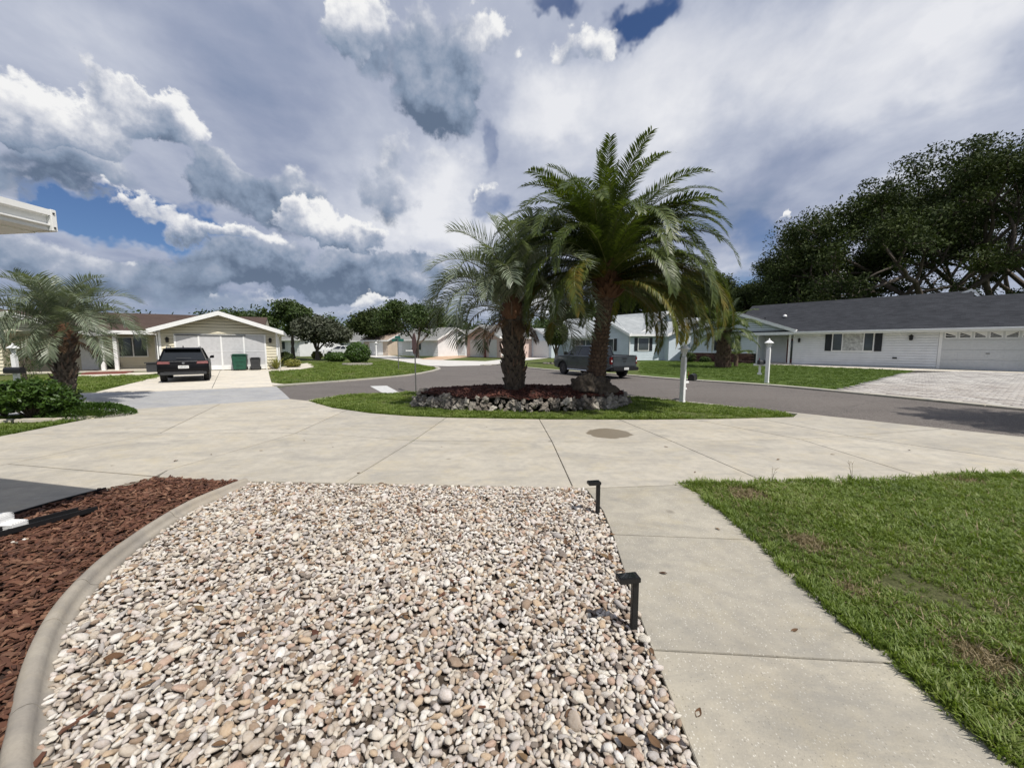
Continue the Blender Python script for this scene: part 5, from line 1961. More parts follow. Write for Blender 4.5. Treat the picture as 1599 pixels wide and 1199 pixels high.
# --- cream house on the left
def cream_house():
    rg_ = (-16.7, 27.5)
    u = Vector((.875, .485, 0)).normalized(); rz = math.atan2(u.y, u.x)
    Wd = 6.32
    ox, oy = rg_[0] - u.x * Wd, rg_[1] - u.y * Wd
    t = thing('cream_house', 'cream clapboard house with brown roof, white trimmed garage gable and shaded porch', 'house', (ox, oy, 0), rz)
    ze, zr = 2.72, 3.80
    # garage wing
    wall_body(t, 0.02, Wd - .02, .03, 9, ze, M_sid_cream)
    tp = gable_top(0, Wd, ze, zr)
    lap_wall(t, 0, Wd, .05, zr - .02, 0, M_sid_cream, top=tp)
    lap_wall(t, 0, 9, .05, ze, 0, M_sid_cream, M=Matrix.Translation((Wd, 0, 0)) @ Matrix.Rotation(PI / 2, 4, 'Z'))
    gable_roof(t, 0, Wd, 0, 9, ze, zr, M_sh_brown, axis='y', oh=.42, ohr=.62, fas=.26, ends=(1, 0))
    q = MB()
    for a in (0, Wd): q.box(a - .06, a + .06, -.05, .02, 0, ze)
    q.build('corner_trim', M_trim, t)
    # screened garage opening with sliding panels
    a, b = .75, 5.61
    ztop = 2.36
    d_ = link('garage_door', None, t)
    q = MB()
    q.box(a, b, -.09, .0, ztop, ztop + .05); q.box(a - .05, a, -.09, 0, 0.0, ztop + .05); q.box(b, b + .05, -.09, 0, 0, ztop + .05)
    q.build('door_frame', M_trim, d_)
    q = MB(); q.box(a, b - 1.1, -.13, -.092, ztop - .03, ztop + .02); q.build('track', M_dkgrey, d_)
    xs = [a, 1.95, 3.13, 4.38, b]
    for i in range(4):
        p = MB(); yy = -.060 - .012 * (i % 2)
        p.box(xs[i] + .03, xs[i + 1] - .03, yy, yy + .01, .36, ztop - .02)
        p.build('screen_panel', M_screen, d_)
        f = MB(); x0, x1 = xs[i], xs[i + 1]
        f.box(x0, x0 + .045, yy - .02, yy + .012, .04, ztop); f.box(x1 - .045, x1, yy - .018, yy + .014, .04, ztop)
        f.box(x0 + .05, x1 - .05, yy - .02, yy + .012, .06, .36)
        f.box(x0 + .05, x1 - .05, yy - .015, yy + .012, 1.25, 1.28)
        f.build('panel_frame', M_trim, d_)
    wall_lamp(t, .38, 0, 1.85, .9); wall_lamp(t, 5.92, 0, 1.85, .9)
    # downspout and gutter return
    q = MB(); q.tube([(Wd + .35, -.1, 2.52), (Wd + .12, -.06, 2.25), (Wd + .12, -.06, .1)], .035, 6); q.tube([(-.35, -.3, 2.5), (-.12, -.07, 2.3), (-.12, -.07, .1)], .035, 6)
    q.build('downspout', M_trim, t)
    # main body behind, ridge parallel to the street
    bx0, bx1 = -13.5, 5.4
    yb0, yb1 = 3.4, 12.4
    wall_body(t, bx0, .0, yb0, yb1, 2.75, M_sid_cream); 
    
    lap_wall(t, bx0, -.02, .05, 2.75, yb0, M_sid_cream)
    gable_roof(t, bx0, bx1, 1.9, 14.0, 2.60, 4.02, M_sh_brown, axis='x', oh=.4, ohr=.4, fas=.22, ends=(1, 0), gm=M_sid_cream)
    window(t, -2.9, -1.5, .95, 2.2, yb0, divs=(-2.2,), shutters=False); window(t, -1.0, -.35, .8, 2.2, yb0, shutters=False)
    # porch: posts, entry gable, door
    q = MB()
    for xx in (-2.62, -3.25): q.box(xx - .09, xx + .09, 1.75, 1.93, 0, 2.48)
    q.build('porch_post', M_trim, t)
    q = MB(); q.box(-4.75, -3.95, yb0 - .09, yb0, 0.1, 2.1); dd = q.build('door', M_white, t)
    q = MB(); q.lathe([(.03, 0), (.03, .05)], 6, (-4.05, yb0 - .13, 1.0)); q.build('handle', M_black, dd)
    gable_roof(t, -9.2, -3.5, .6, 6.0, 2.50, 3.45, M_sh_brown, axis='y', oh=.35, ohr=.4, fas=.24, ends=(1, 0))
    lap_wall(t, -9.2, -3.5, 2.45, 3.4, .62, M_sid_cream, top=gable_top(-9.2, -3.5, 2.45, 3.4))
    wall_body(t, -9.6, -6.9, .66, 6, 2.55, M_sid_cream)
    lap_wall(t, -9.6, -6.9, .05, 2.45, .63, M_sid_cream)
    window(t, -9.0, -7.6, 1.0, 2.1, .62, divs=(-8.3,), shutters=True)
    q = MB(); q.box(-6.9, 0, 1.4, yb0, 0, .10); q.build('porch_slab', M_white_conc, t)
    # porch ornaments
    for k, (x, z, s) in enumerate([(-3.45, 1.6, .14), (-3.65, 1.15, .10), (-3.3, 1.05, .09)]):
        q = MB(); q.M = Matrix.Translation((x, yb0 - .04, z)) @ Matrix.Rotation(PI / 2, 4, 'X'); q.lathe([(s * .3, 0), (s, .01), (s, .03), (s * .4, .04)], 10); q.build('wall_ornament', M_redframe, t)
    q = MB(); q.box(.15, .5, -1.2, -.9, 0, .42); q.box(.12, .53, -1.23, -.87, .42, .47)
    return t, u, rz


cream_house()
g = G(241, 581)
t = thing('garden_stand', 'small dark square planter on the gravel left of the black car', 'planter', (g.x, g.y, 0), .3)
q = MB(); q.box(-.28, .28, -.25, .25, .0, .55); q.build('box', M_dkgrey, t, bevel=.02); q = MB(); q.box(-.33, .33, -.3, .3, .56, .62); q.build('rim', M_dkgrey, t)

# --- white house on the right
def white_house():
    u = Vector((.64, -.77, 0)).normalized(); rz = math.atan2(u.y, u.x)
    t = thing('white_house', 'long white clapboard ranch house with charcoal roof, dark shutters and garage', 'house', (26.6, 32, 0), rz)
    L0, L1 = -2.8, 17.0
    ze, zr = 3.12, 5.62
    D = 10.6
    wall_body(t, L0, L1, .03, D, ze, M_sid_white)
    lap_wall(t, L0, 5.82, .12, ze, 0, M_sid_white, lap=.19)
    lap_wall(t, 11.6, L1, .12, ze, 0, M_sid_white, lap=.19)
    lap_wall(t, 5.82, 11.6, 2.86, ze, 0, M_sid_white, lap=.13)
    gable_roof(t, -8.0, 7.15, 0, D, ze, zr + .14, M_sh_dark, axis='x', oh=.75, ohr=.2, fas=.24, name='roof', ends=(0, 0), gm=M_sid_white)
    gable_roof(t, 7.15, L1, .0, 8.43, ze, 5.22, M_sh_dark, axis='x', oh=.75, ohr=.1, fas=.24, ends=(0, 1), name='garage_roof')
    # eave gutter
    q = MB(); q.box(-2.6, 17.5, -.92, -.80, 2.72, 2.86); q.build('gutter', M_trim, t, bevel=.015)
    # window of three lights with shutters
    window(t, -.05, 2.40, 1.28, 2.70, 0, divs=(.55, 1.85), shutters=True, sh_w=.42, mp=[M_glass, M_curtain, M_glass])
    # garage door of sections and sunburst lights
    gd = link('garage_door', None, t)
    a, b, zt = 6.0, 11.4, 2.72
    q = MB(); q.box(a - .16, a, -.05, .0, 0.02, zt + .10); q.box(b, b + .16, -.05, 0, 0.02, zt + .10); q.box(a, b, -.05, 0, zt, zt + .10); q.build('door_frame', M_trim, gd)
    hs = (zt - .02) / 4
    for k in range(4):
        q = MB(); q.box(a, b, -.028, .02, .02 + k * hs + .006, .02 + (k + 1) * hs - .006)
        if k < 3:
            n_ = 8
            for j in range(n_):
                xa = a + .12 + j * (b - a - .12) / n_; xb = xa + (b - a - .12) / n_ - .14
                q.box(xa, xb, -.036, -.028, .02 + k * hs + .12, .02 + (k + 1) * hs - .12)
        q.build('door_section', M_garage, gd, bevel=.006, segs=1)
    n_ = 8
    zlo, zhi = .02 + 3 * hs + .16, .02 + 4 * hs - .15
    cxm = (a + b) / 2
    for j in range(n_):
        xa = a + .12 + j * (b - a - .12) / n_; xb = xa + (b - a - .12) / n_ - .16
        q = MB(); q.box(xa, xb, -.034, -.029, zlo, zhi); q.box(xa - .03, xb + .03, -.031, -.0285, zlo - .03, zhi + .03)
        lt = q.build('door_light', M_trim, gd)
        # rays: dark glass wedges fanning from the door middle
        q = MB()
        w_ = xb - xa; sgn = 1 if (xa + xb) / 2 > cxm else -1
        inner, outer = (xa, xb) if sgn > 0 else (xb, xa)
        dist_ = abs((xa + xb) / 2 - cxm) / ((b - a) / 2)
        rays = 4 if dist_ < .5 else (3 if dist_ < .75 else 2)
        for r_i in range(rays):
            t0, t1 = (r_i + .12) / rays, (r_i + .80) / rays
            hgt = (zhi - zlo)
            q.add([(inner + sgn * .02, -.038, zlo + hgt * (.02 + .35 * t0 * (1 if dist_ > .5 else .6))), (outer - sgn * .02, -.038, zlo + hgt * t0), (outer - sgn * .02, -.038, zlo + hgt * t1), (inner + sgn * .02, -.038, zlo + hgt * (.02 + .35 * t1 * (1 if dist_ > .5 else .6)))], [(0, 1, 2, 3)])
        q.build('pane', M_carglass, gd, recalc=False)
    q = MB(); q.box(8.0, 8.18, -.07, -.028, 1.12, 1.16); q.build('handle', M_black, gd)
    wall_lamp(t, 4.45, 0, 2.05, 1.1); wall_lamp(t, -2.35, 0, 1.95, .95)
    q = MB(); q.box(3.55, 3.8, -.06, 0, .68, .80); q.build('vent_cover', M_dkgrey, t)
    # recessed porch
    wall_body(t, -5.5, L0, 1.5, D, ze, M_sid_white, name='porch_wall')
    lap_wall(t, -5.5, -3.6, .12, ze, 1.48, M_sid_white, lap=.19, name='porch_siding')
    q = MB(); q.box(-3.62, -2.82, 1.42, 1.46, .1, 2.3); dr = q.build('front_door', M_redframe, t)
    q = MB(); q.box(-3.46, -2.98, 1.40, 1.418, .45, 2.1); q.build('pane', M_glass, dr)
    q = MB(); q.box(-3.70, -3.62, 1.38, 1.48, .1, 2.38); q.box(-2.82, -2.78, 1.38, 1.48, .1, 2.38); q.box(-3.62, -2.82, 1.38, 1.48, 2.3, 2.38); q.build('door_frame', M_trim, t)
    q = MB(); q.box(-3.02 - .07, -3.02 + .07, -.20, -.06, .05, 2.95); q.build('porch_post', M_trim, t)
    q = MB(); q.box(-5.5, -2.8, -.3, 1.5, .02, .09); q.build('porch_slab', M_white_conc, t)
    # front gable wing on the left
    ga, gb = -11.9, -2.6
    gzr = 4.72
    wall_body(t, ga + .3, -5.45, -.35, D, 2.95, M_sid_shade_tint, name='wing_wall')
    lap_wall(t, ga + .3, -5.45, .95, 2.9, -.40, M_sid_shade_tint, lap=.19, name='wing_siding')
    tp = gable_top(ga, gb, 2.88, gzr - .03)
    lap_wall(t, ga, gb, 2.88, gzr - .05, -.405, M_sid_shade_tint, top=tp, name='gable_siding')
    gable_roof(t, ga, gb, -.38, D * .55, 2.98, gzr, M_sh_dark, axis='y', oh=.12, ohr=.45, fas=.26, ends=(1, 0), name='wing_roof')
    q = MB(); q.tube([(ga + .1, -.6, 2.80), (ga + .25, -.48, 2.55), (ga + .25, -.48, .1)], .045, 6); q.build('downspout', M_trim, t)
    q = MB(); q.box(ga + .22, ga + .34, -.46, -.36, .05, 2.9); q.box(-5.50, -5.40, -.46, -.36, .05, 2.9); q.build('corner_trim', M_trim, t)
    window(t, -8.75, -7.45, 1.25, 2.45, -.42, divs=(-8.1,), shutters=True, sh_w=.45)
    # brick base: single bricks
    wall_body(t, ga + .4, -5.5, -.45, -.36, .93, M_joint, name='brick_backing')
    bw, bh = .40, .132
    bme = rot_slab(bw - .018, .09, bh - .016, 'brick', M_brick, 0, .004)
    for j in range(7):
        x = ga + .42 + (bw / 2 if j % 2 else 0)
        while x < -5.5 - bw:
            o = link('brick', bme, t); o.location = (x + bw / 2, -.46, .01 + j * bh); x += bw
    q = MB(); q.box(ga + .36, -5.5, -.52, -.38, .935, .975); q.build('brick_cap', M_trim, t)
    # roof furniture
    q = MB(); q.lathe([(.16, 0), (.17, .10), (.12, .20), (.03, .25)], 12, (-4.15, 2.2, 4.32)); q.build('roof_vent', M_white, t, smooth=True)
    q = MB(); q.tube([(-5.6, 1.6, 3.9), (-5.6, 1.6, 4.35)], .05, 8); q.build('vent_pipe', M_black, t)
    # small white gable rake showing at the step between the two ridges
    q = MB()
    for xa, za, xb, zb2 in ((7.0, zr + .36, 6.25, zr - .04), (7.0, zr + .36, 7.42, zr - .10)):
        q.add([(xa, 5.0, za), (xb, 5.0, zb2), (xb, 5.0, zb2 - .16), (xa, 5.0, za - .2), (xa, 5.12, za), (xb, 5.12, zb2), (xb, 5.12, zb2 - .16), (xa, 5.12, za - .2)],
              [(0, 1, 2, 3), (7, 6, 5, 4), (0, 4, 5, 1), (2, 6, 7, 3), (1, 5, 6, 2)])
    q.build('ridge_gable', M_trim, t)
    return t


white_house()


def blue_house():
    u = Vector((9.1, -13, 0)).normalized(); rz = math.atan2(u.y, u.x)
    t = thing('blue_house', 'pale blue clapboard house with light grey shingle roof and two front gables', 'house', (4.9, 56.5, 0), rz)
    ze, zr = 3.15, 5.6
    D = 9.5
    wall_body(t, 0, 16, .03, D, ze, M_sid_blue)
    lap_wall(t, 0, 16, .05, ze, 0, M_sid_blue, lap=.22)
    gable_roof(t, 0, 16.2, 0, D, ze, zr, M_sh_grey, axis='x', oh=.7, ohr=.4, fas=.26, gm=M_sid_blue)
    # garage gable at the far left
    wall_body(t, -2.2, 3.6, -2.0, 3, 2.8, M_sid_blue, name='garage_wall')
    lap_wall(t, -2.2, 3.6, .05, 4.0, -2.03, M_sid_blue, top=gable_top(-2.2, 3.6, 2.8, 4.0), lap=.22)
    gable_roof(t, -2.2, 3.6, -2.0, 4.5, 2.8, 4.0, M_sh_grey, axis='y', oh=.4, ohr=.4, ends=(1, 0), fas=.26, name='garage_roof')
    q = MB(); q.box(-.2, 3.2, -2.08, -2.03, .05, 2.35)
    q.build('garage_door', M_garage, t)
    q = MB(); q.box(-1.7, -.7, -2.08, -2.03, .05, 2.3); d_ = q.build('door', M_bluedoor, t)
    q = MB(); q.M = Matrix.Translation((-1.2, -2.09, 1.7)) @ Matrix.Rotation(PI / 2, 4, 'X'); q.lathe([(.1, 0), (.17, .01), (.1, .03)], 10); q.build('wreath', M_shutter, d_)
    window(t, 6.2, 9.0, 1.1, 2.4, 0, divs=(7.1, 8.1), shutters=True, sh_w=.45)
    # shaded gable facing the street
    wall_body(t, 11.0, 16.0, -1.5, 3, 3.05, M_sid_blue, name='wing_wall')
    lap_wall(t, 11.0, 16.0, .05, 4.3, -1.53, M_sid_blue, top=gable_top(11.0, 16.0, 3.05, 4.3), lap=.22)
    gable_roof(t, 11.0, 16.0, -1.5, 5, 3.05, 4.3, M_sh_grey, axis='y', oh=.4, ohr=.45, ends=(1, 0), fas=.28, name='wing_roof')
    window(t, 12.4, 13.9, 1.1, 2.4, -1.53, shutters=True, sh_w=.4)
    # sunlit wing facing the camera: walls in the frame of the corner
    cu = Vector((.985, .17, 0)).normalized()
    rz2 = math.atan2(cu.y, cu.x) - rz
    M_ = Matrix.Translation((16.0, -1.5, 0)) @ Matrix.Rotation(rz2, 4, 'Z')
    w_ = link('sunlit_wing', None, t)
    w_.matrix_local = M_
    wall_body(w_, 0.02, 11, .03, 8, 3.1, M_sid_blue)
    lap_wall(w_, 0, 11, .05, 3.1, 0, M_sid_blue, lap=.22)
    window(w_, 1.1, 2.3, 1.15, 2.5, 0, shutters=True, sh_w=.38)
    gable_roof(w_, 0, 11, 0, 7.6, 3.05, 5.0, M_sh_grey, axis='x', oh=.45, ohr=.2, fas=.22, gm=M_sid_blue)
    wall_body(w_, 4.2, 10.2, -.9, 2, 3.0, M_sid_blue, name='gable_wall')
    lap_wall(w_, 4.2, 10.2, .05, 4.35, -.93, M_sid_blue, top=gable_top(4.2, 10.2, 3.0, 4.35), lap=.22, name='gable_siding')
    gable_roof(w_, 4.2, 10.2, -.9, 5, 3.0, 4.35, M_sh_grey, axis='y', oh=.4, ohr=.45, ends=(1, 0), fas=.28, name='gable_roof')
    q = MB(); q.tube([(.1, -.4, 3.0), (.05, -.1, 2.7), (.05, -.1, .1)], .05, 6); q.build('downspout', M_trim, w_)
    return t


blue_house()


def far_house(name, label, px0, px1, Y0, Y1, eave, ridge, depth, wallm, roofm, gable=None, door=None, wins=(), group=None, garage=None):
    a, b = tl(px0, Y0), tl(px1, Y1)
    v_ = Vector((b[0] - a[0], b[1] - a[1], 0)); L = v_.length; rz = math.atan2(v_.y, v_.x)
    t = thing(name, label, 'house', (a[0], a[1], 0), rz)
    wall_body(t, 0.01, L - .01, .03, depth, eave, wallm)
    if gable == 'front':
        lap_wall(t, 0, L, .05, ridge - .03, 0, wallm, top=gable_top(0, L, eave, ridge), lap=.25)
        gable_roof(t, 0, L, 0, depth, eave, ridge, roofm, axis='y', oh=.4, ohr=.5, fas=.26)
    else:
        lap_wall(t, 0, L, .05, eave, 0, wallm, lap=.25)
        gable_roof(t, 0, L, 0, depth, eave, ridge, roofm, axis='x', oh=.5, ohr=.4, fas=.24)
        q = MB()
        for xx in (0, L):
            q.add([(xx, .03, eave), (xx, depth, eave), (xx, depth / 2, ridge)], [(0, 1, 2)])
        q.build('gable_end', wallm, t)
    for (x0, x1, z0, z1, kind) in wins:
        if kind == 'door':
            q = MB(); q.box(x0 * L, x1 * L, -.06, 0, z0, z1); q.build('door', M_garage, t)
        elif kind == 'white':
            q = MB(); q.box(x0 * L, x1 * L, -.06, 0, z0, z1)
            for k in range(1, 4): q.box(x0 * L, x1 * L, -.07, -.06, z0 + (z1 - z0) * k / 4 - .02, z0 + (z1 - z0) * k / 4)
            q.build('garage_door', M_white, t)
        elif kind == 'red':
            q = MB(); q.box(x0 * L, x1 * L, -.08, 0, z0, z1); q.build('shutter_panel', M_redframe, t)
        else:
            window(t, x0 * L, x1 * L, z0, z1, 0, shutters=False)
    return t


far_house('tan_house', 'pink-tan house with beige garage, grey roof and tan driveway beyond the street', 729, 782, 58, 52, 2.95, 4.5, 9, M_sid_pink, M_sh_mid, gable='front',
          wins=[(.12, .50, .05, 2.5, 'door'), (.55, .60, 0.05, 2.3, 'red'), (.68, .9, .05, 2.5, 'door')])
far_house('beige_house', 'beige house wing with a pale garage door left of the blue garage', 776, 836, 60, 60, 2.7, 4.3, 8, M_sid_tan, M_sh_mid, wins=[(.1, .5, .05, 2.4, 'white')])
far_house('white_garage_house', 'pale house partly hidden by the low trees right of the cream garage', 433, 468, 62, 60, 2.7, 3.6, 8, M_sid_white, M_sh_mid, wins=[(.02, .4, 1.1, 2.3, 'win'), (.52, .95, .05, 2.4, 'white')])
far_house('grey_roof_house', 'low house with grey roof behind the white car', 520, 566, 80, 78, 2.8, 4.9, 9, M_sid_white, M_sh_mid, wins=[(.2, .4, 1, 2.2, 'win')])
far_house('pink_roof_house', 'small house with pinkish roof and cream garage door behind the dark red car', 569, 606, 68, 66, 2.7, 4.2, 8, M_sid_tan, M_sh_beige, wins=[(.25, .8, .05, 2.3, 'white')])
far_house('white_wall_house', 'long white-walled house with grey roof under the broad street tree', 622, 684, 64, 60, 2.8, 4.6, 9, M_sid_white, M_sh_mid, wins=[(.12, .32, .05, 2.3, 'door'), (.45, .6, 1, 2.1, 'win')])
far_house('grey_gable_house', 'grey-roofed house with white garage door left of the pink-tan house', 686, 726, 66, 64, 2.7, 4.4, 9, M_sid_blue, M_sh_mid, wins=[(.35, .65, .05, 2.3, 'white'), (.05, .22, 1, 2.1, 'win')])

# --- corner of the near house: roof edge, gutter, floodlight, downspout
def own_house():
    th_ = math.atan2(.12, .99)       # eave runs along -y, slightly turned
    cz = 2.51
    c = Vector((-3.47, 3.02, 0))
    t = thing('near_house', 'corner of a white house roof with a wide white gutter at the left edge', 'house', (c.x, c.y, 0), -th_)
    # local: x to the left is negative, y backwards is negative; the roof rises to the left
    q = MB()
    q.slab([(-.02, 0, cz + .145), (-.02, -9, cz + .145), (-4.5, -9, cz + 1.5), (-4.5, 0, cz + 1.5)], .05)
    link('roof', uv_mesh(q.mesh('roof', M_sh_dark)), t)
    q = MB(); q.box(-4.5, -.14, -9, -.02, cz - .01, cz + .02); q.build('soffit', M_trim, t)
    # box gutter profile along the eave: top lip, recess, bead, lower roll
    pr = [(0, cz + .15), (.028, cz + .15), (.028, cz + .108), (.0, cz + .10), (-.010, cz + .052), (.018, cz + .044), (.018, cz + .034), (.0, cz + .024), (.0, cz), (-.14, cz), (-.14, cz + .15)]
    q = MB(); n_ = len(pr)
    q.add([(a, -.035, b) for a, b in pr] + [(a, -9, b) for a, b in pr], [tuple(range(n_)), tuple(range(n_, 2 * n_))[::-1]] + [(i, (i + 1) % n_, n_ + (i + 1) % n_, n_ + i) for i in range(n_)])
    q.build('gutter', M_trim, t)
    q = MB(); q.box(-.14, .034, -.034, .0, cz - .004, cz + .154); q.build('gutter_cap', M_trim, t, bevel=.004)
    for z in (cz + .125, cz + .02):
        q = MB(); q.M = Matrix.Translation((.036, -.02, z)) @ Matrix.Rotation(PI / 2, 4, 'Y'); q.lathe([(.007, 0), (.007, .004)], 8); q.build('screw', M_dkgrey, t)
    q = MB(); q.box(-4.5, -.142, -.02, .0, cz - .0, cz + .13); q.build('fascia', M_trim, t)
    q = MB(); q.lathe([(.03, 0), (.03, -.06), (.05, -.08), (.075, -.14), (.08, -.22), (.05, -.27), (.01, -.28)], 14, (-.16, -.55, cz - .01)); q.build('floodlight', M_white, t, smooth=True)
    wall_body(t, -4.5, -1.0, -9, -.85, cz, M_sid_white)
    lap_wall(t, -4.5, -1.0, .1, cz, 0, M_sid_white, M=Matrix.Translation((0, -.86, 0)) @ Matrix.Rotation(PI, 4, 'Z') @ Matrix.Translation((5.5, 0, 0)))
    # gable end of the garage behind, gives the cast shade its straight edge
    q = MB(); q.slab([(-4.5, 0, cz + 1.5), (-4.5, -9, cz + 1.5), (-9, -9, cz + .14), (-9, 0, cz + .14)], .05); link('roof', uv_mesh(q.mesh('roof', M_sh_dark)), t)
    q = MB(); q.box(-9, -4.5, -9, -.02, cz - .012, cz + .018); q.build('soffit', M_trim, t)
    q = MB(); q.box(-9, -4.502, -.018, .002, cz - .0, cz + .13); q.build('fascia', M_trim, t)
    wall_body(t, -9, -4.52, -9, -.85, cz, M_sid_white)


own_house()


def downspout_foot():
    a, b = G(-14, 822, .06), G(36, 822, .06)
    t = thing('downspout_foot', 'white ribbed flexible downspout end emptying onto the black drain tray', 'downspout', (0, 0, 0))
    dd = (b - a).normalized(); sd = Vector((-dd.y, dd.x, 0))
    q = MB()
    # corrugated bend then ribbed straight outlet
    n_ = 16
    sec = lambda c, up, w_, h_: [c - sd * w_ - up * h_, c + sd * w_ - up * h_, c + sd * w_ + up * h_, c - sd * w_ + up * h_]
    rings = []
    for i in range(n_ * 2):
        t_ = i / (n_ * 2 - 1)
        an = PI / 2 * (1 - t_)
        c = a + dd * (.01 + .12 * math.cos(an)) + Vector((0, 0, .10 * math.sin(an)))
        up = Vector((0, 0, 1)) * math.cos(an) + dd * math.sin(an)
        k = 1.0 + (.12 if (i // 2) % 2 else -.14)
        rings.append(sec(c, up, .055 * k, .04 * k))
    vs = [p for r_ in rings for p in r_]; fs = []
    for i in range(len(rings) - 1):
        for j in range(4):
            fs.append((i * 4 + j, i * 4 + (j + 1) % 4, (i + 1) * 4 + (j + 1) % 4, (i + 1) * 4 + j))
    fs.append((0, 1, 2, 3))
    q.add(vs, fs); q.build('flexible_bend', M_white, t, recalc=True)
    q = MB()
    cc_ = sum(rings[-1], Vector()) / 4; c0 = [cc_ + (p - cc_) * .82 for p in rings[-1]]; c1 = [p + dd * .13 for p in c0]
    q.add(c0 + c1, [(i, (i + 1) % 4, 4 + (i + 1) % 4, 4 + i) for i in range(4)] + [(4, 5, 6, 7)])
    for k in range(5):
        z = -.034 + k * .017
        for s in (-1, 1):
            q.M = Matrix.Translation(a + dd * .13 + sd * s * .050 + Vector((0, 0, z))) @ Matrix.Rotation(math.atan2(dd.y, dd.x), 4, 'Z')
            q.box(0, .128, -.010, .010, -.0045, .0045)
    for k in range(6):
        q.M = Matrix.Translation(a + dd * .13 + sd * (-.045 + k * .018) + Vector((0, 0, .042))) @ Matrix.Rotation(math.atan2(dd.y, dd.x), 4, 'Z')
        q.box(0, .128, -.0045, .0045, -.010, .004)
    q.build('outlet', M_white, t)


downspout_foot()
a, b = G(-30, 846, .02), G(150, 798, .02)
dd = (b - a).normalized(); sd = Vector((-dd.y, dd.x, 0))
t = thing('drain_tray', 'long black plastic drain tray lying on the bark mulch', 'drain tray', (a.x, a.y, .035), math.atan2(dd.y, dd.x))
L_ = (b - a).length
q = MB()
q.prism([(0, -.055), (L_, -.05), (L_, .05), (0, .055)], .0, .014)
q.build('tray_floor', M_dkgrey, t, bevel=.003)
q = MB(); q.box(0, L_, -.065, -.050, 0.001, .05); q.box(0, L_ * .85, .050, .065, 0.001, .055); q.build('tray_rim', M_black, t, bevel=.004)
# thin black strip along the line between driveway and mulch
t = thing('black_edge_strip', 'thin black strip between the shaded driveway and the bark mulch', 'garden edging', (0, 0, 0))
pp = [G(*q_) for q_ in [(166, 768), (128, 778), (84, 790), (40, 803), (0, 815), (-60, 833)]]
q = MB()
for a, b in zip(pp[:-1], pp[1:]):
    dd = (b - a).normalized(); s_ = Vector((-dd.y, dd.x, 0)) * .008
    q.prism([a - s_, b - s_, b + s_, a + s_], -.01, .055)
q.build('strip', M_black, t)
# stray white bits
for k, (x, y) in enumerate([(20, 846), (26, 847), (38, 842), (42, 841)]):
    g = G(x, y, .05)
    o = link('stray_pebble', peb[k], mulch); o.location = g; o.scale = (.014, .014, .012)

# ------------------------------------------------------------------ path lights
def path_light(label, px_, py, H, first=None):
    g = G(px_, py)
    t = thing('path_light', label, 'path light', (g.x, g.y, 0.0), R(9), 'black path lights along the walkway')
    q = MB(); q.box(-.018, .018, -.014, .014, -.05, H); q.build('post', M_black, t, bevel=.002)
    q = MB(); q.box(-.105, .0185, -.034, .034, H - .0, H + .028); q.build('lamp_head', M_black, t, bevel=.003)
    q = MB(); q.box(-.098, -.03, -.028, .028, H - .004, H - .0005); q.build('lens', M_dkgrey, t)
    q = MB(); q.box(-.095, -.0, -.026, .026, H + .0285, H + .031); q.build('solar_panel', M_carglass, t)
    return t


path_light('black L-shaped path light nearest the camera, beside the walkway', 989, 991, .335)
path_light('farther black L-shaped path light at the back corner of the pebbles', 933, 806, .325)

# ------------------------------------------------------------------ street furniture
def lamp_post(label, px_, py, H, rz, box=None, news=False):
    g = G(px_, py)
    t = thing('lamp_post', label, 'lamp post', (g.x, g.y, 0), rz)
    s = H / 1.75
    w_ = .062 * s
    q = MB(); q.box(-w_, w_, -w_, w_, 0, 1.34 * s); q.box(-w_ * 1.12, w_ * 1.12, -w_ * 1.12, w_ * 1.12, 0.001, .06 * s); q.build('post', M_white, t, bevel=.006)
    q = MB(); q.lathe([(.05 * s, 1.34 * s), (.075 * s, 1.36 * s), (.055 * s, 1.40 * s), (.105 * s, 1.56 * s)], 4); o = q.build('lantern', M_lantern, t)
    q = MB(); q.lathe([(.155 * s, 1.555 * s), (.165 * s, 1.575 * s), (.06 * s, 1.66 * s), (.03 * s, 1.68 * s), (.03 * s, 1.71 * s), (.012 * s, 1.75 * s)], 12); q.build('lantern_cap', M_white, t)
    q = MB()
    for k in range(4):
        a_ = PI / 2 * k
        q.tube([(.052 * s * math.cos(a_), .052 * s * math.sin(a_), 1.39 * s), (.11 * s * math.cos(a_), .11 * s * math.sin(a_), 1.56 * s)], .008 * s, 4)
    q.build('lantern_frame', M_white, t)
    return t, s


M_lantern = simple('lantern_glass', (.60, .62, .62), .25)


def mailbox(label, g, rz, s, mat, z=.78):
    t = thing('mailbox', label, 'mailbox', (g.x, g.y, z * s), rz)
    q = MB()
    n_ = 8; hw = .085 * s; L = .46 * s
    pf = [(-hw, 0), (hw, 0), (hw, .11 * s)] + [(hw * math.cos(PI * k / n_), .11 * s + hw * math.sin(PI * k / n_)) for k in range(1, n_)] + [(-hw, .11 * s)]
    k = len(pf)
    q.add([(0, a, b) for a, b in pf] + [(L, a, b) for a, b in pf], [tuple(range(k)), tuple(range(k, 2 * k))[::-1]] + [(i, k + i, k + (i + 1) % k, (i + 1) % k) for i in range(k)])
    q.build('box', mat, t)
    q = MB(); q.add([(L + .004, a * 1.06, b * 1.03) for a, b in pf] + [(L + .02, a * 1.06, b * 1.03) for a, b in pf], [tuple(range(k)), tuple(range(k, 2 * k))[::-1]] + [(i, k + i, k + (i + 1) % k, (i + 1) % k) for i in range(k)])
    q.build('door', mat, t)
    q = MB(); q.box(.1 * s, .13 * s, hw + .004, hw + .014, .08 * s, .26 * s); q.build('flag', M_red_lamp, t)
    return t


ra = math.atan2(-.77, .64)
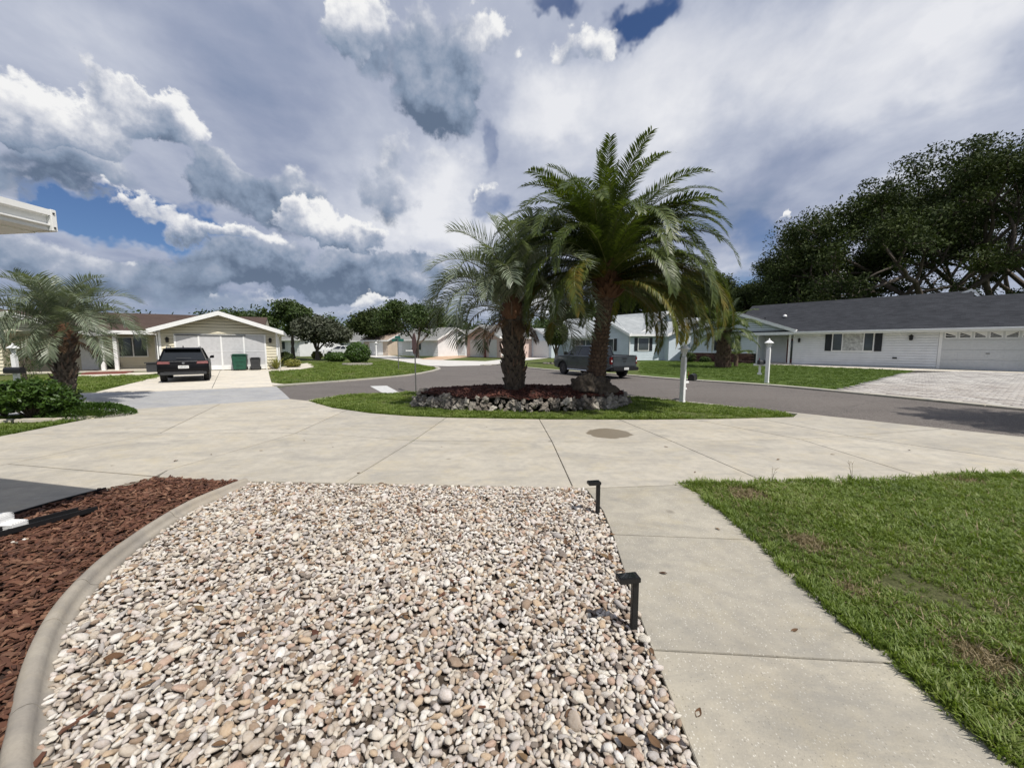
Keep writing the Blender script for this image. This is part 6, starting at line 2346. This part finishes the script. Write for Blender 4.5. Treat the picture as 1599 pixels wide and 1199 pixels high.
# near post in the island
t, s = lamp_post('white lamp post standing on the island lawn beside the rock planter', 1065, 629, 1.74, ra + PI / 2)
q = MB(); q.box(.07, .30, -.035, .035, .56, .62); q.box(.07, .20, -.03, .03, .38, .43); q.build('bracket', M_white, t, bevel=.005)
g = G(1077, 628); mailbox('dark mailbox carried behind the white lamp post on the island lawn', g + Vector((.06, .12, 0)), R(55), 1.0, M_black, .62)
# post in front of the white house
t, s = lamp_post('white lamp post with house mailbox arm at the kerb before the white house', 1197, 598, 1.98, ra)
g = G(1197, 598)
u_ = Vector((math.cos(ra), math.sin(ra), 0))
q = MB(); q.box(-.55, -.07, -.045, .045, .76, .84); q.box(-.34, -.26, -.03, .03, .44, .76); q.box(-.38, -.22, -.04, .04, .36, .44)
q.build('bracket', M_white, t)
mailbox('dark mailbox on the arm of the kerbside lamp post', g - u_ * .42 + Vector((-.06, -.20, 0)), ra + R(60), 1.05, M_dkgrey, .78)
# left one
t, s = lamp_post('white lamp post among the shrubs at the far left edge', 29, 612, 1.75, .2)
g = G(29, 612); mailbox('dark mailbox below the lamp at the far left edge', g + Vector((-.2, -.12, 0)), .1, 1.1, M_black, .62)
# far ones
lamp_post('distant white lamp post in front of the dark red car', 588, 557, 2.3, .3)
g = G(588, 557)
t, s = lamp_post('short distant white post with arm under the stop sign', 648, 560.5, 1.5, .3)
q = MB(); q.box(-1.1, -.06, -.05, .05, 1.0, 1.1); q.build('bracket', M_white, t)
mailbox('dark mailbox on the short distant post under the stop sign', G(643, 560.5), .3, 1.2, M_black, .95)
lamp_post('white lamp post beside the white car', 508, 556, 2.6, .3)

# stop sign seen from the back
def stop_sign():
    g = G(649.5, 612)
    t = thing('stop_sign', 'octagonal sign with faded reddish back on a thin grey pole', 'sign', (g.x, g.y, 0))
    q = MB(); q.tube([(0, 0, -.1), (0, 0, 2.12)], .022, 8); q.build('pole', M_pole, t)
    o = link('sign_plate', None, t)
    q = MB()
    pts = [(.39 * math.cos(PI / 8 + k * PI / 4), .39 * math.sin(PI / 8 + k * PI / 4)) for k in range(8)]
    q.prism(pts, -.004, .004)
    me = q.mesh('sign_plate', M_signback)
    bpy.data.objects.remove(o)
    o = link('sign_plate', me, t)
    o.matrix_local = Matrix.Translation((-.02, -.01, 1.72)) @ Matrix.Rotation(R(-64), 4, 'Z') @ Matrix.Rotation(PI / 2, 4, 'X')
    q = MB()
    for zz in (-.2, .2):
        q.lathe([(.012, 0), (.012, .012)], 6, (0, zz, .005))
    o2 = q.build('bolt', M_pole, o)


M_pole = simple('galvanised_pole', (.20, .20, .19), .5, metal=.6)
M_signback = simple('faded_sign', (.17, .075, .065), .6, var=.15)
M_green = simple('street_sign_green', (.012, .11, .085), .5)
stop_sign()


def street_name_sign():
    g = G(622.5, 577)
    H = CAM_H + (540 - 530) / 604 * g.y
    t = thing('street_name_sign', 'green street name blades crossed on top of a grey pole', 'street sign', (g.x, g.y, 0))
    q = MB(); q.tube([(0, 0, -.1), (0, 0, H)], .03, 8); q.build('pole', M_pole, t)
    for a_, z in ((R(10), H - .05), (R(80), H + .14)):
        q = MB(); q.M = Matrix.Rotation(a_, 4, 'Z'); q.box(-.40, .40, -.006, .006, z - .09, z + .09); q.build('sign_blade', M_green, t)


street_name_sign()
# decorated pole and small things in front of the tan house
g = G(744, 557)
t = thing('yard_pole', 'slim pale pole with a rusty red top in front of the pink-tan house', 'pole', (g.x, g.y, 0))
Hp = CAM_H + 28 / 604 * g.y
q = MB(); q.tube([(0, 0, 0), (0, 0, Hp * .62)], .10, 8); q.build('post', M_white, t)
q = MB(); q.tube([(0, 0, Hp * .62), (0, 0, Hp - .7)], .07, 8); q.build('upper_post', M_redframe, t)
q = MB(); q.lathe([(.12, Hp - .7), (.28, Hp - .5), (.30, Hp - .25), (.16, Hp - .05), (.04, Hp + .1)], 10); q.build('top', M_redframe, t)
q = MB(); q.lathe([(.15, Hp - .5), (.18, Hp - .35), (.12, Hp - .22)], 8, (0, -.2, 0)); q.build('emblem', M_white, t)
g = G(758.5, 555)
t = thing('red_cabinet', 'dark red upright cabinet by the wall of the pink-tan house', 'cabinet', (g.x, g.y + 1, 0))
q = MB(); q.box(-.3, .3, -.2, .2, 0, 1.0); q.build('body', M_redframe, t, bevel=.03); q = MB(); q.box(-.33, .33, -.23, .23, 1.005, 1.06); q.build('lid', M_redframe, t)
g = G(759.5, 556.5)
t = thing('white_tub', 'small white tub on the grass in front of the red cabinet', 'tub', (g.x, g.y, 0))
q = MB(); q.lathe([(.35, 0), (.5, .55), (.55, .56), (.5, .5), (.36, .08)], 12); q.build('tub_shell', M_white, t)
g = G(786, 559)
t = thing('parked_cart', 'small dark and white cart beside the pindo palm trunk, far off', 'cart', (g.x, g.y, 0), .2)
q = MB(); q.box(-.55, .55, -.4, .4, .25, .7); q.build('body', M_white, t, bevel=.08); q = MB(); q.box(-.6, .5, -.42, .42, .72, 1.15); q.build('cover', M_black, t, bevel=.1)
for x in (-.35, .35):
    q = MB(); q.M = Matrix.Translation((x, -.3, .15)) @ Matrix.Rotation(PI / 2, 4, 'X'); q.lathe([(.15, -.05), (.15, .05)], 10); q.build('wheel', M_rubber, t)

# wheelie bins
M_bin = simple('green_bin', (.010, .075, .045), .5, var=.2)


def bin_(label, x_, y_, w_, d_, H, rz, mat, group=None):
    t = thing('wheelie_bin', label, 'bin', (x_, y_, .012), rz, group)
    q = MB()
    a, b = w_ / 2 * .82, d_ / 2 * .8
    q.add([(-a, -b, .06), (a, -b, .06), (a, b, .06), (-a, b, .06), (-w_ / 2, -d_ / 2, H * .9), (w_ / 2, -d_ / 2, H * .9), (w_ / 2, d_ / 2, H * .9), (-w_ / 2, d_ / 2, H * .9)],
          [(0, 1, 5, 4), (1, 2, 6, 5), (2, 3, 7, 6), (3, 0, 4, 7), (0, 3, 2, 1), (4, 5, 6, 7)])
    q.build('body', mat, t, bevel=.03)
    q = MB(); q.box(-w_ / 2 - .03, w_ / 2 + .03, -d_ / 2 - .04, d_ / 2 + .05, H * .9 + .002, H * .95); q.box(-w_ / 2 + .04, w_ / 2 - .04, -d_ / 2 + .04, d_ / 2 - .02, H * .95, H); q.build('lid', mat, t, bevel=.02)
    q = MB(); q.box(-a * .8, a * .8, -d_ / 2 * .97, -d_ / 2 * .9, H * .55, H * .62); q.box(-a * .45, a * .45, -d_ / 2 * .98 + .02, -d_ / 2 * .86 + .02, H * .30, H * .42); q.build('lift_bar', mat, t, bevel=.008)
    for s in (-1, 1):
        q = MB(); q.M = Matrix.Translation((s * (a + .02), b, .12)) @ Matrix.Rotation(PI / 2, 4, 'Y'); q.lathe([(.12, -.03), (.12, .03)], 12); q.build('wheel', M_rubber, t)


bin_('large dark green wheelie bin by the screened garage', -18.26, 25.85, .84, .8, 1.10, R(29), M_bin)
bin_('smaller charcoal wheelie bin to the right of the green one', -17.45, 26.2, .58, .6, .86, R(29), M_dkgrey)

# dry weed stalks at the lawn edge and a few leaves blown onto the concrete
for (x_, y_, h_, lab) in ((1205, 752, .20, 'thin dry weed stalk at the lawn edge, left of its twin'), (1330, 752, .26, 'thin dry weed stalk at the lawn edge, right of its twin')):
    g = G(x_, y_)
    t = thing('weed_stalk', lab, 'weed', (g.x, g.y, 0), 0, 'dry weed stalks at the lawn edge')
    q = MB(); r = random.Random(int(x_))
    for k in range(3):
        a_ = r.uniform(0, 6.28); tx, ty = math.cos(a_) * .05, math.sin(a_) * .05
        q.tube([(0, 0, 0), (tx * .4, ty * .4, h_ * .5), (tx, ty, h_ * (1 - .15 * k))], [.0025, .002, .0012], 4)
        for s in (-1, 1): q.tube([(tx * .8, ty * .8, h_ * .8), (tx + s * .03, ty + s * .01, h_ * .95)], [.0015, .001], 3)
    q.build('stem', M_straw, t)
lx = []
for (x_, y_) in ((475, 690), (408, 706), (560, 741), (520, 700), (1300, 712), (1215, 720), (1085, 740), (690, 700), (330, 712), (1040, 700), (1420, 705), (760, 668), (1120, 830), (1035, 900), (1240, 990), (1090, 1120), (275, 722)):
    g = G(x_, y_); lx.append((g.x, g.y, .028))
k = len(lx); s_ = np.random.default_rng(2).uniform(.03, .07, k)
scatter('blown_leaves', lx, np.stack([np.zeros(k), np.zeros(k), np.linspace(0, 11, k)], 1), np.stack([s_, s_, s_], 1), [4 + i % 4 for i in range(k)], tw, parent=drive)
# ------------------------------------------------------------------ vehicles
def paint(name, col, metal=.3, rough=.25):
    m, t, b = new_mat(name)
    pos = t.new('ShaderNodeTexCoord').outputs['Object']
    n_ = t.noise(pos, 3, 4)
    t.put(b.inputs['Base Color'], t.mix(t.rng(n_, .35, .7), tuple(q * .92 for q in col), tuple(q * 1.08 for q in col)))
    t.put(b.inputs['Roughness'], t.rng(n_, .3, .7, rough, rough * 1.5))
    b.inputs['Metallic'].default_value = metal
    b.inputs['Coat Weight'].default_value = .6 if max(col) > .02 else .12
    b.inputs['Specular IOR Level'].default_value = .5 if max(col) > .02 else .15
    b.inputs['Coat Roughness'].default_value = .06
    return m


P_black = paint('black_car_paint', (.004, .004, .005), .0, .35)
M_tail_lamp = simple('tail_lamp_red', (.11, .004, .004), 0.45, spec=.25)
P_grey = paint('slate_car_paint', (.050, .060, .070), .4, .3)
P_white = paint('white_car_paint', (.70, .71, .72), .0, .3)
P_red = paint('dark_red_car_paint', (.07, .015, .018), .2, .3)
M_plate = simple('licence_plate', (.70, .70, .68), .5, var=.15, scale=30)
M_plate_ink = simple('plate_ink', (.06, .10, .16), .6)


def wheels(t, xs, hw, rad, tw=.22):
    for x in xs:
        for s in (-1, 1):
            wh = link('wheel', None, t)
            wh.location = (x, s * (hw - tw / 2 - .02), rad)
            wh.rotation_euler = (PI / 2 * (-s), 0, 0)
            q = MB(); q.lathe([(rad * .62, -tw / 2), (rad * .93, -tw / 2), (rad, -tw / 3), (rad, tw / 3), (rad * .93, tw / 2), (rad * .62, tw / 2), (rad * .6, tw / 3), (.02, tw / 3 - .03)], 24)
            q.build('tyre', M_rubber, wh)
            q = MB()
            q.lathe([(rad * .60, tw / 3 + .005), (rad * .63, tw / 2 + .003), (rad * .57, tw / 2 + .002), (rad * .54, tw / 3)], 24)
            for k in range(5):
                q.M = Matrix.Rotation(2 * PI * k / 5, 4, 'Z'); q.box(.03, rad * .58, -.035, .035, tw / 3 - .01, tw / 2 - .015)
            q.M = Matrix.Identity(4); q.lathe([(.07, tw / 3), (.06, tw / 2 - .005)], 10)
            q.build('rim', M_rim, wh)


def arch(x, rad, n_=9, z0=.30):
    return [(x + rad * math.cos(PI - PI * k / (n_ - 1)), z0 + rad * math.sin(PI * k / (n_ - 1))) for k in range(n_)]


def loft_profile(prof, hw, insets=((0.0, 0), (.80, 0), (.95, .012), (1.0, .05))):
    """side profile extruded over the width, its rim pulled in towards the sides"""
    q = MB(); n_ = len(prof)
    cx = sum(p[0] for p in prof) / n_; cz = .6
    rows = []
    for f, ins in reversed(insets): rows.append((-f * hw, ins))
    for f, ins in insets[1:]: rows.append((f * hw, ins))
    vs = []
    for y, ins in rows:
        for (x, z) in prof:
            sx = (1 - ins / 2.2) if abs(x - cx) > 1.2 else 1
            vs.append((cx + (x - cx) * sx, y, z - ins * max(0, (z - .55)) * 1.2))
    fs = []
    for i in range(len(rows) - 1):
        for j in range(n_):
            fs.append((i * n_ + j, i * n_ + (j + 1) % n_, (i + 1) * n_ + (j + 1) % n_, (i + 1) * n_ + j))
    fs += [tuple(range(n_)), tuple((len(rows) - 1) * n_ + j for j in range(n_))[::-1]]
    q.add(vs, fs)
    return q


def frustum(x0, x1, X0, X1, z0, z1, w0, w1):
    """(x0,x1,w0) bottom, (X0,X1,w1) top"""
    return [(x0, -w0, z0), (x1, -w0, z0), (x1, w0, z0), (x0, w0, z0), (X0, -w1, z1), (X1, -w1, z1), (X1, w1, z1), (X0, w1, z1)]


FR = [(0, 3, 2, 1), (4, 5, 6, 7), (0, 1, 5, 4), (1, 2, 6, 5), (2, 3, 7, 6), (3, 0, 4, 7)]


def car(name, label, cat, loc, heading, sc, pm_, kind='suv', group=None):
    t = thing(name, label, cat, (loc[0], loc[1], 0), heading, group)
    t.scale = (sc, sc, sc)
    if kind == 'suv': L, hw, belt, roof, wr_, ax = 2.28, .93, 1.02, 1.62, .36, 1.38
    elif kind == 'sedan': L, hw, belt, roof, wr_, ax = 2.35, .90, .92, 1.42, .33, 1.42
    low = [(-L, .42)] + arch(-ax, wr_ + .05, z0=wr_ - .02)[0:] + arch(ax, wr_ + .05, z0=wr_ - .02) + [(L - .02, .36), (L + .02, .62), (L - .08, .84), (L - .55, belt - .02), (L - 1.25, belt + .02)]
    if kind == 'suv': low += [(-L + .35, belt + .06), (-L + .04, belt), (-L - .04, .80), (-L - .05, .60)]
    else: low += [(-L + .75, belt + .04), (-L + .06, belt + .02), (-L - .01, .86), (-L - .05, .60)]
    q = loft_profile(low, hw)
    q.build('body', pm_, t, bevel=.0, smooth=False).data.set_sharp_from_angle(angle=R(32))
    t.children[-1].data.shade_smooth(); t.children[-1].data.set_sharp_from_angle(angle=R(32))
    # greenhouse
    if kind == 'suv': fr = (-L + .10, L - 1.28, -L + .46, L - 2.05)
    else: fr = (-L + .72, L - 1.22, -L + 1.45, L - 2.05)
    q = MB(); q.add(frustum(fr[0], fr[1], fr[2], fr[3], belt - .02, roof - .05, hw - .08, hw - .27), FR)
    q.build('window_glass', M_carglass, t, bevel=.03)
    q = MB(); q.add(frustum(fr[2] - (.10 if kind == 'suv' else .03), fr[3] + .05, fr[2] + .12, fr[3] - .1, roof - .07, roof, hw - .245, hw - .33), FR)
    q.build('roof', pm_, t, bevel=.025)
    q = MB()
    for s in (-1, 1):
        for xa, xb in ((fr[0], fr[2]), (fr[1], fr[3]), ((fr[0] * .45 + fr[1] * .55), (fr[2] * .5 + fr[3] * .5)), (fr[0] * .8 + fr[1] * .2, fr[2] * .85 + fr[3] * .15)):
            q.tube([(xa, s * (hw - .085), belt - .02), (xb, s * (hw - .275), roof - .05)], .036, 5)
    q.build('pillar', pm_, t)
    if kind == 'suv':
        q = MB()
        for s in (-1, 1): q.tube([(fr[2] + .05, s * (hw - .34), roof), (fr[2] + .2, s * (hw - .34), roof + .05), (fr[3] - .2, s * (hw - .34), roof + .05), (fr[3] - .1, s * (hw - .34), roof)], .018, 5)
        q.build('roof_rail', M_chrome, t)
        q = MB(); q.add(frustum(fr[2] - .22, fr[2] + .05, fr[2] - .1, fr[2] + .1, roof - .06, roof - .02, hw - .27, hw - .32), FR); q.build('spoiler', pm_, t, bevel=.012)
        q = MB(); q.tube([(-L + .06, -.3, belt + .10), (-L + .1, .25, belt + .12)], .012, 4); q.build('wiper', M_dkgrey, t)
        q = MB(); q.lathe([(.03, 0), (.015, .08), (.005, .10)], 6, (fr[2] + .2, 0, roof)); q.build('antenna', M_black, t)
    wheels(t, (-ax, ax), hw, wr_)
    for s in (-1, 1):
        q = MB()
        if kind == 'suv': q.add(frustum(-L - .04, -L + .16, -L + .02, -L + .22, belt - .16, belt - .03, hw * .985, hw * .96), FR); q.v = [Vector((v.x, s * (.45 + (abs(v.y) - .45) if v.y * 1 > 0 else .48), v.z)) for v in q.v]
        else: q.box(-L - .03, -L + .15, min(s * .55, s * (hw - .02)), max(s * .55, s * (hw - .02)), belt - .14, belt - .02)
        q.build('tail_lamp', M_tail_lamp, t, bevel=.01)
        q = MB(); q.box(L - .16, L - .005, min(s * .52, s * (hw - .05)), max(s * .52, s * (hw - .05)), .68, .80); q.build('headlight', M_lantern, t, bevel=.02)
        q = MB(); q.add([(L - 1.42, s * (hw - .04), belt + .02), (L - 1.30, s * (hw - .04), belt + .02), (L - 1.32, s * (hw + .18), belt + .03), (L - 1.44, s * (hw + .18), belt + .03),
                         (L - 1.42, s * (hw + .02), belt + .16), (L - 1.33, s * (hw + .02), belt + .16), (L - 1.34, s * (hw + .17), belt + .18), (L - 1.43, s * (hw + .17), belt + .18)], FR)
        q.build('mirror', pm_, t, bevel=.015)
        q = MB()
        for xx in (-.55, .45): q.box(xx - .09, xx + .09, min(s * (hw + .001), s * (hw + .03)), max(s * (hw + .001), s * (hw + .03)), belt - .17, belt - .14)
        q.build('door_handle', M_chrome if pm_ is P_black else pm_, t)
        q = MB(); q.box(-.8, .85, min(s * (hw - .02), s * (hw + .012)), max(s * (hw - .02), s * (hw + .012)), .30, .40); q.build('sill', M_dkgrey, t)
    q = MB(); q.box(-L - .075, -L + .15, -hw + .1, hw - .1, .36, .50); q.build('bumper', M_dkgrey, t, bevel=.02)
    q = MB(); q.box(-L - .082, -L - .055, -.19, .19, .66, .79); pl_ = q.build('licence_plate', M_plate, t)
    q = MB()
    for k in range(6): q.box(-L - .0845, -L - .0825, -.14 + k * .05, -.115 + k * .05, .70, .75)
    q.build('plate_letters', M_plate_ink, pl_)
    q = MB(); q.M = Matrix.Translation((-L - .045, 0, belt - .12)) @ Matrix.Rotation(-PI / 2, 4, 'Y'); q.lathe([(.06, 0), (.05, .012)], 12); q.build('badge', M_chrome, t)
    q = MB(); q.box(L - .03, L + .03, -.5, .5, .42, .62); q.build('grille', M_dkgrey, t, bevel=.01)
    if kind == 'suv':
        q = MB(); q.box(-L - .078, -L - .05, -.70, .70, .505, .525); q.build('chrome_strip', M_rim, t)
        q = MB(); q.box(-L - .052, -L - .03, -hw + .42, hw - .42, belt - .045, belt - .03); q.build('chrome_trim', M_chrome, t)
    return t


cc = math.atan2(.80, -.60)
g = G(285, 597)
car('black_suv', 'black crossover parked with its tail to the street on the pale driveway', 'car', (g.x - 1.20, g.y + 1.75), cc, .97, P_black)
g = G(517, 556)
car('white_car', 'white sedan parked far off beside the low green bush', 'car', (g.x + 1.2, g.y + 1.5), PI * .96, 1.18, P_white, kind='sedan')
g = G(598, 553.5)
car('dark_red_car', 'dark red car parked in front of the small house with pinkish roof', 'car', (g.x, g.y - 3), PI * .05, 1.15, P_red, kind='suv')
g = G(630, 552.5)
car('black_sedan', 'low black car right of the dark red car, behind the street name sign', 'car', (g.x, g.y - 3), PI * .02, .8, P_black, kind='sedan')


def pickup(loc, heading, sc):
    t = thing('pickup_truck', 'slate grey crew-cab pickup truck parked in the street behind the date palm', 'pickup truck', (loc[0], loc[1], 0), heading)
    t.scale = (sc, sc, sc)
    L, hw, wr_ = 2.93, 1.0, .42
    low = [(-L, .62)] + arch(-1.85, wr_ + .08, z0=wr_) + arch(1.85, wr_ + .08, z0=wr_) + [(L - .05, .50), (L, .95), (L - .08, 1.16), (L - .5, 1.26), (L - 1.35, 1.30), (-.95, 1.30), (-L + .02, 1.30), (-L, 1.0)]
    q = loft_profile(low, hw, insets=((0.0, 0), (.86, 0), (.97, .010), (1.0, .045)))
    o = q.build('body', P_grey, t, smooth=True); o.data.set_sharp_from_angle(angle=R(32))
    # flat black sheet stands in for the shade inside the open bed
    q = MB()
    q.box(-L + .09, -1.0, -hw + .10, hw - .10, 1.302, 1.306)
    q.build('bed_shade_sheet', M_black, t)
    q = MB()
    for s in (-1, 1): q.box(-L + .02, -.98, min(s * (hw - .10), s * (hw - .015)), max(s * (hw - .10), s * (hw - .015)), 1.30, 1.345)
    q.build('bed_rail', M_black, t, bevel=.01)
    # cab
    q = MB(); q.add(frustum(-.98, 1.62, -.86, .62, 1.27, 1.86, hw - .07, hw - .24), FR); q.build('window_glass', M_carglass, t, bevel=.03)
    q = MB(); q.add(frustum(-.93, .70, -.80, .50, 1.84, 1.93, hw - .215, hw - .30), FR); q.build('roof', P_grey, t, bevel=.03)
    q = MB()
    for s in (-1, 1):
        for xa, xb, rr in ((-.95, -.84, .075), (1.62, .62, .04), (.28, .05, .04)):
            q.tube([(xa, s * (hw - .085), 1.28), (xb, s * (hw - .25), 1.86)], rr, 5)
    q.build('pillar', P_grey, t)
    wheels(t, (-1.85, 1.85), hw, wr_, .28)
    tg_ = MB(); tg_.box(-L - .035, -L + .005, -hw + .14, hw - .14, .72, 1.30); o = tg_.build('tailgate', P_grey, t, bevel=.02)
    q = MB(); q.box(-L - .055, -L - .036, -.16, .16, 1.14, 1.20); q.build('handle', M_black, o)
    q = MB(); q.box(-L - .045, -L - .036, -.10, .10, .98, 1.03); q.build('badge', M_black, o)
    q = MB(); q.box(-L - .20, -L + .05, -hw + .04, hw - .04, .48, .68); q.build('bumper', M_black, t, bevel=.03)
    q = MB(); q.box(-L - .215, -L - .20, -.17, .17, .53, .66); pl_ = q.build('licence_plate', M_plate, t)
    q = MB()
    for k in range(6): q.box(-L - .2175, -L - .2155, -.12 + k * .043, -.10 + k * .043, .57, .62)
    q.build('plate_letters', M_plate_ink, pl_)
    for s in (-1, 1):
        q = MB(); q.box(-L - .012, -L + .14, min(s * (hw - .13), s * (hw + .004)), max(s * (hw - .13), s * (hw + .004)), .84, 1.26); q.build('tail_lamp', M_tail_lamp, t, bevel=.02)
        q = MB(); q.box(-L - .016, -L - .010, min(s * (hw - .10), s * (hw - .04)), max(s * (hw - .10), s * (hw - .04)), .98, 1.08); q.build('reverse_lamp', M_lantern, t)
        q = MB(); q.box(L - .16, L - .01, min(s * .6, s * (hw - .03)), max(s * .6, s * (hw - .03)), .92, 1.08); q.build('headlight', M_lantern, t, bevel=.02)
        q = MB(); q.box(1.18, 1.36, min(s * (hw + .04), s * (hw + .26)), max(s * (hw + .04), s * (hw + .26)), 1.30, 1.52); q.box(1.22, 1.32, min(s * (hw - .04), s * (hw + .05)), max(s * (hw - .04), s * (hw + .05)), 1.33, 1.38); q.build('mirror', M_black, t, bevel=.02)
        q = MB()
        for xx in (-.45, .62): q.box(xx - .1, xx + .1, min(s * (hw + .001), s * (hw + .03)), max(s * (hw + .001), s * (hw + .03)), 1.10, 1.14)
        q.build('door_handle', M_black, t)
        q = MB()
        for xx in (-.93, .22, 1.28): q.box(xx - .006, xx + .006, min(s * (hw - .02), s * (hw + .0035)), max(s * (hw - .02), s * (hw + .0035)), .56, 1.24)
        q.build('door_seam', M_black, t)
        q = MB(); q.tube([(-1.1, s * (hw - .02), .40), (-1.0, s * (hw + .03), .38), (1.2, s * (hw + .03), .38), (1.3, s * (hw - .02), .40)], .045, 6); q.build('side_step', M_chrome if s > 0 else M_black, t)
        for x in (-1.85, 1.85):
            q = MB(); rr = wr_ + .09
            q.tube([(x + rr * math.cos(PI - PI * k / 10), s * (hw + .0), wr_ + rr * math.sin(PI * k / 10)) for k in range(11)], .03, 5); q.build('wheel_arch', M_black, t)
    q = MB(); q.box(-2.4, 2.4, -.55, .55, .38, .62); q.build('chassis', M_black, t)
    q = MB(); q.box(L - .02, L + .04, -.62, .62, .62, 1.08); q.build('grille', M_black, t, bevel=.02)


hd = R(117)
rr_w = G(971, 588.5)
sc = .87
h = Vector((math.cos(hd), math.sin(hd), 0)); l = Vector((-h.y, h.x, 0))
ctr = rr_w + h * 1.85 * sc + l * .86 * sc
pickup((ctr.x, ctr.y), hd, sc)
